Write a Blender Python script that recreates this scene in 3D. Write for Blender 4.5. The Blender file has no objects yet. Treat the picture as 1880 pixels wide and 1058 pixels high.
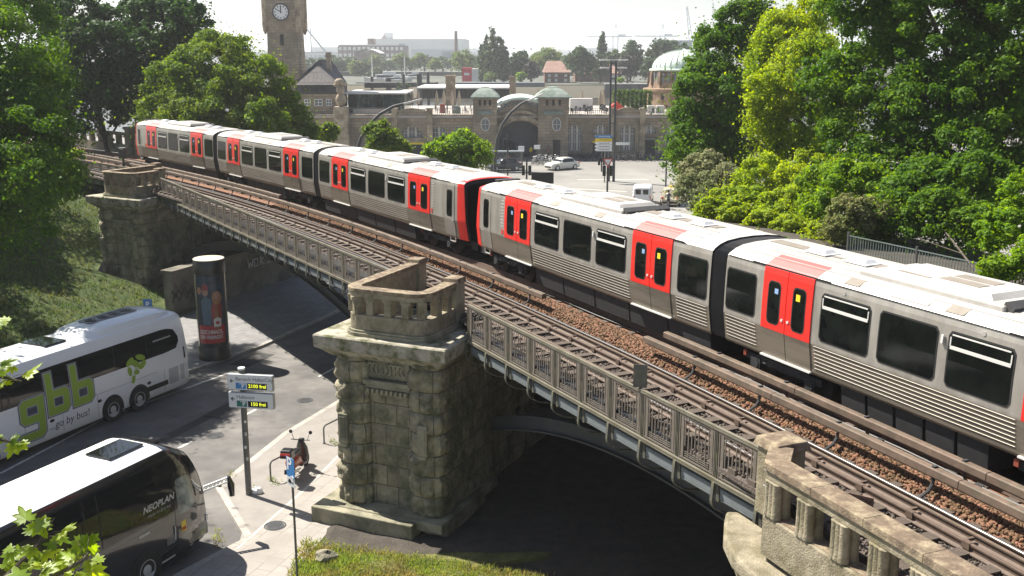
import bpy, math, random
import numpy as np
from mathutils import Vector, Matrix
R_ = math.radians
scene = bpy.context.scene
col = scene.collection
rng = np.random.default_rng(7)
random.seed(7)

# ---------------------------------------------------------------- camera, sky, sun, exposure
CAM = Vector((0, 0, 7.63)); FPX = 1900.0; PITCH = math.atan(431 / FPX)
cd = bpy.data.cameras.new('camera'); cam = bpy.data.objects.new('camera', cd); col.objects.link(cam)
cam.location = CAM; cam.rotation_euler = (R_(90) - PITCH, 0, 0)
cd.sensor_width = 36; cd.lens = FPX / 1880 * 36; cd.clip_start = .1; cd.clip_end = 40000
scene.camera = cam
SUN_EL = 51.0; SUN_VEC = Vector((-.828 * math.cos(R_(SUN_EL)), .561 * math.cos(R_(SUN_EL)), math.sin(R_(SUN_EL))))
w = bpy.data.worlds.new('World'); scene.world = w; w.use_nodes = True
nt = w.node_tree; nt.nodes.clear()
sky = nt.nodes.new('ShaderNodeTexSky'); sky.sky_type = 'NISHITA'; sky.sun_disc = False
sky.sun_elevation = R_(SUN_EL); sky.sun_rotation = math.atan2(SUN_VEC.x, SUN_VEC.y)
sky.air_density = 1.0; sky.dust_density = 1.0; sky.ozone_density = 1.0; sky.altitude = 20
bg = nt.nodes.new('ShaderNodeBackground'); bg.inputs[1].default_value = .05
wo = nt.nodes.new('ShaderNodeOutputWorld')
nt.links.new(sky.outputs[0], bg.inputs[0]); nt.links.new(bg.outputs[0], wo.inputs[0])
sd = bpy.data.lights.new('sun', 'SUN'); sd.energy = 5.0; sd.angle = R_(.5); sd.color = (1, .94, .84)
sun = bpy.data.objects.new('sun', sd); col.objects.link(sun)
sun.rotation_euler = (-SUN_VEC).to_track_quat('-Z', 'Y').to_euler(); sun.location = (-40, 30, 60)
scene.view_settings.view_transform = 'Standard'; scene.view_settings.look = 'None'
scene.view_settings.exposure = 1.2; scene.view_settings.gamma = 1
scene.cycles.use_denoising = True
scene.cycles.max_bounces = 7; scene.cycles.diffuse_bounces = 3; scene.cycles.glossy_bounces = 3
scene.cycles.transmission_bounces = 4; scene.cycles.transparent_max_bounces = 8; scene.cycles.volume_bounces = 3
scene.cycles.sample_clamp_indirect = 6
try: scene.cycles.denoiser = 'OPENIMAGEDENOISE'
except Exception: pass

def ray(u, v):
    x = (u - 940) / FPX; y = -(v - 529) / FPX; c, s = math.cos(PITCH), math.sin(PITCH)
    return Vector((x, c + y * s, -s + y * c))
def G(u, v, z=-6.65):                       # the place on a level surface
    d = ray(u, v); return CAM + d * ((z - CAM.z) / d.z)
def D(u, v, Y):                             # the place at a given distance
    d = ray(u, v); return CAM + d * (Y / d.y)

# ---------------------------------------------------------------- materials
MATS = {}
def mat(name, colr, rough=.7, metal=0., var=.18, vs=1.5, bump=0., bs=12., col2=None, mixs=None, mixlo=.45, mixhi=.62, spec=.5, coat=0.,
        brick=None, stretch=None, island=0., transl=0., emis=0., alpha=None):
    if name in MATS: return MATS[name]
    m = bpy.data.materials.new(name); m.use_nodes = True; MATS[name] = m
    nt = m.node_tree; nd = nt.nodes; lk = nt.links
    bs_ = nd['Principled BSDF']; out = nd['Material Output']
    bs_.inputs['Roughness'].default_value = rough; bs_.inputs['Metallic'].default_value = metal
    bs_.inputs['Specular IOR Level'].default_value = spec; bs_.inputs['Coat Weight'].default_value = coat
    tc = nd.new('ShaderNodeTexCoord'); src = tc.outputs['Object']
    if stretch:
        mp = nd.new('ShaderNodeMapping'); mp.inputs['Scale'].default_value = stretch
        lk.new(src, mp.inputs[0]); nsrc = mp.outputs[0]
    else: nsrc = src
    cur = None
    rgb = nd.new('ShaderNodeRGB'); rgb.outputs[0].default_value = (*colr, 1); cur = rgb.outputs[0]
    if brick:                               # (mapping rotation z, scale, mortar colour, mortar size, row height)
        mp = nd.new('ShaderNodeMapping'); mp.inputs['Rotation'].default_value = brick.get('rot', (0, 0, 0))
        lk.new(tc.outputs['UV'] if brick.get('uv') else src, mp.inputs[0])
        b = nd.new('ShaderNodeTexBrick'); lk.new(mp.outputs[0], b.inputs['Vector'])
        b.inputs['Color1'].default_value = (*colr, 1); b.inputs['Color2'].default_value = (*[c * brick.get('k', .75) for c in colr], 1)
        b.inputs['Mortar'].default_value = (*brick['mortar'], 1); b.inputs['Scale'].default_value = 1
        b.inputs['Mortar Size'].default_value = brick.get('ms', .012); b.inputs['Brick Width'].default_value = brick['w']
        b.inputs['Row Height'].default_value = brick['h']; b.inputs['Mortar Smooth'].default_value = .1
        cur = b.outputs['Color']
    if col2 is not None:
        n2 = nd.new('ShaderNodeTexNoise'); n2.inputs['Scale'].default_value = mixs or vs; n2.inputs['Detail'].default_value = 6
        n2.inputs['Roughness'].default_value = .62
        lk.new(nsrc, n2.inputs['Vector']); mr = nd.new('ShaderNodeMapRange')
        mr.inputs[1].default_value = mixlo; mr.inputs[2].default_value = mixhi; lk.new(n2.outputs[0], mr.inputs[0])
        mx = nd.new('ShaderNodeMix'); mx.data_type = 'RGBA'; lk.new(mr.outputs[0], mx.inputs[0]); lk.new(cur, mx.inputs[6])
        mx.inputs[7].default_value = (*col2, 1); cur = mx.outputs[2]
    if var > 0:
        n1 = nd.new('ShaderNodeTexNoise'); n1.inputs['Scale'].default_value = vs; n1.inputs['Detail'].default_value = 8
        n1.inputs['Roughness'].default_value = .65; lk.new(nsrc, n1.inputs['Vector'])
        mr = nd.new('ShaderNodeMapRange'); mr.inputs[1].default_value = .3; mr.inputs[2].default_value = .7
        mr.inputs[3].default_value = 1 - var; mr.inputs[4].default_value = 1 + var; lk.new(n1.outputs[0], mr.inputs[0])
        vm = nd.new('ShaderNodeVectorMath'); vm.operation = 'SCALE'; lk.new(cur, vm.inputs[0]); lk.new(mr.outputs[0], vm.inputs['Scale'])
        cur = vm.outputs[0]
    if island > 0:
        gi = nd.new('ShaderNodeNewGeometry'); hs = nd.new('ShaderNodeHueSaturation'); mr = nd.new('ShaderNodeMapRange')
        lk.new(gi.outputs['Random Per Island'], mr.inputs[0]); mr.inputs[3].default_value = 1 - island; mr.inputs[4].default_value = 1 + island
        lk.new(mr.outputs[0], hs.inputs['Value']); mr2 = nd.new('ShaderNodeMapRange'); lk.new(gi.outputs['Random Per Island'], mr2.inputs[0])
        mr2.inputs[3].default_value = .5 + .035 * island; mr2.inputs[4].default_value = .5 - .05 * island
        lk.new(mr2.outputs[0], hs.inputs['Hue']); lk.new(cur, hs.inputs['Color']); cur = hs.outputs[0]
    lk.new(cur, bs_.inputs['Base Color'])
    if bump > 0:
        nb = nd.new('ShaderNodeTexNoise'); nb.inputs['Scale'].default_value = bs; nb.inputs['Detail'].default_value = 5
        lk.new(nsrc, nb.inputs['Vector']); bp = nd.new('ShaderNodeBump'); bp.inputs['Strength'].default_value = 1
        bp.inputs['Distance'].default_value = bump; lk.new(nb.outputs[0], bp.inputs['Height']); lk.new(bp.outputs[0], bs_.inputs['Normal'])
    if emis > 0:
        bs_.inputs['Emission Color'].default_value = (*colr, 1); bs_.inputs['Emission Strength'].default_value = emis
    if alpha is not None: bs_.inputs['Alpha'].default_value = alpha
    if transl > 0:
        tr = nd.new('ShaderNodeBsdfTranslucent'); ms = nd.new('ShaderNodeMixShader'); ms.inputs[0].default_value = transl
        hs = nd.new('ShaderNodeHueSaturation'); hs.inputs['Hue'].default_value = .485; hs.inputs['Saturation'].default_value = 1.1
        hs.inputs['Value'].default_value = 1.7; lk.new(cur, hs.inputs['Color']); lk.new(hs.outputs[0], tr.inputs[0])
        lk.new(bs_.outputs[0], ms.inputs[1]); lk.new(tr.outputs[0], ms.inputs[2]); lk.new(ms.outputs[0], out.inputs[0])
    return m

# ---------------------------------------------------------------- mesh builder and object tree
class MB:
    def __init__(s): s.v = []; s.f = []; s.m = []; s.mats = []; s.k = 0
    def use(s, m):
        if m not in s.mats: s.mats.append(m)
        s.k = s.mats.index(m); return s
    def add(s, vs, fs):
        o = len(s.v); s.v += [tuple(p) for p in vs]
        for f in fs: s.f.append([i + o for i in f]); s.m.append(s.k)
        return s
    def box(s, c, d, rz=0., top=(1, 1), ry=0.):
        x, y, z = [q / 2 for q in d]; ca, sa = math.cos(rz), math.sin(rz); vs = []
        for k, zz in enumerate((-z, z)):
            t = (1, 1) if k == 0 else top
            for a, b in ((-x, -y), (x, -y), (x, y), (-x, y)):
                a, b = a * t[0], b * t[1]
                a2, z2 = a * math.cos(ry) + zz * math.sin(ry), -a * math.sin(ry) + zz * math.cos(ry)
                vs.append((c[0] + a2 * ca - b * sa, c[1] + a2 * sa + b * ca, c[2] + z2))
        return s.add(vs, [(3, 2, 1, 0), (4, 5, 6, 7), (0, 1, 5, 4), (1, 2, 6, 5), (2, 3, 7, 6), (3, 0, 4, 7)])
    def bar(s, p0, p1, wd, ht, up=(0, 0, 1)):  # box beam between two points
        p0, p1 = Vector(p0), Vector(p1); d = (p1 - p0)
        if d.length < 1e-6: return s
        d.normalize(); u = Vector(up); r = d.cross(u)
        if r.length < 1e-4: r = d.cross(Vector((1, 0, 0)))
        r.normalize(); u = r.cross(d); r = r * wd / 2; u = u * ht / 2
        vs = [p + a * r + b * u for p in (p0, p1) for a, b in ((-1, -1), (1, -1), (1, 1), (-1, 1))]
        return s.add(vs, [(3, 2, 1, 0), (4, 5, 6, 7), (0, 1, 5, 4), (1, 2, 6, 5), (2, 3, 7, 6), (3, 0, 4, 7)])
    def tube(s, pts, r, n=8):
        pts = [Vector(p) for p in pts]; rs = r if isinstance(r, (list, tuple)) else [r] * len(pts); o = len(s.v); prev = None
        for i, p in enumerate(pts):
            d = (pts[min(i + 1, len(pts) - 1)] - pts[max(i - 1, 0)])
            d = d.normalized() if d.length > 1e-9 else Vector((0, 0, 1))
            a = prev if prev is not None else (Vector((0, 0, 1)) if abs(d.z) < .9 else Vector((1, 0, 0)))
            u = (a - d * a.dot(d)); u = u.normalized() if u.length > 1e-6 else d.orthogonal().normalized()
            prev = u; q = d.cross(u)
            for k in range(n):
                t = 2 * math.pi * k / n; s.v.append(tuple(p + (u * math.cos(t) + q * math.sin(t)) * rs[i]))
        for i in range(len(pts) - 1):
            for k in range(n):
                a = o + i * n + k; b = o + i * n + (k + 1) % n; s.f.append([a, b, b + n, a + n]); s.m.append(s.k)
        s.f.append([o + k for k in range(n)][::-1]); s.m.append(s.k)
        e = o + (len(pts) - 1) * n; s.f.append([e + k for k in range(n)]); s.m.append(s.k)
        return s
    def prism(s, poly, z0, z1, f=None):     # outline in x,y pulled up (f maps a local point to its place)
        n = len(poly); f = f or (lambda x, y, z: (x, y, z))
        vs = [f(x, y, z0) for x, y in poly] + [f(x, y, z1) for x, y in poly]
        return s.add(vs, [list(range(n))[::-1], list(range(n, 2 * n))] + [[i, (i + 1) % n, n + (i + 1) % n, n + i] for i in range(n)])
    def lathe(s, prof, c=(0, 0, 0), n=24, a0=0., a1=2 * math.pi):
        full = abs(a1 - a0 - 2 * math.pi) < 1e-6; k = n if full else n + 1; o = len(s.v)
        for r, z in prof:
            for i in range(k):
                t = a0 + (a1 - a0) * i / n; s.v.append((c[0] + r * math.cos(t), c[1] + r * math.sin(t), c[2] + z))
        for j in range(len(prof) - 1):
            for i in range(n):
                a = o + j * k + i; b = o + j * k + (i + 1) % k; s.f.append([a, b, b + k, a + k]); s.m.append(s.k)
        return s
    def grid(s, P, flip=False):             # P[i][j] points
        ni, nj = len(P), len(P[0]); o = len(s.v)
        for row in P: s.v += [tuple(p) for p in row]
        for i in range(ni - 1):
            for j in range(nj - 1):
                a = o + i * nj + j; q = [a, a + 1, a + nj + 1, a + nj]; s.f.append(q[::-1] if flip else q); s.m.append(s.k)
        return s
    def sphere(s, c, r, n=12, sc=(1, 1, 1)):
        rows = []
        for j in range(n // 2 + 1):
            t = math.pi * j / (n // 2); rows.append([(c[0] + r * sc[0] * max(math.sin(t), 1e-3) * math.cos(2 * math.pi * i / n), c[1] + r * sc[1] * max(math.sin(t), 1e-3) * math.sin(2 * math.pi * i / n),
                         c[2] - r * sc[2] * math.cos(t)) for i in range(n + 1)])
        return s.grid(rows, True)
    def mesh(s, me, f=None):                # take in another mesh's faces
        f = f or (lambda p: p)
        return s.add([f(v.co) for v in me.vertices], [list(p.vertices) for p in me.polygons])
    def build(s, name, m=None, parent=None, smooth=False, bevel=0., label=None, world=False, weld=False):
        me = bpy.data.meshes.new(name); vs = s.v
        if world and parent is not None:
            o = parent.location; ca, sa = math.cos(-parent.rotation_euler.z), math.sin(-parent.rotation_euler.z)
            vs = [((x - o.x) * ca - (y - o.y) * sa, (x - o.x) * sa + (y - o.y) * ca, z - o.z) for x, y, z in vs]
        me.from_pydata(vs, [], s.f)
        if s.mats:
            for q in s.mats: me.materials.append(q)
            me.polygons.foreach_set('material_index', s.m)
        elif m: me.materials.append(m)
        if smooth: me.polygons.foreach_set('use_smooth', [True] * len(s.f))
        if getattr(s, 'uv', None):
            ul = me.uv_layers.new(name='UVMap'); ul.data.foreach_set('uv', [c for l in me.loops for c in s.uv[l.vertex_index]])
        me.update(); ob = bpy.data.objects.new(name, me); col.objects.link(ob)
        if parent is not None: ob.parent = parent
        if smooth:
            try: me.set_sharp_from_angle(angle=R_(38))
            except Exception: pass
        if bevel > 0:
            b = ob.modifiers.new('bevel', 'BEVEL'); b.width = bevel; b.segments = 2; b.limit_method = 'ANGLE'; b.angle_limit = R_(40)
        if label: ob['label'] = label
        return ob

def npmesh(name, V, F, m, parent=None, smooth=False):   # fast path for very many equal faces
    me = bpy.data.meshes.new(name); k = F.shape[1]
    me.vertices.add(len(V)); me.vertices.foreach_set('co', V.astype(np.float32).ravel())
    me.loops.add(F.size); me.loops.foreach_set('vertex_index', F.astype(np.int32).ravel())
    me.polygons.add(len(F)); me.polygons.foreach_set('loop_start', (np.arange(len(F)) * k).astype(np.int32))
    me.polygons.foreach_set('loop_total', np.full(len(F), k, np.int32))
    if smooth: me.polygons.foreach_set('use_smooth', np.ones(len(F), bool))
    me.update(calc_edges=True); me.materials.append(m)
    ob = bpy.data.objects.new(name, me); col.objects.link(ob)
    if parent is not None: ob.parent = parent
    return ob

def tag(o, label=None, cat=None, group=None, kind=None):
    if label: o['label'] = label
    if cat: o['category'] = cat
    if group: o['group'] = group
    if kind: o['kind'] = kind
    return o
def thing(name, label, cat, loc=(0, 0, 0), rz=0., group=None):
    o = bpy.data.objects.new(name, None); col.objects.link(o); o.location = loc; o.rotation_euler = (0, 0, rz)
    o.empty_display_size = .3
    return tag(o, label, cat, group)
def struct(name, mb, m): return tag(mb.build(name, m), kind='structure')
def dup(root, loc=None, rz=None, label=None, sc=None):
    r = root.copy(); col.objects.link(r)
    if loc is not None: r.location = loc
    if rz is not None: r.rotation_euler = (0, 0, rz)
    if sc is not None: r.scale = (sc, sc, sc)
    if label: r['label'] = label
    for ch in list(root.children):
        c = ch.copy(); col.objects.link(c); c.parent = r
        for g in list(ch.children):
            d = g.copy(); col.objects.link(d); d.parent = c
    return r
def text_mesh(txt, size, ex=0., align='CENTER', shear=0., bold=0.):
    cu = bpy.data.curves.new('lettering', 'FONT'); cu.body = txt; cu.size = size; cu.extrude = ex; cu.align_x = align; cu.align_y = 'CENTER'
    cu.shear = shear; cu.offset = bold; cu.resolution_u = 3
    ob = bpy.data.objects.new('lettering', cu); col.objects.link(ob)
    bpy.context.view_layer.update()
    me = bpy.data.meshes.new_from_object(ob.evaluated_get(bpy.context.evaluated_depsgraph_get()))
    bpy.data.objects.remove(ob); return me
def shape_mesh(loops, off=0.):              # flat filled shape with holes from closed outlines
    cu = bpy.data.curves.new('shape', 'CURVE'); cu.dimensions = '2D'; cu.fill_mode = 'BOTH'; cu.offset = off
    for lp in loops:
        sp = cu.splines.new('POLY'); sp.points.add(len(lp) - 1); sp.use_cyclic_u = True
        for i, (x, y) in enumerate(lp): sp.points[i].co = (x, y, 0, 1)
    ob = bpy.data.objects.new('shape', cu); col.objects.link(ob); bpy.context.view_layer.update()
    me = bpy.data.meshes.new_from_object(ob.evaluated_get(bpy.context.evaluated_depsgraph_get()))
    bpy.data.objects.remove(ob); return me
def rrect(x0, y0, x1, y1, r, n=4):
    P = []
    for cx, cy, a in ((x1 - r, y0 + r, -90), (x1 - r, y1 - r, 0), (x0 + r, y1 - r, 90), (x0 + r, y0 + r, 180)):
        for k in range(n + 1):
            t = R_(a + 90 * k / n); P.append((cx + r * math.cos(t), cy + r * math.sin(t)))
    return P

# common materials
M_ = lambda n: MATS[n]
mat('stone', (.30, .275, .195), .9, var=.3, vs=1.3, bump=.02, bs=16, col2=(.155, .15, .10), mixs=1.1)
mat('stone_blocks', (.32, .285, .195), .92, var=.42, vs=1.9, bump=.05, bs=11, col2=(.12, .12, .07), mixs=1.3, brick=dict(uv=True, w=.78, h=.66, mortar=(.07, .065, .045), ms=.014, k=.78))
mat('stone_pale', (.27, .235, .165), .9, var=.3, vs=4, bump=.02, bs=30, col2=(.16, .14, .085), mixs=2.2)
mat('coping', (.17, .125, .085), .9, var=.35, vs=6, bump=.015, bs=35, col2=(.27, .22, .145), mixs=3.0)
mat('mossy_cap', (.36, .33, .265), .92, var=.3, vs=3, bump=.012, bs=22, col2=(.10, .105, .04), mixs=2.2)
mat('rust', (.17, .10, .07), .8, var=.35, vs=4, bump=.003, bs=60)
mat('cover', (.145, .10, .072), .75, var=.3, vs=2.2, col2=(.10, .08, .055), mixs=4)
mat('rail_top', (.62, .60, .57), .25, metal=.9, var=.1)
mat('rail_side', (.11, .075, .055), .7, var=.25, vs=8)
mat('sleeper', (.11, .085, .068), .9, var=.35, vs=6, bump=.008, bs=50, stretch=(1, 9, 9), island=.25)
mat('ballast_brown', (.165, .095, .05), .95, var=.35, vs=14, bump=.03, bs=22, island=.5)
mat('ballast_dark', (.105, .085, .07), .95, var=.4, vs=14, bump=.03, bs=22, island=.5)
mat('green_grey', (.095, .095, .08), .65, var=.18, vs=5, col2=(.15, .14, .09), mixs=3)
mat('railing_grey', (.15, .13, .108), .6, var=.18, vs=7, col2=(.14, .12, .095), mixs=5)
mat('rail_cap', (.175, .16, .12), .6, var=.25, vs=5, col2=(.12, .105, .07), mixs=2.5)
mat('girder_panel', (.15, .17, .18), .55, var=.12, vs=3)
mat('steel_dark', (.045, .047, .05), .6, var=.2)
mat('black', (.012, .012, .013), .5, var=.1)
mat('asphalt', (.115, .11, .106), .9, var=.2, vs=1.3, bump=.004, bs=60, col2=(.18, .17, .158), mixs=.3)
mat('plaza_asphalt', (.21, .20, .185), .92, var=.1, vs=.4, col2=(.26, .25, .23), mixs=.09)
mat('road_paint', (.55, .54, .50), .8, var=.3, vs=6)
mat('slabs', (.35, .32, .29), .92, var=.1, vs=1.2, col2=(.29, .265, .235), mixs=.7, brick=dict(w=.75, h=.5, mortar=(.19, .17, .15), ms=.012, k=.9, rot=(0, 0, R_(-71))))
mat('far_slabs', (.24, .235, .235), .9, var=.12, vs=1.5, brick=dict(w=.6, h=.35, mortar=(.14, .14, .14), ms=.014, k=.85, rot=(0, 0, R_(-66))))
mat('kerb', (.40, .37, .33), .9, var=.2, vs=3, brick=dict(w=1., h=3., mortar=(.2, .18, .16), ms=.012, k=.9, rot=(0, 0, R_(-71))))
mat('grass_soil', (.10, .105, .03), 1, var=.4, vs=2.5, bump=.05, bs=9, col2=(.16, .15, .05), mixs=1.1)
mat('dirt', (.065, .055, .045), 1, var=.35, vs=2, bump=.03, bs=14)
mat('pole', (.13, .13, .125), .5, metal=.3, var=.2, vs=6)
mat('white_paint', (.78, .78, .77), .4, var=.04)
mat('glass_dark', (.012, .015, .017), .06, var=.05, spec=.6)
mat('rubber', (.02, .02, .02), .85, var=.2)
mat('bark', (.10, .08, .06), .95, var=.35, vs=6, bump=.02, bs=20)
# ---------------------------------------------------------------- the ground, roads, pavements, water
ZG = -6.65
mb = MB(); mb.add([(-2000, -60, ZG), (2000, -60, ZG), (2000, 188, ZG), (-2000, 188, ZG)], [(0, 1, 2, 3)])
mb.add([(-2000, 188, ZG), (2000, 188, ZG), (2000, 188, -9.2), (-2000, 188, -9.2)], [(3, 2, 1, 0)])
struct('plaza', mb, M_('plaza_asphalt'))
mb = MB(); mb.add([(-3000, 188, -9), (3000, 188, -9), (3000, 401, -9), (-3000, 401, -9)], [(0, 1, 2, 3)])
mat('water', (.09, .085, .06), .12, var=.15, vs=.3, bump=.15, bs=.8)
struct('river', mb, M_('water'))
mb = MB(); mb.add([(-15000, 400, -4), (15000, 400, -4), (15000, 30000, -4), (-15000, 30000, -4)], [(0, 1, 2, 3)])
mat('far_land', (.10, .105, .085), 1, var=.3, vs=.02)
struct('far_bank', mb, M_('far_land'))

def strip(P, Q, z, m, name, kind='structure', mbx=None, h=0):
    mb = mbx or MB(); n = len(P)
    mb.add([(*p, z) for p in P] + [(*q, z) for q in Q], [(i, i + 1, n + i + 1, n + i) for i in range(n - 1)])
    if mbx: return
    o = mb.build(name, m); o['kind'] = kind; return o
# the street under the viaduct
near = [(-17.6, 8.), (-15.6, 16.), (-8.9, 27.2), (-8.0, 28.6), (-9.95, 32.33), (-8.76, 37.4), (-7.3, 41.2), (-4.4, 50.5), (-.6, 62.), (4., 76.)]
farl = [(-31.5, 8.), (-28.2, 16.), (-21.8, 30.4), (-19.6, 35.), (-17.6, 39.6), (-14.72, 45.36), (-12.38, 49.6), (-10.4, 54.9), (-6.4, 66.2), (-2.5, 78.)]
strip(farl, near, ZG + .004, M_('asphalt'), 'street')
def kerb(L, side, name, m):
    mb = MB()
    for a, b in zip(L[:-1], L[1:]):
        a, b = Vector((*a, 0)), Vector((*b, 0)); d = (b - a).normalized(); nrm = Vector((d.y, -d.x, 0)) * side
        q = [a, b, b + nrm * .22, a + nrm * .22]
        mb.add([(p.x, p.y, ZG - .02) for p in q] + [(p.x, p.y, ZG + .125) for p in q], [(4, 5, 6, 7), (0, 1, 5, 4), (1, 2, 6, 5), (2, 3, 7, 6), (3, 0, 4, 7)])
    return struct(name, mb, m)
kerb(near, 1, 'kerb_near', M_('kerb')); kerb(farl, -1, 'kerb_far', M_('kerb'))
nin = [(-8., 8.), (-7., 16.), (-6.2, 26.), (-5.7, 28.4), (-5.2, 31.), (-3.2, 36.5), (-1.2, 41.), (1.5, 49.), (6., 60.), (11., 74.)]
def shift(L, side, d):
    out = []
    for i, p in enumerate(L):
        a = Vector(L[max(i - 1, 0)]); b = Vector(L[min(i + 1, len(L) - 1)]); t = (b - a).normalized(); out.append((p[0] + t.y * side * d, p[1] - t.x * side * d))
    return out
strip(shift(near, 1, .16), nin, ZG + .12, M_('slabs'), 'pavement_near')
fin = [(-33., 8.), (-31., 16.), (-26.4, 30.2), (-24.4, 36.2), (-22.6, 41.), (-20.6, 46.4), (-18.9, 52.5), (-17.6, 57.), (-13.6, 66.), (-9.5, 78.)]
strip(fin, shift(farl, -1, .16), ZG + .12, M_('far_slabs'), 'pavement_far')
# painted lines on the street and the pavement
mb = MB()
def paint(a, b, wd, z=ZG + .008):
    a, b = Vector((*a, z)), Vector((*b, z)); d = (b - a).normalized(); n = Vector((-d.y, d.x, 0)) * wd / 2
    mb.add([a - n, b - n, b + n, a + n], [(0, 1, 2, 3)])
paint((-17.83, 33.71), (-16.25, 39.53), .13); paint((-16.25, 39.53), (-12.97, 45.36), .13)
for a, b in (((585, 692), (618, 674)), ((445, 765), (470, 752)), ((326, 824), (352, 811))): p, q = G(*a), G(*b); paint((p.x, p.y), (q.x, q.y), .12)
p, q = G(500, 600), G(630, 560); paint((p.x, p.y), (q.x, q.y), .1)
struct('road_lines', mb, M_('road_paint'))
mb = MB(); z = ZG + .124
p, q, r = G(435, 1008, z), G(560, 898, z), G(626, 832, z)
mat('pale_strip', (.48, .45, .41), .9, var=.15, vs=4)
paint((p.x, p.y), (q.x, q.y), .09, z); paint((q.x, q.y), (r.x, r.y), .09, z)
struct('pavement_line', mb, M_('pale_strip'))
# darker strip for bicycles between the kerb and the pale line, repair patches, drain covers
mat('cycle_asphalt', (.26, .24, .22), .93, var=.16, vs=1.1, bump=.003, bs=70, col2=(.26, .24, .22), mixs=.6)
KN = [(-8.25, 29.6), (-9.72, 32.35), (-8.56, 37.35), (-7.12, 41.15), (-6.2, 44.)]; z = ZG + .1225
mb = MB(); LN = [(p.x, p.y), ((p.x + q.x) / 2, (p.y + q.y) / 2), (q.x, q.y), (r.x, r.y), (r.x + (r.x - q.x) * 1.2, r.y + (r.y - q.y) * 1.2)]
mb.add([(*a_, z) for a_ in KN] + [(*b_, z) for b_ in LN], [(i, i + 5, i + 6, i + 1) for i in range(4)]); struct('cycle_path', mb, M_('cycle_asphalt'))
mat('patch_dark', (.055, .053, .052), .92, var=.15, vs=2); mat('patch_light', (.14, .133, .125), .92, var=.15, vs=2)
for k_, (x_, y_, w_, h_, m_) in enumerate(((-11.5, 41., .9, 3.4, 'patch_dark'), (-10.4, 44.6, 1.4, 1.0, 'patch_light'), (-13.2, 37., .5, 5.5, 'patch_dark'), (-8.8, 48., .7, 4., 'patch_light'), (-12.4, 47.5, 1.1, 2.2, 'patch_dark'))):
    mb = MB(); a_ = R_(-21); c_, s_ = math.cos(a_), math.sin(a_); mb.add([(x_ + u_ * w_ / 2 * c_ - v_ * h_ / 2 * s_, y_ + u_ * w_ / 2 * s_ + v_ * h_ / 2 * c_, ZG + .0065) for u_, v_ in ((-1, -1), (1, -1.04), (.96, 1), (-1.03, .98))], [(0, 1, 2, 3)]); struct('road_patch', mb, M_(m_))
for u_, v_, zz_, lb in ((395, 800, ZG + .01, 'round iron drain cover in the shaded road left of the guide post'), (560, 735, ZG + .01, 'round iron drain cover in the sunlit road near the pier'), (505, 965, ZG + .128, 'round iron cover in the pavement below the scooter')):
    c_ = G(u_, v_, zz_); mb = MB(); mb.lathe([(.0, .004), (.27, .004), (.27, -.01)], n=24); mb.lathe([(.29, .002), (.34, .002), (.34, -.01)], n=24)
    for i in range(5): mb.box((0, -.16 + i * .08, .007), (.36, .02, .006))
    o = mb.build('drain_cover', M_('steel_dark')); o.location = (c_.x, c_.y, zz_); tag(o, lb, 'drain cover', 'iron drain covers')
# plaza lanes, bus stop paint far away
mb = MB()
for a, b in (((1060, 330), (1190, 330)), ((1020, 345), (1150, 352)), ((1150, 385), (1280, 372))):
    p, q = G(*a), G(*b); paint((p.x, p.y), (q.x, q.y), .35, ZG + .006)
struct('plaza_lines', mb, M_('road_paint'))
# grass slope on the left, gently rising
def hgt(x, y):
    d = -(x + 22.9) * .91 + (y - 45.) * .41 ; d = ((-22.9 + (y - 45) * .42) - x) * .9
    return -6.5 + .30 * max(0, d - .4) + .12 * math.sin(x * .9) * math.cos(y * .7) * min(1, max(0, d) / 3)
rows = []
for i in range(60):
    y = 18 + i * .95; x0 = -23.2 + (y - 45) * .42
    if y > 58: x0 = min(x0, -23.9 - (y - 58) * .2)
    rows.append([(x0 - j * .8, y, hgt(x0 - j * .8, y)) for j in range(36)])
mb = MB(); mb.grid(rows); mat('lawn', (.045, .075, .016), 1, var=.4, vs=3, bump=.06, bs=10, col2=(.085, .10, .028), mixs=.8)  # lawn darkened in its colour for the tree shade on the slope
struct('grass_slope', mb, M_('lawn'))
# the dark earth under and beside the bridge, the sunny grass in front of the pier
rows = []
for i in range(40):
    y = 14 + i * .8; row = []
    for j in range(44):
        xl = -6.1 + max(0, y - 29) * .42; x = xl + j * .62; hh = -6.50 + .06 * math.sin(x * 1.7 + y) * math.cos(y * 1.3 - x) + max(0, x - 12) * .25
        row.append((x, y, hh if j else -6.64))
    rows.append(row)
mb = MB(); mb.grid(rows, True); struct('earth', mb, M_('dirt'))
rows = []
for i in range(26):
    y = 20.5 + i * .288; xl = -6.3 + i * .02; row = []
    for j in range(40):
        x = xl + j * .21; x = xl + (x - xl) * (.8 + .12 * math.sin(y * 2.3) + .10 * math.sin(y * 5.1 + 1) + .05 * math.sin(y * 11)); row.append((x, y, (-6.42 + .05 * math.sin(x * 2 + y * 1.4) * math.cos(y * 2.1 - x)) if 0 < j < 39 and 0 < i < 25 else -6.63))
    rows.append(row)
mb = MB(); mb.grid(rows, True); struct('grass_ground', mb, M_('grass_soil'))
# the far side embankment behind the train
rows = []
for i in range(26):
    a = .36 + i * .014; row = []
    for o, zz in ((7.0, -6.6), (7.1, .1), (8.6, .7), (12, 1.0), (18, .5), (26, -2.5), (36, -6.6)):
        if a > .52: zz = -6.6 + (zz + 6.6) * max(0, 1 - (a - .52) / .09)
        row.append((-173.37 + (196.38 + o) * math.cos(a), -60.34 + (196.38 + o) * math.sin(a), zz - .02))
    rows.append(row)
mb = MB(); mb.grid(rows, True); struct('embankment', mb, M_('dirt'))
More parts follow.
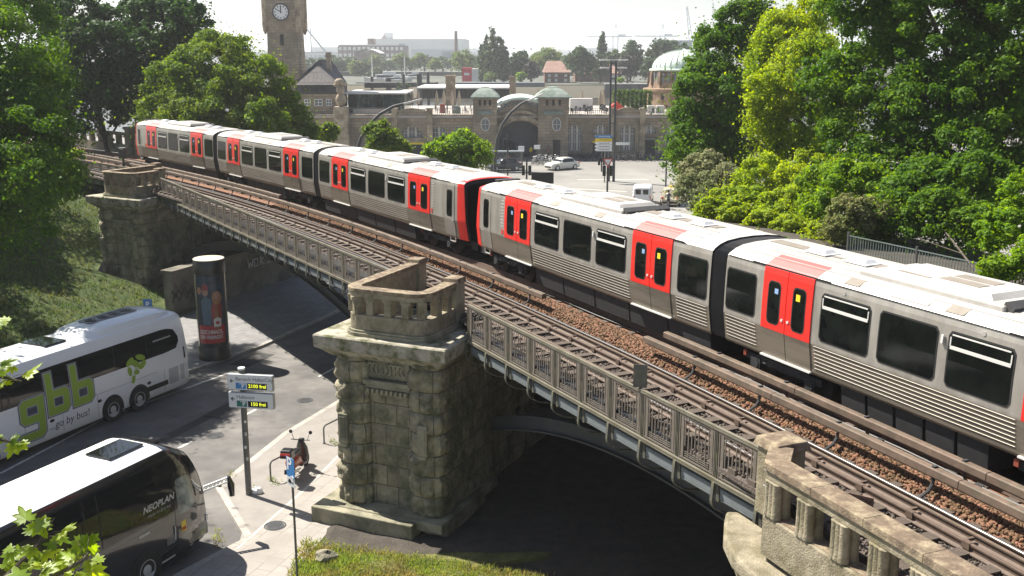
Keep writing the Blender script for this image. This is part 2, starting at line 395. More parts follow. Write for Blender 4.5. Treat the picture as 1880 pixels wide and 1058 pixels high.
# grass blades
def blades(name, pts, h, m, label):
    n = len(pts); a = rng.uniform(0, 2 * np.pi, n); hh = h * rng.uniform(.5, 1.4, n); lean = rng.normal(0, .5, (n, 2)) * hh[:, None]
    wv = np.stack([np.cos(a), np.sin(a), np.zeros(n)], 1) * (h * .16)
    P = np.array(pts); tip = P + np.c_[lean, hh]
    V = np.stack([P - wv, P + wv, tip], 1).reshape(-1, 3); F = np.arange(3 * n).reshape(n, 3)
    o = npmesh(name, V, F, m); tag(o, label, None, kind='stuff'); return o
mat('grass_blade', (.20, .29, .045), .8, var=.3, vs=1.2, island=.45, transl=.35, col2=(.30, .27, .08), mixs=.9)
mat('grass_blade_shade', (.065, .12, .02), .8, var=.3, vs=.6, island=.45, transl=.35, col2=(.12, .14, .035), mixs=.5)  # darker copy of grass_blade: the slope's shade is put into its colour
xs = np.minimum(rng.uniform(-6.2, 1.0, 30000), 9) + (rng.uniform(0, 1, 30000) < .12) * rng.exponential(1.6, 30000); ys = rng.uniform(24.5, 29.2, 30000)
k = (xs + .02 * ys > -5.7) & (ys < 28.0 - .30 * (xs + 5.7) + rng.normal(0, .15, 30000)) 
blades('grass', np.c_[xs, ys, np.full(30000, -6.42)][k], .11, M_('grass_blade'), 'sunlit tufted grass in front of the near stone pier')
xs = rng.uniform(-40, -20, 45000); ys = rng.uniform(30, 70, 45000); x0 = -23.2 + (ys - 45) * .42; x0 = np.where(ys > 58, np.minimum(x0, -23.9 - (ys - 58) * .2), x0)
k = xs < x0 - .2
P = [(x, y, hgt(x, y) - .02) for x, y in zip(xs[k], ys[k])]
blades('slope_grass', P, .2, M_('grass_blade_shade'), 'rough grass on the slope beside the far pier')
# ---------------------------------------------------------------- the viaduct: curve of the tracks
CX, CY, RR = -173.37, -60.34, 196.38
def T(s, o, z=0.):
    a = .36 + s / RR; return Vector((CX + (RR + o) * math.cos(a), CY + (RR + o) * math.sin(a), z))
def sweep(mb, prof, s0, s1, ds=1.0):
    n = max(2, int(math.ceil((s1 - s0) / ds)) + 1); rows = []
    for i in range(n):
        s = s0 + (s1 - s0) * i / (n - 1); rows.append([T(s, o, z) for o, z in prof + prof[:1]])
    mb.grid(rows); k = len(prof)
    mb.add([T(s0, o, z) for o, z in prof], [list(range(k))]); mb.add([T(s1, o, z) for o, z in prof], [list(range(k))[::-1]])
    return mb
def rect(o, z, wd, h): return [(o - wd / 2, z), (o - wd / 2, z + h), (o + wd / 2, z + h), (o + wd / 2, z)]

# pier outline axes
E1 = Vector((.915, -.403, 0)); E2 = Vector((.403, .915, 0))
def blockwork(mb, poly, z0, z1, course=.66, blk=.75, rough=.05, step=.06, batter=.0, seed=1, flat=()):
    # walls of rough coursed blocks: fine grid pushed in at joints and out at block centres
    r2 = np.random.default_rng(seed); P = []; n = len(poly); acc = 0
    for i in range(n):
        a, b = Vector((*poly[i], 0)), Vector((*poly[(i + 1) % n], 0)); L = (b - a).length
        if L < 1e-4: continue
        d = (b - a) / L; k = max(1, int(L / step))
        for j in range(k): P.append((a + d * (L * j / k), Vector((d.y, -d.x, 0)), acc + L * j / k, i))
        acc += L
    tot = acc; nz = int((z1 - z0) / step); rows = []; m = len(P); UV = []
    nrm = []
    for j in range(m):
        v = P[j][1] + P[j - 1][1] + P[(j + 1) % m][1]; nrm.append(v.normalized())
    for k in range(nz + 1):
        z = z0 + (z1 - z0) * k / nz; c = int((z - z0) / course); fz = ((z - z0) / course) % 1; row = []
        for j in range(m):
            p, _, t, seg = P[j]; N = nrm[j]; tt = t / blk + (c % 2) * .5
            fx = tt % 1; bid = math.sin(int(tt) * 12.9898 + c * 78.233) * 43758.5453; bid -= math.floor(bid)
            ex = min(fx, 1 - fx) * blk; ez = min(fz, 1 - fz) * course; e = min(ex, ez)
            amt = -.022 if e < .022 else min(1, (e - .02) / .12) * (rough * (.5 + .8 * bid))
            if seg in flat: amt *= .35
            q = math.sin(t * 9.1 + z * 5.3) * math.sin(z * 11.7 - t * 4.1) + .6 * math.sin(t * 23 + 1.7 * z) * math.sin(z * 27 + t * 3)
            if e > .03: amt += q * rough * (.38 if seg not in flat else .08)
            b_ = batter * (z1 - z) / (z1 - z0); row.append(p + N * (amt + b_) + Vector((0, 0, z)))
        rows.append(row + [row[0]]); UV += [(P[j][2], z - z0) for j in range(m)] + [(tot, z - z0)]
    mb.grid(rows); mb.uv = UV; return mb
def arcp(c, r, a0, a1, n=8, sx=1., sy=1.):
    return [(c[0] + r * sx * math.cos(R_(a0 + (a1 - a0) * i / n)), c[1] + r * sy * math.sin(R_(a0 + (a1 - a0) * i / n))) for i in range(n + 1)]

def make_pier(name, label, loc, rz, full=True):
    # local frame: x along the front face (left to right), y going back under the deck, z = rail level 0
    t = thing(name, label, 'bridge pier', loc, rz, 'stone piers of the viaduct'); zb = ZG - loc[2] - .05
    # plan of the shaft, counter-clockwise seen from above: front at y=0
    out = [(-1.8, 3.4), (-1.8, .35), (-1.72, .08)] + [(-1.5, -.04), (-1.2, -.06), (-.95, 0), (-.80, .12), (-.72, .30)] + [(.72, .30), (.80, .12), (.95, 0), (1.2, -.06), (1.5, -.04)] + [(1.72, .08), (1.8, .35), (1.8, 3.4)]
    mb = MB(); blockwork(mb, out, zb, -1.25, .66, .78, .085, .05, .04, 3, flat=(7, 14))
    mb.build('shaft', M_('stone_blocks'), t, smooth=True)
    mb = MB()                                # dentil band, carved relief, two hanging stone tablets
    mb.box((0, .18, -2.02), (1.62, .30, .14)); mb.box((0, .22, -2.16), (1.5, .24, .10))
    for k in range(9): mb.box((-.64 + k * .16, .12, -2.29), (.09, .22, .14))
    mb.build('dentil_band', M_('stone'), t, bevel=.012)
    mb = MB(); r2 = random.Random(5)
    mb.box((0, .26, -1.60), (1.42, .16, .56))
    for k in range(9):
        cx = -.58 + k * .145; pts = [(cx + .10 * math.cos(a) * (1 + .2 * r2.random()), .16, -1.6 + .17 * math.sin(a)) for a in [q * .75 + k for q in range(7)]]
        mb.tube(pts, [.02, .05, .06, .05, .055, .04, .02], 6)
    mb.build('carved_relief', M_('stone'), t, smooth=True)
    for sx in (-1.45, 1.3):
        mb = MB(); mb.box((sx, -.12, -3.55), (.34, .16, .95), top=(1, 1)); mb.box((sx, -.19, -3.55), (.22, .06, .8)); mb.box((sx, -.12, -4.09), (.26, .14, .12))
        mb.build('stone_tablet', M_('stone'), t, bevel=.03)
    mb = MB()                                # the projecting cap slab, cut back underneath
    def ring(e, z): return [(-1.8 - e, 3.6, z), (-1.8 - e, -e, z), (1.8 + e, -e, z), (1.8 + e, 3.6, z)]
    rows = [ring(.02, -1.30), ring(.10, -1.24), ring(.30, -1.05), ring(.42, -.98), ring(.44, -.62), ring(.40, -.58)]
    for a, b in zip(rows[:-1], rows[1:]): mb.add(a + b, [(0, 1, 5, 4), (1, 2, 6, 5), (2, 3, 7, 6), (3, 0, 4, 7)])
    mb.add(rows[-1], [(0, 1, 2, 3)]); mb.add(rows[0], [(3, 2, 1, 0)])
    mb.build('cap', M_('mossy_cap'), t, bevel=.02)
    # balcony on the cap: curved plinth, wall, little piers with openings, coping, two posts
    def bal(e, front=-.02):
        L, Rr = -1.38 - e, 1.42 + e; f = front - e; r = .55 + e
        return [(L, 4.2)] + arcp((L + r, f + r), r, 180, 270, 7) + arcp((Rr - r, f + r), r, 270, 360, 7) + [(Rr, 2.1)]
    def wallring(mb, e0, e1, z0, z1, a=0, b=None):
        A, B = bal(e0)[a:b], bal(e1)[a:b]; n = len(A)
        mb.add([(x, y, z0) for x, y in A] + [(x, y, z0) for x, y in B] + [(x, y, z1) for x, y in A] + [(x, y, z1) for x, y in B],
               [(i, i + 1, 2 * n + i + 1, 2 * n + i) for i in range(n - 1)] + [(n + i + 1, n + i, 3 * n + i, 3 * n + i + 1) for i in range(n - 1)] +
               [(2 * n + i, 2 * n + i + 1, 3 * n + i + 1, 3 * n + i) for i in range(n - 1)] + [(i + 1, i, n + i, n + i + 1) for i in range(n - 1)] +
               [(0, 2 * n, 3 * n, n), (n - 1, 2 * n - 1, 4 * n - 1, 3 * n - 1)])
    mb = MB(); wallring(mb, .12, -.3, -.58, -.47); wallring(mb, .07, -.3, -.47, -.40); mb.build('plinth', M_('stone'), t, bevel=.012)
    mb = MB(); wallring(mb, .0, -.30, -.40, .06); mb.build('balcony_wall', M_('stone_pale'), t, bevel=.012)
    mb = MB(); wallring(mb, .0, -.30, .06, .60, 0, 2); mb.build('wing_wall', M_('stone_pale'), t, bevel=.012)
    mb = MB(); wallring(mb, .02, -.32, .60, .74); mb.build('lintel', M_('stone_pale'), t, bevel=.01)
    mb = MB(); wallring(mb, .05, -.36, .74, .86)
    mb.build('coping', M_('coping'), t, bevel=.015)
    for (x, y, a) in ((-1.27, .42, 90), (-.98, .13, 45), (-.48, .0, 0), (.12, .0, 0), (.72, .0, 0), (1.14, .25, -45), (1.30, .85, 90), (1.30, 1.5, 90)):
        mb = MB(); y2 = y + (.13 if a == 0 else 0); mb.box((x, y2, .33), (.24, .27, .54), R_(a)); mb.box((x, y2, .54), (.36, .25, .12), R_(a))
        mb.build('baluster', M_('stone_pale'), t, bevel=.02)
    for x, y in ((-1.22, 4.25), (1.28, 2.1)):
        mb = MB(); mb.box((x, y, .2), (.46, .50, 1.2)); mb.build('corner_post', M_('stone'), t, bevel=.02)
        mb = MB(); mb.box((x, y, .885), (.54, .58, .17), top=(.86, .86)); mb.build('post_cap', M_('coping'), t, bevel=.015)
    # stepped foot and the plain wall running on under the deck
    mb = MB(); mb.box((0.05, 1.55, zb + .14 + .42), (4.0, 4.0, .30)); mb.build('foot', M_('stone'), t, bevel=.04)
    mb = MB(); blockwork(mb, [(-1.5, 13.), (-1.5, 3.38), (1.5, 3.38), (1.5, 13.)], zb, -.75, .66, .78, .02, .16, 0, 8)
    mb.build('under_wall', M_('stone_blocks'), t)
    return t
PO = Vector((-5.42, 30.2, 0)) + E1 * 1.8
PR = math.atan2(E1.y, E1.x)
pier = make_pier('stone_pier', 'sunlit mossy stone pier with a carved relief rising beside the grass and the scooter pavement', (PO.x, PO.y, 0), PR)
mb = MB(); mb.prism([(-2.35, -.75), (1.2, -.75), (1.2, -.1), (2.05, -.1), (2.05, 2.6), (-2.35, 2.6)], ZG - .1, ZG + .62)
mb.build('plinth_block', M_('stone'), pier, bevel=.03)
pier2 = dup(pier, (PO.x - 19.3, PO.y + 30.8, 0), PR - .07, 'dark shaded stone pier at the foot of the grass slope, behind the white coach')

# two spans with their railings
def make_span(name, label, A, B, npan, zend, ribs=True, plate=None):
    A = Vector(A); B = Vector(B); L = (B - A).length; d = (B - A).normalized(); ang = math.atan2(d.y, d.x)
    t = thing(name, label, 'bridge span', (A.x, A.y, 0), ang, 'steel spans of the viaduct')   # local x along the railing, y = +/- inward
    nin = Vector((-d.y, d.x)); mid = (A + B) / 2; sg = 1 if nin.dot(Vector((T(30, 0).x - T(30, -2).x, T(30, 0).y - T(30, -2).y))) > 0 else -1
    I = lambda x, y, z: (x, y * sg, z)
    step = L / npan
    zt, zbm = .50, -.58
    mb = MB(); mb.box(I(L / 2, 0, zt), (L, .065, .035)); mb.box(I(L / 2, -.01, zt - .045), (L, .04, .045)); mb.build('handrail', M_('rail_cap'), t, bevel=.006)
    mb = MB(); mb.box(I(L / 2, 0, zbm), (L, .10, .045)); mb.box(I(L / 2, -.03, zbm - .05), (L, .03, .05)); mb.build('bottom_rail', M_('rail_cap'), t, bevel=.006)
    mb = MB(); mb.box(I(L / 2, .10, -.83), (L, .03, .44)); mb.build('fascia', M_('steel_dark' if not plate else 'green_grey'), t)
    def panel():
        mb = MB(); w_ = step - .13; x0 = -w_ / 2
        mb.box((0, 0, zt - .10), (w_, .025, .035)); mb.box((0, 0, zbm + .07), (w_, .025, .035))
        for sx in (-1, 1):
            mb.box((sx * (w_ / 2 - .015), 0, -.04), (.03, .03, 1.0)); mb.box((sx * (w_ / 2 - .10), 0, -.04), (.085, .02, .94))
        n = 8; a0 = -w_ / 2 + .19; dx = (w_ - .38) / (n - 1)
        for i in range(n):
            x = a0 + i * dx; hi = (.26, .13, .02, .20, .20, .02, .13, .26)[i]; lo = (-.30, -.42, -.42, -.24, -.24, -.42, -.42, -.30)[i]
            mb.box((x, 0, (hi + lo) / 2 + .06), (.026, .018, hi - lo))
            mb.box((x, 0, .36), (.016, .016, .10))
            if i < n - 1: mb.box((x + dx / 2, 0, .27 if i % 2 else .33), (dx * .9, .016, .016))
        for q in range(3): mb.box((0, 0, zbm + .13 + q * .045), (w_ - .36, .014, .014))
        for i in (1, 3, 4, 6): mb.box((a0 + i * dx, 0, -.38), (.03, .016, .10))
        return mb.build('railing_panel', M_('railing_grey'), t)
    def post():
        mb = MB()
        for sx in (-.024, .024): mb.box((sx, 0, -.05), (.016, .04, 1.08))
        mb.box((0, -.03, -.62), (.11, .04, .12)); mb.box((0, -.075, -.84), (.085, .03, .46))
        return mb.build('railing_post', M_('green_grey'), t)
    def brac():
        mb = MB(); pts = [(0, -.06, -.64), (0, -.09, -1.02)]
        for i in range(1, 9):
            a = R_(90 * i / 8); pts.append((0, -.09 + .85 * (1 - math.cos(a)), -1.02 - .42 * math.sin(a)))
        pts.append((0, 1.3, -1.46)); pts = [(p[0], p[1] * sg if sg > 0 else -p[1], p[2]) for p in pts]
        for a, b in zip(pts[:-1], pts[1:]): mb.bar(a, b, .075, .03, up=(0, 1, .02) if abs(a[1] - b[1]) < .03 else (0, 0, 1))
        return mb.build('bracket', M_('green_grey'), t)
    def pane():
        mb = MB(); w_ = step - .24
        mb.box(I(0, .055, -.87), (w_, .05, .19)); mb.box(I(0, .055, -.985), (w_, .06, .02)); mb.box(I(0, .055, -.76), (w_, .05, .015))
        return mb.build('girder_panel', M_('girder_panel'), t)
    p0, q0, b0, g0 = panel(), post(), brac(), pane()
    for i in range(npan):
        for src, x in ((p0, (i + .5) * step), (g0, (i + .5) * step), (q0, i * step), (b0, i * step)):
            o = src if i == 0 else src.copy()
            if i: col.objects.link(o)
            o.location = (x, 0, 0)
    for src in (q0, b0): o = src.copy(); col.objects.link(o); o.location = (L, 0, 0)
    # arch ribs under the deck
    nr = 6 if ribs else 0
    for r in range(nr):
        yo = 1.2 + r * 1.35; mb = MB(); P1, P2 = [], []; ext = 1.0
        for i in range(31):
            u = i / 30; x = -ext + (L + 2 * ext) * u; z = (-1.62 - (1.9 * ((u - .35) / .65) ** 2 if u > .35 else .5 * ((.35 - u) / .35) ** 2)) if plate else zend + (-1.45 - zend) * (1 - (2 * u - 1) ** 2)
            P1.append((x, z)); P2.append((x, z - .42))
        for P, h in ((P1, .05), (P2, .05)):
            for a, b in zip(P[:-1], P[1:]): mb.bar(I(a[0], yo, a[1]), I(b[0], yo, b[1]), .26, h)
        for (a, b), (c, e) in zip(zip(P1[:-1], P1[1:]), zip(P2[:-1], P2[1:])): mb.bar(I((a[0] + c[0]) / 2, yo, (a[1] + c[1]) / 2), I((b[0] + e[0]) / 2, yo, (b[1] + e[1]) / 2), .02, .42)
        for i in range(2, 30, 2):
            if P1[i][1] < -1.2 and not plate: mb.bar(I(P1[i][0], yo, P1[i][1]), I(P1[i][0], yo, -.8), .08, .08)
        mb.build('arch_rib', M_('steel_dark'), t)
    # deck slab of the span
    S = [s_ for s_ in np.linspace(-3, 112, 231)]
    inner = [];
    for s_ in S:
        p = T(s_, 5.9); q = Vector((p.x - A.x, p.y - A.y)); lx = q.dot(d); ly = q.dot(nin)
        if -3.2 < lx < L + 3.2: inner.append((lx, ly))
    inner.sort(); poly = [(-3.2 if False else 0, .06 * sg), (L, .06 * sg)] + [(x, y) for x, y in inner[::-1]]
    mb = MB(); mb.prism(poly, -.62, -.30); mb.build('deck', M_('steel_dark'), t)
    return t, sg, step
sp1, _, _ = make_span('bridge_span', 'longer steel bridge span with grey railing panels, left of the sunlit stone pier', (-3.62, 33.35), (-20.6, 60.6), 26, -4.6)
sp2, sg2, st2 = make_span('bridge_span', 'shorter steel bridge span with a grey plate on its railing, right of the sunlit pier', (4.62, 18.0), (-1.28, 29.3), 10, -3.3, plate=True)
sp3, _, _ = make_span('bridge_span', 'distant railed viaduct span running into the trees left of the shaded pier', (-23.9, 65.6), (-40., 81.5), 18, -4.0)
# red and white warning stripes on the low rib
mb = MB(); A = Vector((-3.62, 33.35)); d = (Vector((-20.6, 60.6)) - A).normalized(); nn = Vector((-d.y, d.x)); nn = nn if nn.x > 0 else -nn
mat('stripe_red', (.55, .05, .03), .6); mat('stripe_white', (.6, .58, .55), .6)
for i in range(12):
    mb.use(M_('stripe_red' if i % 2 else 'stripe_white')); L = 32.1
    u0 = (.2 + i * .28 + 1) / (L + 2); u1 = (.2 + (i + 1) * .28 + 1) / (L + 2); zz = lambda u: -4.6 + 3.15 * (1 - (2 * u - 1) ** 2) - .2
    a = A + d * (u0 * (L + 2) - 1) + nn * 1.05; b = A + d * (u1 * (L + 2) - 1) + nn * 1.05; mb.bar((a.x, a.y, zz(u0)), (b.x, b.y, zz(u1)), .02, .34)
mb.build('warning_stripes', None, sp1, world=True)

# plain masonry behind the arches: the retaining wall beside the far pavement
rw = thing('retaining_wall', 'dark stained retaining wall with graffiti beside the pavement under the bridge', 'wall', (-18, 56, ZG))
mb = MB(); A, B = Vector((-19.0, 55.4)), Vector((-8.2, 80.4)); d = (B - A).normalized(); n_ = Vector((-d.y, d.x))
def wl(x, y): q = A + d * x + n_ * y; return (q.x, q.y)
poly = [wl(.5, 0), wl(27, 0), wl(27, .6), wl(.5, .6)]
mat('wall_conc', (.17, .155, .125), .95, var=.35, vs=.9, bump=.01, bs=14, col2=(.08, .075, .06), mixs=.6)
mb.prism(poly, ZG - .1, -4.3); mb.build('wall', M_('wall_conc'), rw, world=True)
mb = MB(); poly = [wl(.4, -.12), wl(27, -.12), wl(27, 1.9), wl(9, 1.9), wl(8.5, .7), wl(.4, .7)]; mb.prism(poly, -4.3, -4.08); mb.build('coping', M_('wall_conc'), rw, world=True)
mb = MB(); mb.prism([wl(9, 1.2), wl(27, 1.2), wl(27, 1.9), wl(9, 1.9)], -4.08, -3.0); mb.prism([wl(9, 2.1), wl(27, 2.1), wl(27, 3), wl(9, 3)], -4.5, -.9); mb.build('upper_wall', M_('wall_conc'), rw, world=True)
mat('graffiti_white', (.42, .42, .40), .8); mat('graffiti_black', (.03, .03, .03), .8)
def graf(points, m, r=.035):
    mb = MB()
    for st in points:
        for a, b in zip(st[:-1], st[1:]):
            pa, pb = wl(a[0], -.012), wl(b[0], -.012); mb.bar((pa[0], pa[1], a[1]), (pb[0], pb[1], b[1]), .02, r * 2, up=(0, 0, 1) if abs(a[0] - b[0]) > abs(a[1] - b[1]) else (d.x, d.y, 0))
    mb.build('graffiti', m, rw, world=True)
X0 = 7.2; Z0 = -5.2
gl = []
for k, g in enumerate(([(0, .5), (.1, 0), (.25, .3), (.4, 0), (.5, .5)], [(0, 0), (0, .45), (.35, .45), (.35, 0), (0, 0)], [(0, 0), (0, .5), (.3, .4), (0, .25), (.35, 0)], [(.3, .45), (0, .45), (0, .25), (.3, .2), (.3, 0), (0, 0)])):
    gl.append([(X0 + k * .62 + x, Z0 + z) for x, z in g])
graf(gl, M_('graffiti_white'))
graf([[(3.2, -5.9), (3.2, -5.1), (3.7, -5.1)], [(3.2, -5.5), (3.6, -5.5)], [(3.2, -5.9), (3.7, -5.9)]], M_('graffiti_black'), .05)
graf([[(.4 + .3 * i, -5.9 + .5 * (i % 2)) for i in range(8)], [(.2 + .25 * i, -5.2 - .4 * ((i + 1) % 2)) for i in range(7)]], M_('graffiti_black'), .03)

# right-hand abutment with its balustrade in the foreground
ab = thing('stone_abutment', 'foreground stone balustrade with fluted balusters and worn coping at the right of the steel span', 'balustrade', (4.6, 16.5, 0))
S0 = 2.45
def TS(i_s, o, z): p = T(i_s, o, z); return p
def band(o0, o1, z0, z1, s0, s1, name, m, bev=.012, n=14, parent=ab):
    mb = MB(); sweep(mb, [(o0, z0), (o0, z1), (o1, z1), (o1, z0)], s0, s1, .8); return mb.build(name, m, parent, bevel=bev, world=True)
segs = [(-1.6 + i * 1.216, -1.6 + (i + 1) * 1.216 - .012) for i in range(9)]
for a, b in segs: band(-2.92, -2.50, .80, .93, a, b, 'coping_stone', M_('coping'))
band(-2.88, -2.56, .64, .80, -1.6, 9.32, 'lintel', M_('stone_pale'))
band(-2.90, -2.54, -.75, -.02, -1.6, 9.32, 'parapet_wall', M_('stone_pale'), .02)
band(-2.84, -2.60, -.02, .0, -1.6, 9.3, 'sill', M_('coping'), .004)
for i in range(13):
    s = -1.0 + i * .845; mb = MB()
    for do, ds_, r in ((-2.84, -.10, .085), (-2.84, .10, .085), (-2.80, 0, .12), (-2.66, -.08, .10), (-2.66, .08, .10)):
        p = T(s + ds_, do); mb.lathe([(0, 0), (r * 1.1, 0), (r * 1.1, .05), (r, .09), (r, .58), (r * 1.1, .62), (0, .64)], (p.x, p.y, 0), 12)
    mb.build('baluster', M_('stone_pale'), ab, smooth=True, world=True)
mb = MB(); q0, q1 = T(9.22, -2.74), T(9.78, -2.22)
mb.bar((q0.x, q0.y, .865), (q1.x, q1.y, .865), .42, .125); mb.build('coping_stone', M_('coping'), ab, bevel=.012, world=True)
mb = MB(); mb.bar((q0.x, q0.y, .72), (q1.x, q1.y, .72), .32, .16); mb.bar((q0.x, q0.y, -.38), (q1.x, q1.y, -.38), .34, .76); mb.build('end_wall', M_('stone_pale'), ab, world=True)
p = T(10.05, -2.0); a = math.atan2(T(9, 0).y - T(7, 0).y, T(9, 0).x - T(7, 0).x)
mb = MB(); mb.box((p.x, p.y, .16), (.56, .62, 1.3), a); mb.build('end_post', M_('stone_pale'), ab, bevel=.02, world=True)
mb = MB(); mb.box((p.x, p.y, .88), (.72, .74, .16), a, top=(.85, .85)); mb.build('end_post_cap', M_('coping'), ab, bevel=.015, world=True)
# ledge that sweeps out round the end, and the shaft below
led = [T(s, -2.1) for s in (-3, 0, 3, 6, 9, 11.1)] ; outl = [T(11.2, -2.3), T(10.9, -2.55), T(10.35, -2.95), T(9.7, -3.22), T(8.8, -3.36), T(6.8, -3.36), T(2, -3.36), T(-3, -3.36)]
poly = [(q.x, q.y) for q in led + outl]
mb = MB(); mb.prism(poly[::-1], -1.16, -.86); mb.build('ledge', M_('stone_pale'), ab, bevel=.06, world=True)
poly = [(q.x, q.y) for q in [T(s, -2.1) for s in (-3, 0, 3, 6, 9, 10.95)] + [T(11.02, -2.3), T(10.78, -2.5), T(10.25, -2.83), T(9.65, -3.1), T(8.8, -3.22), T(6.8, -3.22), T(2, -3.22), T(-3, -3.22)]]
mb = MB(); mb.prism(poly[::-1], -1.42, -1.15); mb.build('moulding', M_('stone_pale'), ab, bevel=.05, world=True)
poly = [(q.x, q.y) for q in [T(-3, 4.), T(10.8, 4.), T(10.7, -2.2), T(10.2, -2.7), T(9.5, -3.0), T(8.6, -3.08), T(6, -3.08), T(-3, -3.08)]]
mb = MB(); blockwork(mb, poly[::-1] if False else poly[::-1], ZG - .1, -1.40, .66, .78, .03, .14, 0, 5); mb.build('shaft', M_('stone_blocks'), ab, world=True)
# plain iron guard rail seen through the balusters
mb = MB()
for i in range(27):
    p = T(-1.2 + i * .42, -2.40); mb.tube([(p.x, p.y, -.1), (p.x, p.y, .45)], .014, 6)
for z in (.45, .15): sw = [T(s, -2.40, z) for s in np.linspace(-1.4, 10, 12)]; mb.tube(sw, .016, 6)
mb.build('iron_guard', M_('pole'), ab, world=True)

# sign plate on the railing, the ACHTUNG plate by the balustrade
sgn = thing('sign_plate', 'blank grey metal plate seen side-on above the railing of the shorter span', 'sign', (0, 0, 0))
c = G(1150, 690, .85); q = (Vector((c.x, c.y)) - Vector((4.62, 18.0))); dd = (Vector((-1.28, 29.3)) - Vector((4.62, 18.0))).normalized(); c2 = Vector((4.62, 18.0)) + dd * q.dot(dd)
sgn.location = (c2.x, c2.y, .52)
mb = MB(); mb.box((0, 0, .27), (.30, .02, .52), R_(-12)); mb.build('plate', M_('green_grey'), sgn)
mb = MB(); mb.box((.02, .05, .0), (.06, .08, .16), R_(-12)); mb.tube([(0, .03, -.1), (0, .03, .45)], .012, 6); mb.build('holder', M_('pole'), sgn)
ac = thing('warning_plate', 'small weathered metal plate reading ACHTUNG behind the balustrade coping', 'sign', (0, 0, 0))
p = G(1580, 925, .62); ac.location = (p.x, p.y, .62); ac.rotation_euler = (0, 0, R_(-35))
mb = MB(); mb.box((0, 0, 0), (.40, .012, .28)); mb.tube([(0, .02, -.9), (0, .02, 0)], .015, 6); mb.build('plate', M_('rust'), ac)
me = text_mesh('ACHTUNG', .085); mb = MB(); mb.mesh(me, lambda v: (v.x, -.009, v.y + .06)); mb.build('lettering', M_('black'), ac)

# ---------------------------------------------------------------- tracks
tr = thing('railway_track', 'empty curved near track with polished rails and dark timber sleepers', 'railway track', tuple(T(20, -.75)))
def raila(o, nm, m2, zt=0., s0=-3., s1=100.):
    mb = MB(); mb.use(M_('rail_side')); sweep(mb, [(o - .065, zt - .17), (o - .065, zt - .15), (o - .012, zt - .12), (o - .012, zt - .045), (o - .034, zt - .035), (o - .034, zt - .006), (o + .034, zt - .006), (o + .034, zt - .035), (o + .012, zt - .045), (o + .012, zt - .12), (o + .065, zt - .15), (o + .065, zt - .17)], s0, s1)
    mb.use(M_(m2)); sweep(mb, [(o - .033, zt - .004), (o - .026, zt + .004), (o + .026, zt + .004), (o + .033, zt - .004)], s0, s1)
    return mb.build(nm, None, tr, world=True)
raila(0, 'rail', 'rail_top'); raila(-1.50, 'rail', 'rail_top', 0)
raila(-.19, 'guard_rail', 'cover', .0); raila(-.48, 'guard_rail', 'rail_side', -.03); raila(-1.30, 'guard_rail', 'cover', -.01)
sv = []
for k in range(4):
    mb = MB(); r2 = random.Random(k); mb.box((0, 0, -.25), (2.40, .235, .16)); mb.box((.4, 0, -.166), (.16, .2, .012)); mb.box((-.7, 0, -.166), (.16, .2, .012))
    o = mb.build('sleeper', M_('sleeper'), tr, bevel=.012); sv.append(o)
far = MB()
for i in range(150):
    s = -1.5 + i * .62; p = T(s, -.76 + random.uniform(-.05, .05)); a = .36 + s / RR
    if i < 100:
        o = sv[i] if i < 4 else sv[i % 4].copy()
        if i >= 4: col.objects.link(o)
        L = p - tr.location; o.location = (L.x, L.y, random.uniform(-.012, .006)); o.rotation_euler = (random.uniform(-.01, .01), 0, a + random.uniform(-.012, .012))
    else: far.box((p.x, p.y, -.25), (2.40, .235, .16), a)
tag(far.build('sleepers', M_('sleeper'), tr, world=True), kind='stuff')
for i in range(40):                          # clips between guard and clamp rail
    mb = MB(); s = -1.5 + i * .62 * 2; p = T(s, -.48); a = .36 + s / RR
    mb.box((p.x, p.y, -.08), (.10, .16, .12), a); p = T(s + .1, -.36); mb.box((p.x, p.y, -.06), (.22, .05, .05), a); mb.build('rail_clip', M_('rail_side'), tr, world=True)
tr2 = thing('railway_track', 'dark shadowed track under the red and silver train', 'railway track', tuple(T(20, 2.63)))
for o_ in (1.9, 3.36):
    mb = MB(); sweep(mb, [(o_ - .06, -.17), (o_ - .03, -.03), (o_ - .03, 0), (o_ + .03, 0), (o_ + .03, -.03), (o_ + .06, -.17)], -3, 100); mb.build('rail', M_('rail_side'), tr2, world=True)
mb = MB()
for i in range(140):
    p = T(-1.5 + i * .7, 2.63); mb.box((p.x, p.y, -.24), (2.5, .24, .14), .36 + (-1.5 + i * .7) / RR)
tag(mb.build('sleepers', M_('sleeper'), tr2, world=True), kind='stuff')
cb = MB(); cb.tube([T(s, 1.62 + .03 * math.sin(s * 1.3), -.12) for s in np.arange(-2, 60, .8)], .022, 5); tag(cb.build('track_cable', M_('black')), 'thin black cable lying in the ballast beside the train', 'cable')
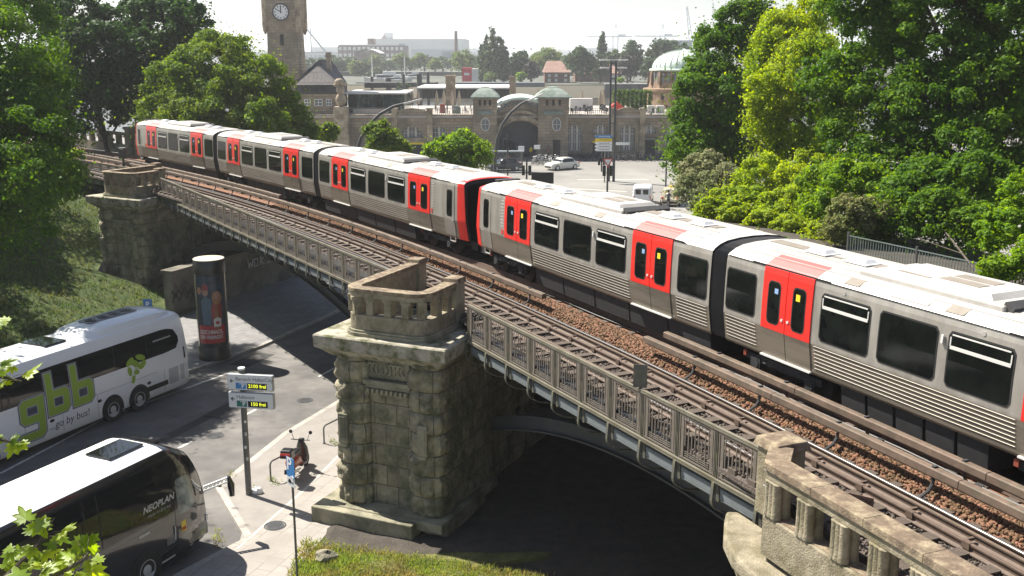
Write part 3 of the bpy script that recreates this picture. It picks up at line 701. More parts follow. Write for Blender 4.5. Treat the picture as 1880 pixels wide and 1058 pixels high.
# ballast beds
mb = MB(); sweep(mb, [(-2.0, -.30), (-1.96, -.255), (.3, -.255), (.3, -.4), (-2.0, -.4)], -4, 104, .5); o = mb.build('dark_ballast', M_('ballast_dark')); tag(o, 'dark brown ballast between the sleepers of the near track', kind='stuff')
mb = MB(); sweep(mb, [(.24, -.30), (.42, -.22), (.55, -.08), (1.0, -.06), (1.25, -.14), (1.6, -.2), (5.7, -.22), (5.7, -.35), (.22, -.35)], -4, 104, .5); o = mb.build('brown_ballast', M_('ballast_brown')); tag(o, 'rust brown ballast between the two tracks', kind='stuff')
def stones(name, n, of, s0, s1, zf, sz, m, label):
    s = s0 + (s1 - s0) * rng.uniform(0, 1, n) ** 1.4; o = of(n); a = .36 + s / RR
    P = np.stack([CX + (RR + o) * np.cos(a), CY + (RR + o) * np.sin(a), zf(o) + rng.uniform(-.01, .02, n)], 1)
    base = np.array([(-1, -1, -1), (1, -1, -1), (1, 1, -1), (-1, 1, -1), (-1, -1, 1), (1, -1, 1), (1, 1, 1), (-1, 1, 1)], float) * .5
    V = base[None] * rng.uniform(.5, 1.2, (n, 8, 1)) * (sz * rng.uniform(.6, 1.4, (n, 1, 3)))
    th_ = rng.uniform(0, 6.28, n); c, s_ = np.cos(th_), np.sin(th_); X = V[..., 0] * c[:, None] - V[..., 1] * s_[:, None]; Y = V[..., 0] * s_[:, None] + V[..., 1] * c[:, None]
    ti = rng.uniform(-.8, .8, n); c, s_ = np.cos(ti)[:, None], np.sin(ti)[:, None]; Z = V[..., 2]; Y, Z = Y * c - Z * s_, Y * s_ + Z * c
    V = np.stack([X, Y, Z], 2) + P[:, None]
    F = np.array([(3, 2, 1, 0), (4, 5, 6, 7), (0, 1, 5, 4), (1, 2, 6, 5), (2, 3, 7, 6), (3, 0, 4, 7)]); F = (F[None] + (np.arange(n) * 8)[:, None, None]).reshape(-1, 4)
    tag(npmesh(name, V.reshape(-1, 3), F, m), label, kind='stuff')
stones('brown_gravel', 30000, lambda n: rng.uniform(.42, 1.35, n), 0, 50, lambda o: np.interp(o, [.24, .42, .55, 1.0, 1.25, 1.6], [-.3, -.22, -.08, -.06, -.14, -.2]), .06, M_('ballast_brown'), 'loose rust brown stones beside the polished rail')
stones('dark_gravel', 26000, lambda n: rng.uniform(-1.96, .28, n), 0, 36, lambda o: -.25 + 0 * o, .05, M_('ballast_dark'), 'loose dark stones between the timber sleepers')

# conductor rails with their covers
def conductor(s0, s1, o, label, arm=-1, z=.30):
    t = thing('conductor_rail', label, 'conductor rail', tuple(T((s0 + s1) / 2, o)), 0, 'covered conductor rails beside the tracks')
    n = max(1, int((s1 - s0) / 5)); e = (s1 - s0) / n
    for i in range(n):
        mb = MB(); a, b = s0 + i * e, s0 + (i + 1) * e - .02
        sweep(mb, [(o - .085, z - .02), (o - .085, z + .11), (o - .06, z + .13), (o + .06, z + .13), (o + .085, z + .11), (o + .085, z - .02)], a, b, 1.); mb.build('cover', M_('cover'), t, world=True)
    mb = MB(); sweep(mb, rect(o, z - .07, .06, .05), s0 + .1, s1 - .1); mb.build('live_rail', M_('rail_side'), t, world=True)
    k = int((s1 - s0) / 2.5)
    for i in range(k):
        s = s0 + .9 + i * 2.5; mb = MB(); P = [T(s, o + arm * .34, -.13), T(s, o + arm * .30, -.10), T(s, o + arm * .10, 0), T(s, o + arm * .02, .12), T(s, o, z - .02)]
        mb.tube(P, .032, 6); p = P[0]; mb.box((p.x, p.y, -.13), (.24, .16, .07), .36 + s / RR); p = T(s, o, z + .15); mb.box((p.x, p.y, z + .145), (.10, .06, .03), .36 + s / RR)
        mb.build('bracket', M_('steel_dark'), t, world=True)
    return t
def soff(p): return (math.atan2(p.y - CY, p.x - CX) - .36) * RR
sL = soff(G(995, 545, .35)); sR = soff(G(1185, 622, .35)); s3 = soff(G(1213, 615, .35)); s4 = soff(G(514, 361, .35))
conductor(sL, 98, .42, 'long rust brown conductor rail cover curving from the far bend to mid viaduct')
conductor(-2, sR, .48, 'lower of two parallel conductor rail covers at the right, beside the polished rail')
conductor(-2, s3, 1.2, 'upper of two parallel conductor rail covers at the right, close to the train', arm=1)
conductor(s4, 98, 1.15, 'short stretch of conductor rail cover close to the far train cars', arm=1)
# ---------------------------------------------------------------- the train
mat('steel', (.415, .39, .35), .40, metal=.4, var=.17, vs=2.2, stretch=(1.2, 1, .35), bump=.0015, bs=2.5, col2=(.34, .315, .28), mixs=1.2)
mat('steel_low', (.28, .245, .195), .42, metal=.4, var=.12, vs=2.5, stretch=(.2, 1, 2), col2=(.18, .16, .13), mixs=1.5)  # darker brown: dirt, plus shade of the inward slope put into the colour
mat('red', (.74, .028, .020), .38, var=.05, coat=.3)
mat('red_roof', (.72, .11, .10), .55, var=.06, vs=3)
mat('roof_paint', (.50, .48, .45), .6, var=.12, vs=1.8, stretch=(.5, 2, 2), col2=(.38, .36, .33), mixs=.9)
mat('roof_grey', (.42, .40, .37), .6, var=.15, vs=4)
mat('rib_light', (.19, .17, .14), .5, metal=.2, var=.1)
mat('train_glass', (.004, .005, .005), .07, var=.0, spec=.12, col2=(.009, .012, .010), mixs=1.6)  # faint greenish noise in the colour imitates reflections in the panes
mat('white_frame', (.62, .61, .58), .4, var=.05)
mat('vent_brown', (.24, .21, .175), .7, var=.2); mat('bellows', (.055, .053, .053), .6, var=.2)
mat('under_dark', (.022, .023, .025), .75, var=.3, vs=5)
mat('yellow', (.85, .62, .03), .5, var=.05); mat('blue_sticker', (.25, .38, .62), .5, var=.05)
mat('tile_rust', (.22, .05, .03), .6, var=.3); mat('red_small', (.6, .05, .03), .5, var=.2)
PROF = [(1.18, .74), (1.22, .80), (1.318, 1.46), (1.32, 1.50), (1.31, 2.1), (1.28, 2.75), (1.255, 2.88), (1.20, 2.935), (1.04, 3.03), (.82, 3.10), (.45, 3.145), (0, 3.16)]
def wz(z): return float(np.interp(z, [p[1] for p in PROF[:8]], [p[0] for p in PROF[:8]]))
def prof_full(e=1., top=1., z0=.74):
    h = [(w_ * e, (z if z < 2.9 else 2.9 + (z - 2.9) * top)) for w_, z in PROF]
    return [(-a, b) for a, b in h] + [(a, b) for a, b in h[::-1][1:]]
NS = -1   # near side is y = -w

def make_train(nm, label, cars):
    # cars: (kind, sideA(xy of left end), sideB(xy of right end)); x runs to the right of the picture along the near side
    P0 = Vector(cars[0][1]); t = thing(nm, label, 'metro train', (P0.x, P0.y, 0), 0, 'coupled metro trains')
    frames = []
    for kind, A, B in cars:
        A, B = Vector(A), Vector(B); L = (B - A).length; d = (B - A) / L; ang = math.atan2(d.y, d.x); nin = Vector((-d.y, d.x))   # inward (away from the camera)
        o = A + nin * 1.30 - P0; loc = (o.x, o.y, 0); frames.append((kind, loc, ang, L))
        def put(mb, name, m=None, smooth=False, bevel=0., label=None, parent=None):
            ob = mb.build(name, m, parent or t, smooth, bevel, label)
            if parent is None: ob.location = loc; ob.rotation_euler = (0, 0, ang)
            return ob
        gl = .30                                # half of a gangway
        x0, x1 = (0, L)
        Ln = 13.1 if kind == 'B' else 13.65; k = L / Ln
        endw = 1.85 * k; dw = 1.80 * k; gap = 5.72 * k
        if kind == 'cabL': d1 = L - endw - dw - gap - dw; d2 = d1 + dw + gap; win = ('r',)
        elif kind == 'cabR': d1 = endw; d2 = d1 + dw + gap; win = ('l',)
        else: d1 = endw; d2 = d1 + dw + gap; win = ('l', 'r')
        # body shell: two materials either side of the waist
        xs = []
        bl = x0 + (0 if kind == 'cabL' else gl); br = x1 - (0 if kind == 'cabR' else gl)
        n = 40
        def sec(x):
            e, top, sh = 1., 1., 0.
            for edge, sgn, c in ((x0, 1, 'cabL'), (x1, -1, 'cabR')):
                if kind == c:
                    q = (x - edge) * sgn
                    if q < 1.0: u = 1 - q; e = 1 - .10 * u ** 2; top = 1 - .5 * u ** 2; sh = sgn * .28 * max(0, 1 - q / .6)
            return e, top, sh
        X = [bl + (br - bl) * i / n for i in range(n + 1)]
        if kind == 'cabL': X = [x0 + q for q in (0, .12, .3, .55, .8, 1.0)] + [x for x in X if x > x0 + 1.1]
        if kind == 'cabR': X = [x for x in X if x < x1 - 1.1] + [x1 - q for q in (1.0, .8, .55, .3, .12, 0)]
        def place(x, off=0.):
            e, top, sh = sec(x); out = []
            for y, z in prof_full(e, top):
                out.append((x + sh * (max(0, (z - .74)) / 2.6) ** 1.3, y * (1 + off), z + (off * .6 if z > 3 else 0)))
            return out
        rows = [place(x) for x in X]
        mb = MB(); nj = len(rows[0]); mb.v = [p for r in rows for p in r]; mb.use(M_('steel'))
        lower = {0, 1, 2, nj - 2, nj - 3, nj - 4}; roof = set(range(7, nj - 8))
        for i in range(len(rows) - 1):
            for j in range(nj - 1):
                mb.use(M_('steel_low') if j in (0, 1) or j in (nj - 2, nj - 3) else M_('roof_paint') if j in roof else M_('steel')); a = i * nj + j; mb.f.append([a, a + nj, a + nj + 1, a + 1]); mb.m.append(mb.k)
        mb.use(M_('under_dark')); mb.f.append([i for i in range(nj)]); mb.m.append(mb.k); mb.f.append([(len(rows) - 1) * nj + i for i in range(nj)][::-1]); mb.m.append(mb.k)
        mb.f.append([0, nj - 1, len(rows) * nj - 1, (len(rows) - 1) * nj][::-1]); mb.m.append(mb.k)
        body = put(mb, 'car_body', None, False)
        def patch(xa, xb, za, zb, off, m, name, parent=t, cx=.0, nx=8, r=0., thick=True, label=None, smooth=False):
            # a slightly proud piece that follows the side
            mb = MB(); zs = sorted(set([za, zb] + [z for _, z in PROF if za < z < zb])); rows = []
            for i in range(nx + 1):
                x = xa + (xb - xa) * i / nx; q = min(x - xa, xb - x); row = []
                c = 0
                if r > 0 and q < r: c = r - math.sqrt(max(0, r * r - (r - q) ** 2))
                for z in zs:
                    zz = min(max(z, za + c), zb - c); e, _, sh = sec(x); row.append((x + sh * (max(0, zz - .74) / 2.6) ** 1.3, NS * (wz(zz) * e + off), zz))
                rows.append(row)
            mb.grid(rows)
            if thick:                            # rim back to the body
                for R2 in ([r_[0] for r_ in rows], [r_[-1] for r_ in rows][::-1], rows[0][::-1], rows[-1]):
                    mb.grid([R2, [(p[0], p[1] + .03, p[2]) for p in R2]], True)
            return mb
        def window(xa, xb, za, zb, hopper, lab=None):
            w1 = patch(xa - .035, xb + .035, za - .035, zb + .035, .008, None, '', r=.09, nx=24)
            wo_ = put(w1, 'window', M_('rubber'), label=lab)
            for q in [patch(xa, xb, za, zb, .013, None, '', r=.07, nx=24)]: q.build('pane', M_('train_glass'), wo_)
            mb = MB()
            if hopper:
                zh = zb - .25
                for a, b, c, d_ in ((xa + .03, xb - .03, zh - .055, zh + .01), (xa + .06, xb - .06, zb - .045, zb - .02), (xa + .02, xa + .045, zh, zb - .08), (xb - .045, xb - .02, zh, zb - .08)):
                    q = patch(a, b, c, d_, .026, None, '', nx=1); mb.add(q.v, q.f)
                mb.build('hopper_frame', M_('white_frame'), wo_)
            return wo_
        def ribs(xa, xb):
            mb = MB()
            for i in range(7):
                z = .92 + i * .085; y = NS * (wz(z) + .006); mb.add([(xa, y, z - .010), (xb, y, z - .010), (xb, y - .008, z), (xa, y - .008, z), (xb, y, z + .008), (xa, y, z + .008)], [(0, 1, 2, 3), (3, 2, 4, 5)])
            put(mb, 'side_ribs', M_('rib_light'))
        # doors
        for dx in (d1, d2):
            for side in (0, 1):
                xa = dx + side * dw / 2 + .012; xb = dx + (side + 1) * dw / 2 - .012
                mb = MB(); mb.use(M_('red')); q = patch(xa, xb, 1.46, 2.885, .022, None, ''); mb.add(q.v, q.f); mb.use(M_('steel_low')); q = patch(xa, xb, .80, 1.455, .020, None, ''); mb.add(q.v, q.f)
                do = put(mb, 'door', None)
                wa, wb = (xa + .25, xb - .17) if side == 0 else (xa + .17, xb - .25); wa, wb = xa + .22, xb - .22
                fr = patch(wa - .03, wb + .03, 1.60, 2.60, .028, None, '', r=.12, nx=16).build('window_seal', M_('rubber'), do)
                patch(wa, wb, 1.63, 2.57, .032, None, '', r=.10, nx=16).build('door_window', M_('train_glass'), do)
                if side: patch(wa + .09, wa + .22, 2.30, 2.45, .036, None, '', nx=1).build('sticker', M_('yellow'), do); patch(wa + .09, wa + .2, 1.66, 1.8, .036, None, '', nx=1)
                else: patch(wb - .17, wb - .05, 2.32, 2.44, .036, None, '', nx=1).build('sticker', M_('blue_sticker'), do)
                mb = MB(); bx = xa + .09 if side else xb - .09; y = NS * (wz(1.75) + .028)
                mb.tube([(bx, y + .01, 1.76), (bx, y - .015, 1.76)], .035, 8); mb.build('button', M_('white_frame'), do)
            mb = MB(); mb.box((dx + dw / 2, NS * (wz(.8) + .03), .785), (dw + .02, .09, .035)); put(mb, 'door_step', M_('white_frame'))
            mb = MB(); mb.box((dx + dw * .5, NS * (wz(2.89) + .02), 2.905), (dw + .9, .03, .025)); put(mb, 'door_gutter', M_('rubber'))
            # red patch over the door on the roof edge
            rows = []
            for i in range(5):
                x = dx + dw * i / 4; rows.append([(x, NS * (w_ + .004), z + .004) for w_, z in PROF[6:10]])
            mb = MB(); mb.grid(rows); put(mb, 'roof_patch', M_('red_roof'))
            mb = MB(); mb.grid([[(x_, -y, z) for x_, y, z in r_] for r_ in rows]); put(mb, 'roof_patch', M_('red_roof'))
        # windows of the saloon
        c = d1 + dw; u = gap / 5.72
        for a, b, h in ((.30, 1.78, 1), (2.10, 3.62, 0), (3.94, 5.42, 1)): window(c + a * u, c + b * u, 1.62, 2.62, h)
        ribs(c + .12 * u, c + 5.60 * u)
        mb = MB(); y = NS * (wz(2.5) + .03); xx = c + 3.78 * u; mb.box((xx, y, 2.46), (.05, .06, .16), top=(1, .4)); put(mb, 'side_lamp', M_('white_frame'))
        for xx in (c + .95 * u, c + 4.7 * u):
            mb = MB(); y = NS * (wz(2.76)); mb.tube([(xx, y + .01, 2.76), (xx, y - .012, 2.76)], .045, 10); put(mb, 'car_badge', M_('roof_grey'))
        if 'l' in win: window(.42 * k, 1.55 * k, 1.62, 2.58, 0); ribs(.40 * k, 1.62 * k)
        if 'r' in win: window(L - 1.55 * k, L - .42 * k, 1.62, 2.58, 0); ribs(L - 1.62 * k, L - .40 * k)
        # the dark far side windows and doors
        for a, b, m in ((d1, d1 + dw, 'red'), (d2, d2 + dw, 'red')):
            mb = MB(); mb.grid([[(x, wz(z) + .015, z) for z in (1.46, 2.1, 2.85)] for x in (a, b)], True); put(mb, 'door', M_(m), label='red door on the far side')
        mb = MB(); mb.grid([[(x, wz(z) + .01, z) for z in (1.62, 2.1, 2.62)] for x in (c + .3, c + 5.4 * u)], True); put(mb, 'window', M_('train_glass'), label='window band on the far side')
        # roof: ribs along it, air unit, ventilators, grilles
        mb = MB()
        for y, z in ((-.98, 3.052), (-.72, 3.115), (-.45, 3.147), (.45, 3.147), (.72, 3.115), (.98, 3.052)):
            mb.box(((bl + br) / 2, y, z + .004), (br - bl - (1.6 if 'cab' in kind else .2), .03, .02))
        for i in range(9):
            for sy in (-1, 1): y = .14 + i * .018; 
        put(mb, 'roof_seams', M_('roof_paint')); mb = MB()
        for sy in (-1, 1): mb.box(((bl + br) / 2, sy * 1.262, 2.885), (br - bl - (2.2 if 'cab' in kind else .1), .02, .016))
        put(mb, 'gutter', M_('rubber')); mb = MB(); mb.box(((bl + br) / 2, 0, 3.166), (br - bl - (2.6 if 'cab' in kind else .4), .34, .012)); put(mb, 'roof_centre_strip', M_('vent_brown'))  # plain darker strip along the roof centre
        mc = (d1 + d2 + dw) / 2; mb = MB()
        mb.prism([(mc - 1.9, -.82), (mc + 1.7, -.82), (mc + 1.7, .82), (mc - 1.9, .82)], 3.0, 3.21)
        o = put(mb, 'air_unit', M_('roof_grey'), bevel=.03)
        mb = MB(); mb.box((mc - .1, 0, 3.255), (2.9, 1.35, .11), top=(.9, .86)); mb.build('air_unit_lid', M_('roof_paint'), o)
        mb = MB(); mb.box((mc + .25, -.2, 3.315), (.95, .32, .012)); mb.box((mc + .25, .22, 3.315), (.95, .32, .012)); mb.box((mc - .7, -.5, 3.312), (.8, .1, .012)); mb.build('grille', M_('vent_brown'), o)
        mb = MB(); mb.box((mc + 1.74, 0, 3.18), (.22, 1.5, .12), ry=.4); mb.build('dark_recess', M_('bellows'), o)
        for q in (-1.55, 0, 1.1):
            wd = .42 if q else .95; xx = mc + q - .15; mb = MB(); 
            mb.grid([[(x, -(1.19), 2.943), (x, -.96, 3.055)] for x in (xx - wd / 2, xx + wd / 2)]); mb.v = [(a, b - .012, c_ + .012) for a, b, c_ in mb.v]
            put(mb, 'side_grille', M_('roof_grey') if q == 0 else M_('vent_brown'))
        for q in (-4.1, -2.75, 3.0, 4.35):
            xx = mc + q * k
            if not (x0 + .8 < xx < x1 - .8): continue
            mb = MB(); mb.box((xx, -.10, 3.18), (.72, .46, .03)); mb.box((xx, -.10, 3.235), (.62, .38, .09), top=(.72, .6)); put(mb, 'roof_vent', M_('white_paint'), bevel=.008)
        mb = MB(); mb.box((mc - 3.4 * k, -.04, 3.17), (.4, .2, .05)); put(mb, 'roof_plate', M_('roof_grey'))
        if 'cab' in kind:
            sg = 1 if kind == 'cabL' else -1; ex = x0 if sg > 0 else x1
            # cab door, red nose, windscreen
            a, b = ex + sg * .72, ex + sg * 1.48; a, b = min(a, b), max(a, b)
            dd_ = put(patch(a, b, .84, 2.8, .012, None, '', nx=3), 'cab_door', M_('steel'))
            patch(a + .20, b - .14, 1.58, 2.6, .018, None, '', r=.1, nx=14).build('window_seal', M_('rubber'), dd_)
            patch(a + .23, b - .17, 1.61, 2.57, .023, None, '', r=.09, nx=14).build('door_window', M_('train_glass'), dd_)
            mb = MB(); hx = b - .08 if sg < 0 else a + .10; y = NS * (wz(1.3) + .03); mb.tube([(hx, y, 1.05), (hx, y - .03, 1.07), (hx, y - .03, 1.45), (hx, y, 1.47)], .012, 6); mb.build('handle', M_('white_frame'), dd_)
            rows = []
            for q in (0, .12, .3, .5):
                x = ex + sg * q; rows.append([(p[0], p[1] * 1.006, p[2] + (.008 if p[2] > 3 else 0)) for p in place(x)])
            nrow = len(rows[0]); mb = MB()
            mb.grid([[r_[j] for j in range(nrow)] for r_ in rows], sg < 0)
            # keep the red to the sides and a thin rim on the roof
            mb2 = MB(); rr_ = []
            for q in (0, .12, .3, .5):
                x = ex + sg * q; rr_.append(place(x))
            zlim = 2.95
            for i in range(3):
                for j in range(nrow - 1):
                    if rr_[i][j][2] < zlim or rr_[i][j + 1][2] < zlim or i == 0:
                        f4 = [rr_[i][j], rr_[i + 1][j], rr_[i + 1][j + 1], rr_[i][j + 1]]; f4 = [(p[0] - sg * .003, p[1] * 1.006, p[2] + (.008 if p[2] > 3 else 0)) for p in f4]; mb2.add(f4, [(0, 1, 2, 3) if sg > 0 else (3, 2, 1, 0)])
            put(mb2, 'nose', M_('red'))
            F_ = place(ex); cx_ = sum(p[0] for p in F_) / len(F_)
            mb = MB(); k0 = [j for j, p in enumerate(F_)]
            inner = [(p[0] + sg * .05, p[1] * .90, 1.0 + (p[2] - 1.0) * .93) for p in F_]
            outer = [(p[0] - sg * .006, p[1] * 1.0, p[2]) for p in F_]
            mb.grid([outer, inner], sg < 0); put(mb, 'front_rim', M_('red'))
            mb = MB(); mb.add([(p[0] - sg * .08, p[1], p[2]) for p in inner], [list(range(len(inner)))]); mb.grid([inner, [(p[0] - sg * .08, p[1], p[2]) for p in inner]]); put(mb, 'windscreen', M_('train_glass'))
            mb = MB(); mb.box((ex - sg * .05, 0, .55), (.5, 1.7, .3)); mb.tube([(ex - sg * .5, 0, .55), (ex + sg * .3, 0, .55)], .10, 8); put(mb, 'coupler', M_('under_dark'))
            mb = MB(); hx = ex + sg * 1.0; mb.bar((hx - .2, -1.2, .62), (hx + .2, -1.2, .62), .03, .04); mb.bar((hx - .2, -1.2, .62), (hx - .2, -1.2, .8), .03, .03); mb.bar((hx + .2, -1.2, .62), (hx + .2, -1.2, .8), .03, .03); put(mb, 'cab_step', M_('roof_grey'))
            if sg > 0:
                mb = MB(); mb.box((ex + .62, -.2, 3.17), (.28, .9, .05)); put(mb, 'roof_bar', M_('bellows'))
            mb = MB(); y = NS * (wz(1.62) + .012); hx = (d1 - .16) if sg > 0 else (d2 + dw + .16); mb.box((hx, y, 1.62), (.12, .01, .16)); put(mb, 'notice', M_('red_small'))
            mb = MB(); hx = (d1 - .20) if sg > 0 else (d2 + dw + .22)
            for i in range(9): mb.box((hx, NS * (wz(1.8 + i * .11) + .004), 1.8 + i * .11), (.2, .008, .03))
            put(mb, 'ribbed_plate', M_('roof_paint'))
            bxs = [ex + sg * 2.35, (x1 if sg > 0 else x0)]
        else: bxs = [x0, x1]
        # bogies and boxes under the floor
        bo = []
        if kind == 'cabL': bo = [2.45]
        elif kind == 'cabR': bo = [L - 2.45]
        else: bo = [2.3, L - 2.3]
        if kind == 'cabL': bo.append(L - .0) if False else None
        for bx in bo:
            mb = MB(); yq = 1.02
            for sy in (-1, 1):
                mb.box((bx, sy * yq, .55), (2.6, .14, .16)); mb.box((bx - .95, sy * yq, .43), (.34, .2, .3)); mb.box((bx + .95, sy * yq, .43), (.34, .2, .3))
                for q in (-.62, .62, 0): mb.lathe([(.11, .5), (.09, .54), (.11, .58), (.09, .62), (.11, .66), (.09, .70)], (bx + q, sy * yq, 0), 10)
            mb.box((bx, 0, .5), (.6, 2., .2)); bg_ = put(mb, 'bogie', M_('under_dark'))
            for q in (-.95, .95):
                mb = MB()
                for sy in (-1, 1): mb.tube([(bx + q, sy * .68, .43), (bx + q, sy * .82, .43)], .43, 20); mb.tube([(bx + q, sy * .8, .43), (bx + q, sy * 1.14, .43)], .13, 10)
                mb.tube([(bx + q, -.7, .43), (bx + q, .7, .43)], .08, 8); mb.build('wheelset', M_('under_dark'), bg_)
            mb = MB(); mb.box((bx - 1.32, -1.12, .60), (.10, .05, .14)); mb.build('bogie_label', M_('tile_rust'), bg_)
        occ = sorted(bo); a = {'cabL': 4.4, 'B': 4.2, 'cabR': .4}[kind]; b = {'cabL': L - .4, 'B': L - 4.2, 'cabR': L - 4.4}[kind]
        nb = 5; e_ = (b - a) / nb
        for i in range(nb):
            xa = a + i * e_; mb = MB(); mb.box((xa + e_ / 2, 0, .45), (e_ - .06, 2.1, .62), top=(1, 1.08)); bb = put(mb, 'equipment_box', M_('under_dark'), bevel=.02)
            if i % 2 == 0:
                mb = MB(); mb.add([(xa + .35, -1.085, .50), (xa + .47, -1.085, .50), (xa + .41, -1.09, .60)], [(0, 1, 2)]); mb.build('warning_mark', M_('yellow'), bb)
    # gangways between neighbouring cars
    for (k1, l1, a1, L1), (k2, l2, a2, L2) in zip(frames[:-1], frames[1:]):
        rows = []; N = 10
        pA = Vector((l1[0] + math.cos(a1) * (L1 - .32), l1[1] + math.sin(a1) * (L1 - .32), 0)); pB = Vector((l2[0] + math.cos(a2) * .32, l2[1] + math.sin(a2) * .32, 0))
        for i in range(N + 1):
            u = i / N; p = pA.lerp(pB, u); a = a1 + (a2 - a1) * u; e = .985 if i % 2 == 0 else .90
            rows.append([(p.x - math.sin(a) * y * e, p.y + math.cos(a) * y * e, .74 + (z - .74) * (.99 if e > .95 else .975)) for y, z in prof_full()])
        mb = MB(); mb.grid(rows, True); mb.build('gangway', M_('bellows'), t)
    return t
def sidepts(*p): return p
make_train('metro_train', 'nearer red and silver metro train of the coupled pair, filling the right half',
           [('cabL', (-1.42, 37.45), (5.06, 24.83)), ('B', (5.06, 24.83), (10.27, 13.74)), ('cabR', (10.27, 13.74), (14.7, 1.9))])
make_train('metro_train', 'farther red and silver metro train of the coupled pair, rounding the bend before the trees',
           [('cabL', (-26.1, 71.9), (-17.57, 61.62)), ('B', (-17.57, 61.62), (-9.56, 50.58)), ('cabR', (-9.56, 50.58), (-1.80, 38.15))])
# ---------------------------------------------------------------- coaches
mat('bus_white', (.86, .87, .88), .28, var=.03, coat=.5); mat('bus_black', (.018, .018, .02), .12, var=.05, coat=.8)
mat('bus_roof_white', (.80, .80, .78), .5, var=.04, vs=2); mat('bus_glass', (.008, .009, .010), .04, var=0, spec=.6)
mat('bus_grey', (.20, .20, .21), .25, var=.05, coat=.5); mat('rim', (.62, .62, .62), .3, metal=.35, var=.1)
mat('logo_green', (.28, .42, .035), .4, var=.05); mat('logo_band', (.13, .15, .21), .4, var=.05); mat('logo_dark', (.05, .055, .08), .4, var=.05); mat('logo_pale', (.45, .60, .20), .4, var=.05)
mat('silver_text', (.50, .50, .48), .4, var=.05); mat('lamp_red', (.6, .03, .02), .3, var=.05)
import bmesh
class Bus:
    # local: x forward, y left, z up from the road
    def __init__(s, L, prof, front, rear): s.L = L; s.prof = prof; s.front = front; s.rear = rear
    def e(s, x):
        f, r = s.front, s.rear; w_, top, sh = 1., 0., 0.
        q = s.L - x
        if q < f[0]: u = 1 - q / f[0]; w_ = 1 - f[1] * u ** 2.2; top = f[2] * u ** 2
        if x < r[0]: u = 1 - x / r[0]; w_ = min(w_, 1 - r[1] * u ** 2.2); top = max(top, r[2] * u ** 2)
        return w_, top
    def shx(s, x, z):
        q = s.L - x; zz = max(0, (z - .9) / 2.9)
        a = -s.front[3] * zz ** 2 * max(0, 1 - q / 1.6); b = s.rear[3] * zz ** 2 * max(0, 1 - x / 1.2)
        return x + a + b
    def w(s, z): pz = [p for p in s.prof]; return float(np.interp(z, [p[1] for p in pz][:-2], [p[0] for p in pz][:-2]))
    def section(s, x):
        e, top = s.e(x); h = [(a * e, z - (top * max(0, z - 2.2) / 1.5)) for a, z in s.prof]; full = [(-a, z) for a, z in h] + [(a, z) for a, z in h[::-1]]
        return [(s.shx(x, z), y, z) for y, z in full]
    def body(s, n=40):
        X = [0, .06, .18, .4, .7, 1.1] + list(np.linspace(1.4, s.L - 1.8, n)) + [s.L - q for q in (1.5, 1.1, .8, .5, .28, .12, .04, 0)]
        rows = [s.section(x) for x in X]; mb = MB(); mb.grid(rows); mb.add(rows[0], [list(range(len(rows[0])))]); mb.add(rows[-1], [list(range(len(rows[0])))[::-1]])
        a = rows; mb.grid([[r[-1] for r in a], [r[0] for r in a]]); return mb
    def side(s, xa, xb, zb, zt, off, sg=1, nx=30, r=0., rim=True):   # zb, zt numbers or functions of x; sg=+1 left side
        fb = zb if callable(zb) else (lambda x: zb); ft = zt if callable(zt) else (lambda x: zt); rows = []
        for i in range(nx + 1):
            x = xa + (xb - xa) * i / nx; e, top = s.e(x); q = min(x - xa, xb - x); c = 0
            if r and q < r: c = r - math.sqrt(max(0, r * r - (r - q) ** 2))
            b, t = fb(x) + c, ft(x) - c; row = []
            for j in range(7):
                z = b + (t - b) * j / 6; row.append((s.shx(x, z), sg * (s.w(z) * e + off), z - top * max(0, z - 2.2) / 1.5))
            rows.append(row)
        mb = MB(); mb.grid(rows)
        if rim:
            for R2 in ([q[0] for q in rows], [q[-1] for q in rows], rows[0], rows[-1]): mb.grid([R2, [(p[0], p[1] - sg * (off + .02), p[2]) for p in R2]])
        return mb
    def decal(s, me, x0, z0, off, sg=1, flip=-1, build=None):   # flat mesh put on the side; flip=-1: reads along -x (left side)
        bm = bmesh.new(); bm.from_mesh(me)
        for _, z in s.prof: bmesh.ops.bisect_plane(bm, geom=bm.verts[:] + bm.edges[:] + bm.faces[:], plane_co=(0, z - z0, 0), plane_no=(0, 1, 0))
        bm.to_mesh(me); bm.free()
        def f(v): x = x0 + flip * v.x; z = z0 + v.y; return (x, sg * (s.w(z) + off), z)
        mb = MB(); mb.mesh(me, f); return mb
def wheel(parent, x, y, sg, r=.50, name='wheel'):
    mb = MB(); P = [(r - .02, -.14), (r, -.11), (r, .06), (r - .03, .09), (.31, .095), (.29, .05)]
    rows = [[(x + rr * math.cos(a), y + sg * d, r + rr * math.sin(a)) for a in np.linspace(0, 2 * math.pi, 29)] for rr, d in P]; mb.grid(rows); o = mb.build(name, M_('rubber'), parent, True)
    mb = MB(); P = [(.30, .085), (.285, .09), (.27, .03), (.17, .02), (.15, .07), (.06, .08), (.0, .08)]
    rows = [[(x + rr * math.cos(a), y + sg * d, r + rr * math.sin(a)) for a in np.linspace(0, 2 * math.pi, 21)] for rr, d in P]; mb.grid(rows)
    for k in range(10): a = k * .628; mb.tube([(x + .22 * math.cos(a), y + sg * .02, r + .22 * math.sin(a)), (x + .22 * math.cos(a), y + sg * .05, r + .22 * math.sin(a))], .02, 6)
    mb.build('rim', M_('rim'), o, True)
    mb = MB(); mb.add([(x + (r + .07) * math.cos(a), y + sg * .004, r + .02 + (r + .09) * math.sin(a)) for a in np.linspace(-.25, math.pi + .25, 20)], [list(range(20))]); return mb  # flat dark disc: shade of the open wheel well given as a panel
RD = Vector((.414, .910)); RA = math.atan2(RD.y, RD.x)
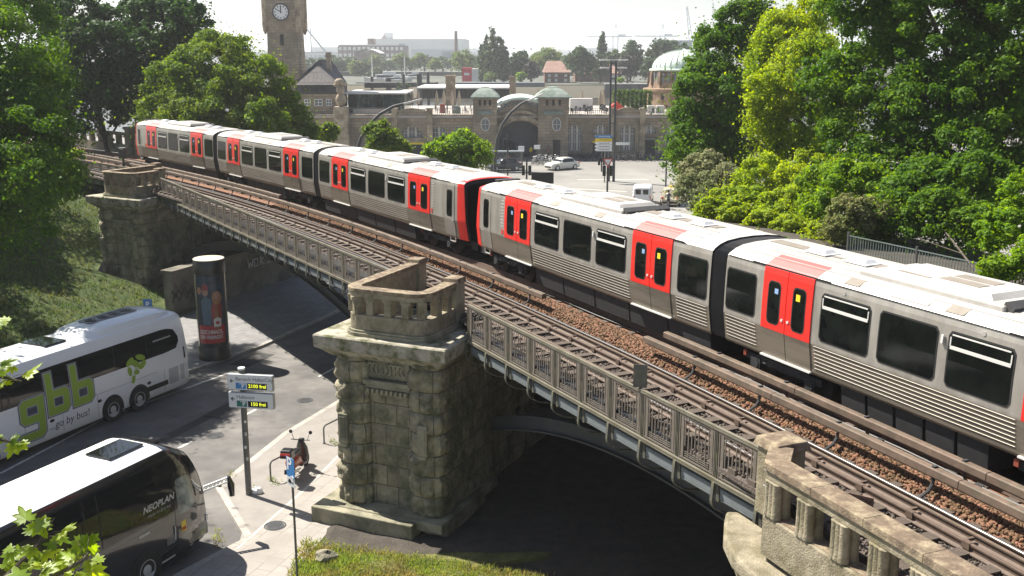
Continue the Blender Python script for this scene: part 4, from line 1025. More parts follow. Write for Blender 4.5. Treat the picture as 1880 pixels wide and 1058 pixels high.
BP = [(1.18, .30), (1.265, .42), (1.275, 1.0), (1.275, 1.6), (1.25, 2.2), (1.20, 2.8), (1.13, 3.25), (1.05, 3.45), (.85, 3.56), (.45, 3.61)]
# the white coach drives away from the viaduct: x forward = -RD, its left side faces the camera
L1 = 13.4; C1 = Vector((-13.95, 43.0)) + Vector((-.910, .414)) * 1.27
wb = thing('coach', 'white touring coach with a large green gbb logo, beside the advertising column', 'coach', (*(C1 - RD * L1 * 0), ZG + .01), RA + math.pi)
b = Bus(L1, BP, (2.0, .18, .35, .5), (.7, .09, .12, .22))
b.body().build('body', M_('bus_white'), wb, True)
band_b = lambda x: 2.02 + .0 * x; 
def bt(x): return 3.02 - (.55 * max(0, 1 - x / 1.6) ** 2.2)
def bb(x): return 2.02 + (.10 * max(0, 1 - x / 1.4))
for sg in (1, -1):
    gw = b.side(.55, L1 - .35, bb, bt, .006, sg, 60, r=.25).build('window_band', M_('bus_glass'), wb)
    for k in range(6):
        x = 2.4 + k * 1.75; q = b.side(x, x + .035, 2.06, 2.98, .010, sg, 1, rim=False); q.build('glazing_bar', M_('black'), gw)
    b.side(.2, .30, 1.5, 2.0, .012, sg, 2).build('tail_lamp', M_('lamp_red' if sg < 0 else 'black'), wb)
    b.side(2., L1 - 1, 1.34, 1.352, .004, sg, 2, rim=False).build('seam', M_('bus_grey'), wb)
    mb = MB()
    for x in (1.55, 5.2, 6.9, 8.6, 10.3): q = b.side(x, x + .014, .45, 1.34, .004, sg, 1, rim=False); mb.add(q.v, q.f)
    mb.build('hatch_seams', M_('bus_grey'), wb)
for x in (3.05, 4.47, L1 - 3.1):
    for sg in (1, -1):
        a = wheel(wb, x, sg * 1.215, sg); a.v = [(p[0], sg * (1.2785), p[2]) for p in a.v]; a.build('wheel_well_shade', M_('black'), wb)
mb = MB()
for i in range(13): q = b.side(.35, 1.3, .62 + i * .052, .645 + i * .052, .006, 1, 2, rim=False); mb.add(q.v, q.f)
mb.build('engine_grille', M_('bus_grey'), wb)
for x, z in ((2.35, .95), (5.0, 1.0), (7.3, .95), (9.5, 1.0)):
    b.side(x, x + .22, z, z + .12, .008, 1, 4, r=.05).build('filler_flap', M_('black'), wb)
# roof pod and hatch
mb = MB(); rows = []
for x, w_, h in ((.35, .80, .0), (.7, .98, .14), (1.4, 1.03, .26), (3.9, 1.03, .30), (4.9, .97, .22), (5.6, .8, .0)):
    rows.append([(x, -w_, 3.40), (x, -w_ + .1, 3.44 + h), (x, -w_ + .35, 3.56 + h), (x, 0, 3.60 + h), (x, w_ - .35, 3.56 + h), (x, w_ - .1, 3.44 + h), (x, w_, 3.40)])
mb.grid(rows); pod = mb.build('roof_pod', M_('bus_white'), wb, True)
mb = MB()
for k in range(2): mb.box((3.1, .34 - .68 * k, 3.885), (2.4, .06, .03))
mb.box((3.1, 0, 3.88), (2.5, .52, .03)); mb.build('fan_panel', M_('bus_grey'), pod)
for k in range(4): mb = MB(); mb.tube([(2.15 + k * .62, 0, 3.88), (2.15 + k * .62, 0, 3.915)], .22, 18); mb.tube([(2.15 + k * .62, 0, 3.915), (2.15 + k * .62, 0, 3.935)], .07, 10); mb.build('fan', M_('black'), pod)
mb = MB(); mb.box((6.35, 0, 3.635), (1.0, 1.3, .05)); mb.build('roof_hatch', M_('bus_glass'), wb, bevel=.01)
mb = MB(); mb.box((9.8, 0, 3.635), (.8, .8, .05)); mb.build('roof_hatch', M_('bus_white'), wb, bevel=.01)
# the logo: letter outlines g b b
def letter_b(x, y, w_=1.0, h=.92, st=.28, asc=1.62):
    o = [(x, y), (x + w_ - .16, y), (x + w_, y + .16), (x + w_, y + h - .16), (x + w_ - .16, y + h), (x + st, y + h), (x + st, y + asc), (x, y + asc)]
    return [o, rrect(x + st, y + st, x + w_ - st, y + h - st, .05)]
def letter_g(x, y, w_=1.05, h=.92, st=.28, dsc=.62):
    o = [(x + .16, y), (x + w_ - st, y), (x + w_ - st, y - dsc + st), (x - .05, y - dsc + st), (x - .25, y - dsc), (x + w_ - .16, y - dsc), (x + w_, y - dsc + .16), (x + w_, y + h), (x + .16, y + h), (x, y + h - .16), (x, y + .16)]
    return [o, rrect(x + st, y + st, x + w_ - st, y + h - st, .05)]
glyph = letter_g(0, 0) + letter_b(1.22, 0) + letter_b(2.38, 0)
X_, Z_ = 8.75, 1.20
sk = lambda loops: [[(x + .0 * y, y) for x, y in lp] for lp in loops]
for off_, offp, m in ((.075, .010, 'silver_text'), (.06, .013, 'logo_band'), (.022, .016, 'silver_text'), (0, .019, 'logo_green')):
    me = shape_mesh(sk(glyph), off_); b.decal(me, X_, Z_, offp).build('logo', M_(m), wb)
for lp in (glyph[0], glyph[2], glyph[4]):
    pass
me = text_mesh('...go by bus!', .40, shear=.12); b.decal(me, 6.6, .80, .008).build('slogan', M_('logo_dark'), wb)
mb = MB()
for i in range(14): q = b.side(1.0 + i * .075, 1.05 + i * .075, 2.62, 2.69, .012, 1, 1, rim=False); mb.add(q.v, q.f)
mb.build('web_line', M_('silver_text'), wb)
# leaf sprig print, small code-free mark
mb = MB()
for cx, cy, rx, ry, an in ((3.1, 2.02, .26, .12, 40), (3.4, 2.16, .25, .13, 150), (2.82, 2.21, .28, .12, 20), (2.75, 1.88, .24, .14, -30), (3.45, 1.78, .20, .11, 80), (3.1, 1.66, .16, .10, 10), (3.3, 1.41, .18, .10, 100)):
    P = [(cx + rx * math.cos(t) * math.cos(R_(an)) - ry * math.sin(t) * math.sin(R_(an)), cy + rx * math.cos(t) * math.sin(R_(an)) + ry * math.sin(t) * math.cos(R_(an))) for t in np.linspace(0, 6.28, 13)[:-1]]
    mb.add([(x, b.w(z) + .014 + .001 * cx, z) for x, z in P], [list(range(12))])
mb.build('leaf_print', M_('logo_green'), wb)
mb = MB()
for a, c in (((3.1, 2.06), (3.15, 1.56)), ((3.15, 1.56), (3.3, 1.36)), ((3.1, 1.86), (3.4, 2.11)), ((3.1, 1.76), (2.7, 1.96))): mb.bar((a[0], b.w(a[1]) + .006, a[1]), (c[0], b.w(c[1]) + .006, c[1]), .006, .03, up=(1, 0, 0))
mb.build('stem_print', M_('logo_green'), wb)
mb = MB(); mb.box((2., .1, .75), (1.2, 2.4, .2)); mb.box((L1 / 2, 0, .5), (L1 - 3, 2.2, .35)); mb.build('underbody', M_('black'), wb)
mb = MB(); mb.box((-.03, 0, .55), (.1, 2.2, .32)); mb.build('rear_bumper', M_('bus_white'), wb, bevel=.03)

# the black coach: front towards the viaduct, right side to the camera
L2 = 12.9; F2 = Vector((-8.80, 28.35)) + Vector((-.910, .414)) * 1.30; O2 = F2 - RD * L2
kb = thing('coach', 'black touring coach with white roof and white mirror arm, parked in the foreground bay', 'coach', (*O2, ZG + .01), RA)
BP2 = [(1.18, .28), (1.265, .40), (1.275, 1.0), (1.275, 1.6), (1.26, 2.3), (1.21, 2.9), (1.13, 3.3), (1.02, 3.50), (.8, 3.58), (.4, 3.62)]
k_ = Bus(L2, BP2, (1.6, .22, .50, 1.0), (.7, .09, .12, .2))
k_.body().build('body', M_('bus_black'), kb, True)
mb = MB(); rows = []
for x in [.5] + list(np.linspace(1, L2 - 1.7, 16)) + [L2 - 1.55]:
    e, top = k_.e(x); rows.append([(k_.shx(x, 3.5), y * e, z + .006) for y, z in ((-1.00, 3.51), (-.8, 3.58), (-.4, 3.62), (.4, 3.62), (.8, 3.58), (1.00, 3.51))])
mb.grid(rows); mb.build('white_roof', M_('bus_roof_white'), kb, True)
mb = MB(); mb.box((L2 - 2.35, -.05, 3.665), (1.25, .90, .05)); mb.build('roof_hatch', M_('bus_glass'), kb, bevel=.02)
mb = MB(); mb.box((4.2, 0, 3.66), (1.1, .9, .05)); mb.build('roof_hatch', M_('bus_glass'), kb, bevel=.02)
mb = MB(); mb.box((L2 - 1.2, 0, 3.50), (.18, .9, .10), ry=.2); mb.build('roof_fitting', M_('bus_black'), kb); mb = MB(); mb.tube([(L2 - 2.75, .6, 3.6), (L2 - 2.75, .6, 3.98)], .008, 5); mb.build('aerial', M_('bus_black'), kb)
for sg in (-1, 1):
    gw = k_.side(.5, L2 - 1.15, 1.75, 3.28, .006, sg, 50, r=.12).build('window_band', M_('bus_glass'), kb)
    for i in range(5): k_.side(1.9 + i * 1.7, 1.93 + i * 1.7, 1.8, 3.24, .010, sg, 1, rim=False).build('glazing_bar', M_('black'), gw)
    k_.side(1, L2 - .9, .42, .47, .008, sg, 12, rim=False).build('sill_strip', M_('silver_text'), kb)
    mb = MB()
    for x in (2.1, 4.6, 6.2, 7.9): q = k_.side(x, x + .016, .5, 1.7, .005, sg, 1, rim=False); mb.add(q.v, q.f)
    q = k_.side(1, L2 - .3, 1.60, 1.612, .005, sg, 14, rim=False); mb.add(q.v, q.f); mb.build('panel_seams', M_('bus_grey'), kb)
# door in front with its pale window, driver's side too
dr = k_.side(L2 - 1.55, L2 - .55, .45, 2.85, .010, -1, 8, r=.05).build('door', M_('bus_black'), kb)
mat('door_glass', (.30, .34, .32), .08, var=.3, vs=2, col2=(.09, .10, .10), mixs=1.2)
k_.side(L2 - 1.42, L2 - .66, 1.55, 2.62, .014, -1, 8, r=.06).build('door_window', M_('door_glass'), dr)
k_.side(L2 - 1.5, L2 - .6, .55, 1.45, .013, -1, 6, r=.05, rim=False).build('lower_panel', M_('bus_black'), dr)
mb = MB(); mb.tube([(L2 - 1.62, -1.29, .9), (L2 - 1.62, -1.31, 1.3)], .02, 6); mb.build('handle', M_('rim'), dr)
# windscreen wraps the nose
mb = MB(); e0 = k_.section(L2 - .0); rows = []
for x in (L2 - .55, L2 - .28, L2 - .10, L2): rows.append([(p[0] + .012, p[1] * 1.004, p[2]) for p in k_.section(x) if 1.2 < p[2]])
fr = [p for p in rows[-1]]; mb.add(fr, [list(range(len(fr)))]); mb.build('windscreen', M_('bus_glass'), kb)
mb = MB(); x = L2 + .02; mb.box((x - .05, -.85, .85), (.1, .4, .2)); mb.box((x - .05, .85, .85), (.1, .4, .2)); mb.build('headlights', M_('rim'), kb, bevel=.02)
mb = MB(); mb.box((L2 - .03, 0, .50), (.14, 2.0, .36)); mb.build('front_bumper', M_('bus_black'), kb, bevel=.04)
for x in (L2 - 2.75, 3.9, 2.6):
    for sg in (1, -1):
        a = wheel(kb, x, sg * 1.215, sg); a.v = [(p[0], sg * 1.2785, p[2]) for p in a.v]; a.build('wheel_well_shade', M_('rubber'), kb)
mi = MB(); A = Vector((L2 - .1, -1.05, 1.85)); Bq = Vector((L2 + .50, -1.45, 1.98)); 
for dz in (0, -.14): mi.bar(A + Vector((0, 0, dz)), Bq + Vector((0, 0, dz)), .05, .035)
for i in range(6): p = A.lerp(Bq, i / 6); q = A.lerp(Bq, (i + 1) / 6); mi.bar(p, q + Vector((0, 0, -.14)), .03, .02); mi.bar(p + Vector((0, 0, -.14)), q, .03, .02)
ma = mi.build('mirror_arm', M_('white_paint'), kb)
mb = MB(); mb.tube([Bq + Vector((.02, -.02, .03)), Bq + Vector((.10, -.03, -.25)), Bq + Vector((.12, -.03, -.62))], [.05, .11, .08], 10); mb.build('mirror', M_('bus_black'), ma, True)
def dec2(me, x0, z0, off): return k_.decal(me, x0, z0, off, sg=-1, flip=1)
dec2(text_mesh('NEOPLAN', .26, shear=.25, bold=.006), L2 - 2.15, 2.20, .018).build('maker_lettering', M_('silver_text'), kb)
dec2(text_mesh('I N D I V I D U A L', .11, shear=.25), L2 - 2.15, 1.98, .018).build('maker_lettering', M_('silver_text'), kb)
mb = MB()
for i in range(5): q = k_.side(L2 - 1.95, L2 - 1.6, .85 + i * .05, .865 + i * .05, .012, -1, 1, rim=False); mb.add(q.v, q.f)
mb.build('small_print', M_('silver_text'), kb)
k_.side(L2 - 1.35, L2 - 1.15, 1.0, 1.32, .018, -1, 2, rim=False).build('sticker', M_('yellow'), kb)
k_.side(L2 - 1.33, L2 - 1.17, 1.04, 1.14, .020, -1, 2, rim=False).build('sticker', M_('stripe_red'), kb)
k_.side(L2 - 2.95, L2 - 2.55, 1.50, 1.58, .010, -1, 2, rim=False).build('side_marker', M_('silver_text'), kb)

# ---------------------------------------------------------------- advertising column
cp = G(395, 660); ad = thing('advertising_column', 'tall dark glazed advertising column with a red poster behind the white coach', 'advertising column', (cp.x, cp.y, ZG + .12))
ca = math.atan2(-cp.y, -cp.x); RC = .72; HC = 4.80
mat('col_metal', (.06, .058, .055), .3, metal=.6, var=.1); mat('col_top', (.52, .47, .38), .8, var=.1)
mb = MB(); mb.lathe([(RC + .03, 0), (RC + .03, .62), (RC, .66)], n=40); mb.lathe([(RC, 4.15), (RC + .02, 4.17), (RC + .02, HC - .03), (RC, HC)], n=40); mb.build('drum', M_('col_metal'), ad, True)
mb = MB(); mb.lathe([(RC, HC), (RC - .02, HC + .02), (0, HC + .03)], n=40); mb.build('top_plate', M_('col_top'), ad)
mb = MB(); mb.lathe([(RC - .02, .66), (RC - .02, 4.15)], n=48); mb.build('inner_drum', M_('black'), ad, True)
mat('chrome', (.55, .53, .48), .2, metal=.9, var=.1)
for k in range(4):
    a = ca + R_(-62 + k * 41.3 * 2 - 0) ; a = ca + (-1, 1, 2.2, -2.2)[k] * R_(66); mb = MB(); mb.box((math.cos(a) * (RC - .005), math.sin(a) * (RC - .005), 2.41), (.05, .09, 3.48), a); mb.build('glazing_profile', M_('chrome'), ad)
def cyl(me_or, off=.004):                       # wrap a flat x,z picture on the drum, x to the viewer's right
    return lambda v: (math.cos(ca + v[0] / RC) * (RC - .02 + off), math.sin(ca + v[0] / RC) * (RC - .02 + off), v[1])
def cpatch(loop, off, m, name, parent=ad, sub=True):
    x0, x1 = min(p[0] for p in loop), max(p[0] for p in loop); mb = MB(); f = cyl(None, off)
    # split into vertical slices so that it bends
    n = max(1, int((x1 - x0) / .08)); 
    me = shape_mesh([loop]); bm = bmesh.new(); bm.from_mesh(me)
    for i in range(1, n): bmesh.ops.bisect_plane(bm, geom=bm.verts[:] + bm.edges[:] + bm.faces[:], plane_co=(x0 + (x1 - x0) * i / n, 0, 0), plane_no=(1, 0, 0))
    bm.to_mesh(me); bm.free(); mb.mesh(me, lambda v: f((v.x, v.y))); return mb.build(name, m, parent)
import bmesh
mat('p_blue', (.025, .06, .09), .3, var=.5, vs=6, col2=(.01, .015, .025), mixs=3); mat('p_red', (.45, .02, .02), .3, var=.05); mat('p_skin', (.42, .22, .15), .4, var=.1)
mat('p_dark', (.02, .03, .04), .3, var=.3); mat('p_plaid', (.10, .15, .19), .4, var=.5, vs=25); mat('p_hair', (.35, .16, .06), .4, var=.3, vs=20); mat('p_coat', (.30, .04, .03), .4, var=.2)
mat('p_bottle', (.25, .08, .02), .2, var=.2); mat('p_white', (.65, .62, .58), .4, var=.05)
po = cpatch([(-.74, .85), (.60, .85), (.60, 4.05), (-.74, 4.05)], .004, M_('p_blue'), 'poster')
def pp(loop, off, m, nm='poster_figure'): return cpatch(loop, off, M_(m), nm, po)
ell = lambda cx, cy, rx, ry, n=14: [(cx + rx * math.cos(6.283 * i / n), cy + ry * math.sin(6.283 * i / n)) for i in range(n)]
pp([(-.74, .85), (.60, .85), (.60, 1.72), (-.74, 1.72)], .008, 'p_red', 'poster_band')
pp([(-.72, 1.74), (-.40, 1.74), (-.36, 2.6), (-.44, 3.1), (-.72, 3.2)], .008, 'p_dark'); pp(ell(-.60, 3.38, .13, .19), .010, 'p_skin')
pp([(-.45, 1.75), (-.1, 1.75), (0, 2.4), (-.05, 3.0), (-.3, 3.15), (-.5, 2.9)], .010, 'p_plaid'); pp(ell(-.28, 3.33, .15, .2), .012, 'p_skin'); pp([(-.45, 3.42), (-.1, 3.42), (-.14, 3.66), (-.28, 3.74), (-.42, 3.66)], .014, 'p_coat')
pp([(0, 1.75), (.45, 1.75), (.5, 2.5), (.42, 2.95), (.1, 2.95), (-.04, 2.5)], .012, 'p_coat'); pp(ell(.26, 3.05, .24, .32), .014, 'p_hair'); pp(ell(.24, 3.14, .13, .18), .016, 'p_skin')
pp([(.1, 1.55), (.36, 1.55), (.37, 2.1), (.29, 2.4), (.28, 2.72), (.18, 2.72), (.17, 2.4), (.09, 2.1)], .018, 'p_bottle'); pp([(.06, 1.66), (.40, 1.66), (.42, 2.02), (.23, 2.12), (.05, 2.02)], .020, 'p_white'); pp(ell(.23, 1.85, .10, .08), .022, 'p_red')
me = text_mesh('GESCHMACK,', .27, bold=.008); f = cyl(None, .012); mb = MB(); mb.mesh(me, lambda v: f((v.x * .72 - .09, v.y + 1.40))); mb.build('poster_text', M_('p_white'), po)
me = text_mesh('DER VERBINDET.', .24, bold=.007); mb = MB(); mb.mesh(me, lambda v: f((v.x * .66 - .09, v.y + 1.15))); mb.build('poster_text', M_('p_white'), po)
mb = MB(); mb.lathe([(RC + .006, .66), (RC + .006, 4.15)], n=48); 
mat('clear_glass', (.8, .85, .85), .03, var=0, alpha=.03, spec=.3)
mb.build('glass', M_('clear_glass'), ad, True)

# ---------------------------------------------------------------- parking guidance sign on its post
ZP = ZG + .12
sp = G(457, 908, ZP); sg_ = thing('parking_guide_sign', 'grey post with two white car park boards showing free spaces in yellow', 'sign', (sp.x, sp.y, ZP))
mb = MB(); mb.tube([(0, 0, 0), (0, 0, 4.30)], .10, 14); mb.build('post', M_('pole'), sg_, True)
mb = MB(); mb.tube([(0, 0, 4.30), (0, 0, 4.36)], .115, 14); mb.build('post_cap', M_('white_paint'), sg_)
mat('sign_face', (.72, .73, .73), .45, var=.03); mat('sign_back', (.35, .36, .37), .5, var=.1); mat('led', (.70, .75, .04), .5, var=0, emis=.5); mat('p_sign_blue', (.06, .22, .50), .45, var=.05); mat('p_sign_green', (.03, .16, .14), .45, var=.05)
ya = R_(-9)
for zc, txt, led, mm in ((3.93, 'Bereich HafenCity', '2100 frei', 'p_sign_blue'), (3.33, 'Hafentor', '150 frei', 'p_sign_green')):
    bd = bpy.data.objects.new('board_holder', None)
    mb = MB(); mb.box((0, 0, 0), (1.52, .16, .52)); o = mb.build('board', M_('sign_back'), sg_, bevel=.02); o.location = (.33, -.19, zc); o.rotation_euler = (0, 0, ya); bpy.data.objects.remove(bd)
    mb = MB(); me = shape_mesh([rrect(-.74, -.24, .74, .24, .04)]); mb.mesh(me, lambda v: (v.x, -.0835, v.y)); mb.build('face', M_('sign_face'), o)
    mb = MB(); me = text_mesh(txt, .17, align='LEFT'); mb.mesh(me, lambda v: (v.x - .48, -.087, v.y + .11)); mb.build('lettering', M_('logo_dark'), o)
    mb = MB(); mb.bar((-.66, -.087, .04), (-.54, -.087, .04), .004, .025); mb.bar((-.66, -.087, .04), (-.60, -.087, .10), .004, .025, up=(1, 0, 0)); mb.bar((-.66, -.087, .04), (-.60, -.087, -.02), .004, .025, up=(1, 0, 0)); mb.build('arrow', M_('black'), o)
    mb = MB(); mb.box((-.31, -.086, -.11), (.34, .006, .20)); mb.build('car_park_symbol', M_(mm), o)
    mb = MB(); me = text_mesh('P', .19, bold=.006); mb.mesh(me, lambda v: (v.x - .24, -.0905, v.y - .125)); mb.bar((-.36, -.0905, -.05), (-.23, -.0905, -.02), .003, .02, up=(1, 0, 0)); mb.bar((-.23, -.0905, -.02), (-.14, -.0905, -.05), .003, .02, up=(1, 0, 0)); mb.build('car_park_letter', M_('white_paint'), o)
    mb = MB(); mb.box((.23, -.086, -.11), (.66, .006, .20)); mb.build('display', M_('black'), o)
    mb = MB(); me = text_mesh(led, .165, bold=.004); mb.mesh(me, lambda v: (v.x + .24, -.0905, v.y - .11)); mb.build('display_text', M_('led'), o)
for i in range(4):
    mb = MB(); a = -1.9 + .5 * random.random(); z = 1.1 + i * .43 + .2 * random.random(); h = .07 + .06 * random.random(); mb.lathe([(.103, z), (.103, z + h)], n=3, a0=a, a1=a + .7); mb.build('sticker', M_(random.choice(['white_paint', 'black', 'silver_text'])), sg_)
# white box lying at the foot of the post
q = G(472, 905, ZP); bg_o = thing('crumpled_bag', 'crumpled white bag lying at the foot of the parking guide post', 'bag', (q.x, q.y, ZP))
mb = MB(); rr = random.Random(3); rows = []
for j in range(7):
    t = math.pi * j / 6 * .55; rows.append([(.21 * math.sin(t + .2) * math.cos(a) * (1 + .2 * math.sin(3 * a + j)), .15 * math.sin(t + .2) * math.sin(a) * (1 + .2 * math.cos(2 * a + j)), .24 * math.cos(t) * (1 + .08 * math.sin(a * 4))) for a in np.linspace(0, 6.283, 15)])
mb.grid([[(x, y, max(0, z - .03)) for x, y, z in r_] for r_ in rows]); mb.build('bag', M_('white_paint'), bg_o, True)
# P sign in front
z0 = -6.5
pg = G(547, 1085, z0); ps = thing('parking_sign', 'slim post in the foreground with a blue P sign and a white plate below', 'sign', (pg.x, pg.y, z0))
hgt_ = lambda v: D(540, v, pg.y).z - z0
ht, hb_, hm = hgt_(840), hgt_(893), hgt_(876)
mb = MB(); mb.tube([(0, 0, -.2), (0, 0, hb_ + .1), (0, 0, ht - .02)], .032, 10); mb.build('post', M_('pole'), ps, True)
pw = (555 - 532) / FPX * pg.y * 1.0
mat('p_blue_sign', (.10, .20, .36), .5, var=.1, vs=6)
def rot(x, y): a = R_(-48); return (x * math.cos(a) - y * math.sin(a), x * math.sin(a) + y * math.cos(a))
def flat(me, off, dx, dz): return lambda v: (*rot(v.x + dx, -.05 - off), v.y + dz)
zc = (ht + hm) / 2; hh = ht - hm
mb = MB(); mb.box((*rot(0, -.04), zc), (.40, .012, hh), R_(-48)); o = mb.build('plate', M_('p_sign_blue'), ps, bevel=.004)
mb = MB(); mb.mesh(text_mesh('P', .50, bold=.012), flat(None, .0, -.05, zc + .08)); mb.build('letter', M_('white_paint'), o)
mb = MB(); 
for A_, B_ in (((-.02, -.25), (.16, -.25)), ((.09, -.19), (.16, -.25)), ((.09, -.31), (.16, -.25))): mb.bar((*rot(A_[0], -.05), zc + A_[1]), (*rot(B_[0], -.05), zc + B_[1]), .004, .03, up=(0, 0, 1) if A_[1] == B_[1] else (1, 0, 0))
mb.build('arrow', M_('white_paint'), o)
mb = MB(); mb.box((*rot(0, -.04), (hm + hb_) / 2), (.40, .012, (hm - hb_) * .92), R_(-48)); o = mb.build('supplementary_plate', M_('sign_face'), ps, bevel=.004)
mb = MB(); zz = (hm + hb_) / 2
for dx, w_, h, dz in ((-.05, .16, .07, 0), (-.05, .09, .05, .05), (.10, .05, .05, 0)): mb.box((*rot(dx, -.049), zz + dz), (w_, .003, h), R_(-48))
mb.build('car_symbol', M_('black'), o)
bs_ = D(272, 566, 48.5); t = thing('parking_sign', 'small blue parking sign just showing above the white coach roof', 'sign', (bs_.x, bs_.y, ZG + .12)); H_ = D(272, 549, 48.5).z - ZG - .12
mb = MB(); mb.tube([(0, 0, 0), (0, 0, H_)], .03, 6); mb.build('post', M_('pole'), t); mb = MB(); mb.box((0, -.04, H_ - .25), (.42, .02, .5)); o = mb.build('plate', M_('p_sign_blue'), t)
mb = MB(); mb.mesh(text_mesh('P', .36, bold=.01), lambda v: (v.x, -.053, v.y + H_ - .27)); mb.build('letter', M_('white_paint'), o)
# bicycle hoops
def hoop(u, v, ang, label, w_=1.0):
    p = G(u, v, ZP); t = thing('bicycle_stand', label, 'bicycle stand', (p.x, p.y, ZP), ang, 'tubular bicycle stands')
    mb = MB(); P = [(-w_ / 2, 0, -.05), (-w_ / 2, 0, .55)] + [(-w_ / 2 + .14 - .14 * math.cos(a), 0, .55 + .14 * math.sin(a)) for a in (.5, 1.0, 1.4)] + [(w_ / 2 - .14 + .14 * math.cos(a), 0, .55 + .14 * math.sin(a)) for a in (1.4, 1., .5)] + [(w_ / 2, 0, .55), (w_ / 2, 0, -.05)]
    mb.tube(P, .03, 8); mb.build('hoop', M_('pole'), t, True); mb = MB()
    for x in (-w_ / 2, w_ / 2): mb.tube([(x, 0, 0), (x, 0, .02)], .06, 10)
    mb.build('foot_plate', M_('pole'), t)
hoop(517, 873, R_(62), 'tubular bicycle stand beside the parked scooter', 1.1); hoop(612, 806, R_(62), 'tubular bicycle stand close to the left face of the sunlit pier', 1.1)
q = G(600, 1028, -6.42); rk = MB(); rr = random.Random(8)
rows = [[((.36 * math.cos(a) * math.sin(t) * (1 + .25 * math.sin(2 * a + t * 3))), (.22 * math.sin(a) * math.sin(t) * (1 + .2 * math.cos(3 * a))), .16 * math.cos(t) * (1 + .3 * math.sin(a))) for a in np.linspace(0, 6.283, 13)] for t in np.linspace(.05, 3.0, 8)]
rk.grid(rows); o = rk.build('rock', M_('stone')); o.location = (q.x, q.y, -6.32); o.rotation_euler = (.1, .15, .3); tag(o, 'grey boulder lying in the sunlit grass', 'rock')

# ---------------------------------------------------------------- scooter
sc_p = G(548, 868, ZP); sc = thing('scooter', 'parked black and orange motor scooter with a top box beside the bicycle stand', 'scooter', (sc_p.x, sc_p.y, ZP), R_(80))
mat('orange', (.30, .06, .025), .3, var=.05, coat=.4); mat('scooter_black', (.02, .02, .022), .3, var=.1, coat=.4)
def wh(x):
    mb = MB(); rows = [[(x + r_ * math.cos(a), d, .25 + r_ * math.sin(a)) for a in np.linspace(0, 6.283, 21)] for r_, d in ((.17, -.05), (.24, -.055), (.25, 0), (.24, .055), (.17, .05))]
    mb.grid(rows); o = mb.build('wheel', M_('rubber'), sc, True); mb = MB(); mb.tube([(x, -.04, .25), (x, .04, .25)], .17, 14); mb.build('rim', M_('rim'), o)
wh(-.62); wh(.68)
mb = MB(); rows = []
for x, w_, a, b_ in ((-.92, .05, .62, .70), (-.8, .14, .50, .80), (-.5, .19, .34, .84), (-.15, .19, .30, .80), (.02, .16, .26, .62), (.1, .15, .22, .34)):
    rows.append([(x, w_ * math.cos(t), (a + b_) / 2 + (b_ - a) / 2 * math.sin(t)) for t in np.linspace(0, 6.283, 13)])
mb.grid(rows); mb.build('rear_body', M_('orange'), sc, True)
mb = MB(); mb.box((-.35, 0, .86), (.85, .27, .10), top=(.9, .8)); mb.build('seat', M_('scooter_black'), sc, bevel=.03)
mb = MB(); mb.box((.24, 0, .28), (.5, .32, .08)); mb.build('footboard', M_('scooter_black'), sc, bevel=.02)
mb = MB(); rows = []
for z, w_, x, dd in ((.26, .17, .42, .08), (.5, .22, .48, .09), (.8, .20, .42, .08), (1.0, .12, .36, .07)): rows.append([(x + dd * math.cos(t), w_ * math.sin(t), z) for t in np.linspace(0, 6.283, 15)])
mb.grid(rows); mb.add(rows[-1][:-1], [list(range(14))]); mb.build('leg_shield', M_('scooter_black'), sc, True)
mb = MB(); mb.box((.68, 0, .50), (.42, .13, .06), top=(.7, .8)); mb.build('front_mudguard', M_('orange'), sc, bevel=.02)
mb = MB(); mb.tube([(.68, 0, .25), (.42, 0, .95), (.38, 0, 1.05)], .03, 8); mb.tube([(.30, -.34, 1.10), (.38, -.12, 1.06), (.38, .12, 1.06), (.30, .34, 1.10)], .018, 8); mb.build('handlebar', M_('scooter_black'), sc, True)
mb = MB(); mb.box((.40, 0, 1.06), (.18, .22, .12), top=(.7, .8)); mb.build('headlight', M_('scooter_black'), sc, bevel=.03)
for sy in (-1, 1):
    mb = MB(); mb.tube([(.33, sy * .24, 1.08), (.36, sy * .34, 1.36)], .009, 6); mb.tube([(.35, sy * .36, 1.36), (.37, sy * .36, 1.36)], .065, 12); mb.build('mirror', M_('scooter_black'), sc)
mb = MB(); mb.box((-.88, 0, 1.06), (.40, .44, .30), top=(.85, .85)); tb = mb.build('top_box', M_('scooter_black'), sc, bevel=.05)
mb = MB(); mb.box((-1.085, 0, 1.08), (.02, .34, .09)); mb.build('tail_reflector', M_('lamp_red'), tb, bevel=.01)
mb = MB(); mb.tube([(-.3, -.2, .3), (-.75, -.22, .38), (-.95, -.22, .45)], [.03, .05, .055], 8); mb.build('exhaust', M_('rim'), sc, True)
mb = MB(); mb.bar((-.1, .1, .25), (-.18, .28, 0), .02, .02); mb.bar((-.98, 0, .5), (-1.02, 0, .35), .18, .01); mb.build('kickstand', M_('scooter_black'), sc)
# little weeds along the kerb
pts = []
for u, v in ((398, 985), (398, 975), (425, 870), (500, 880), (395, 998), (610, 812), (470, 900), (505, 888), (615, 815), (402, 992)):
    for _ in range(26): p = G(u + rng.normal(0, 5), v + rng.normal(0, 4), ZP); pts.append((p.x, p.y, ZP))
blades('weeds', pts, .09, M_('grass_blade'), 'small weeds growing in the joints of the kerb')
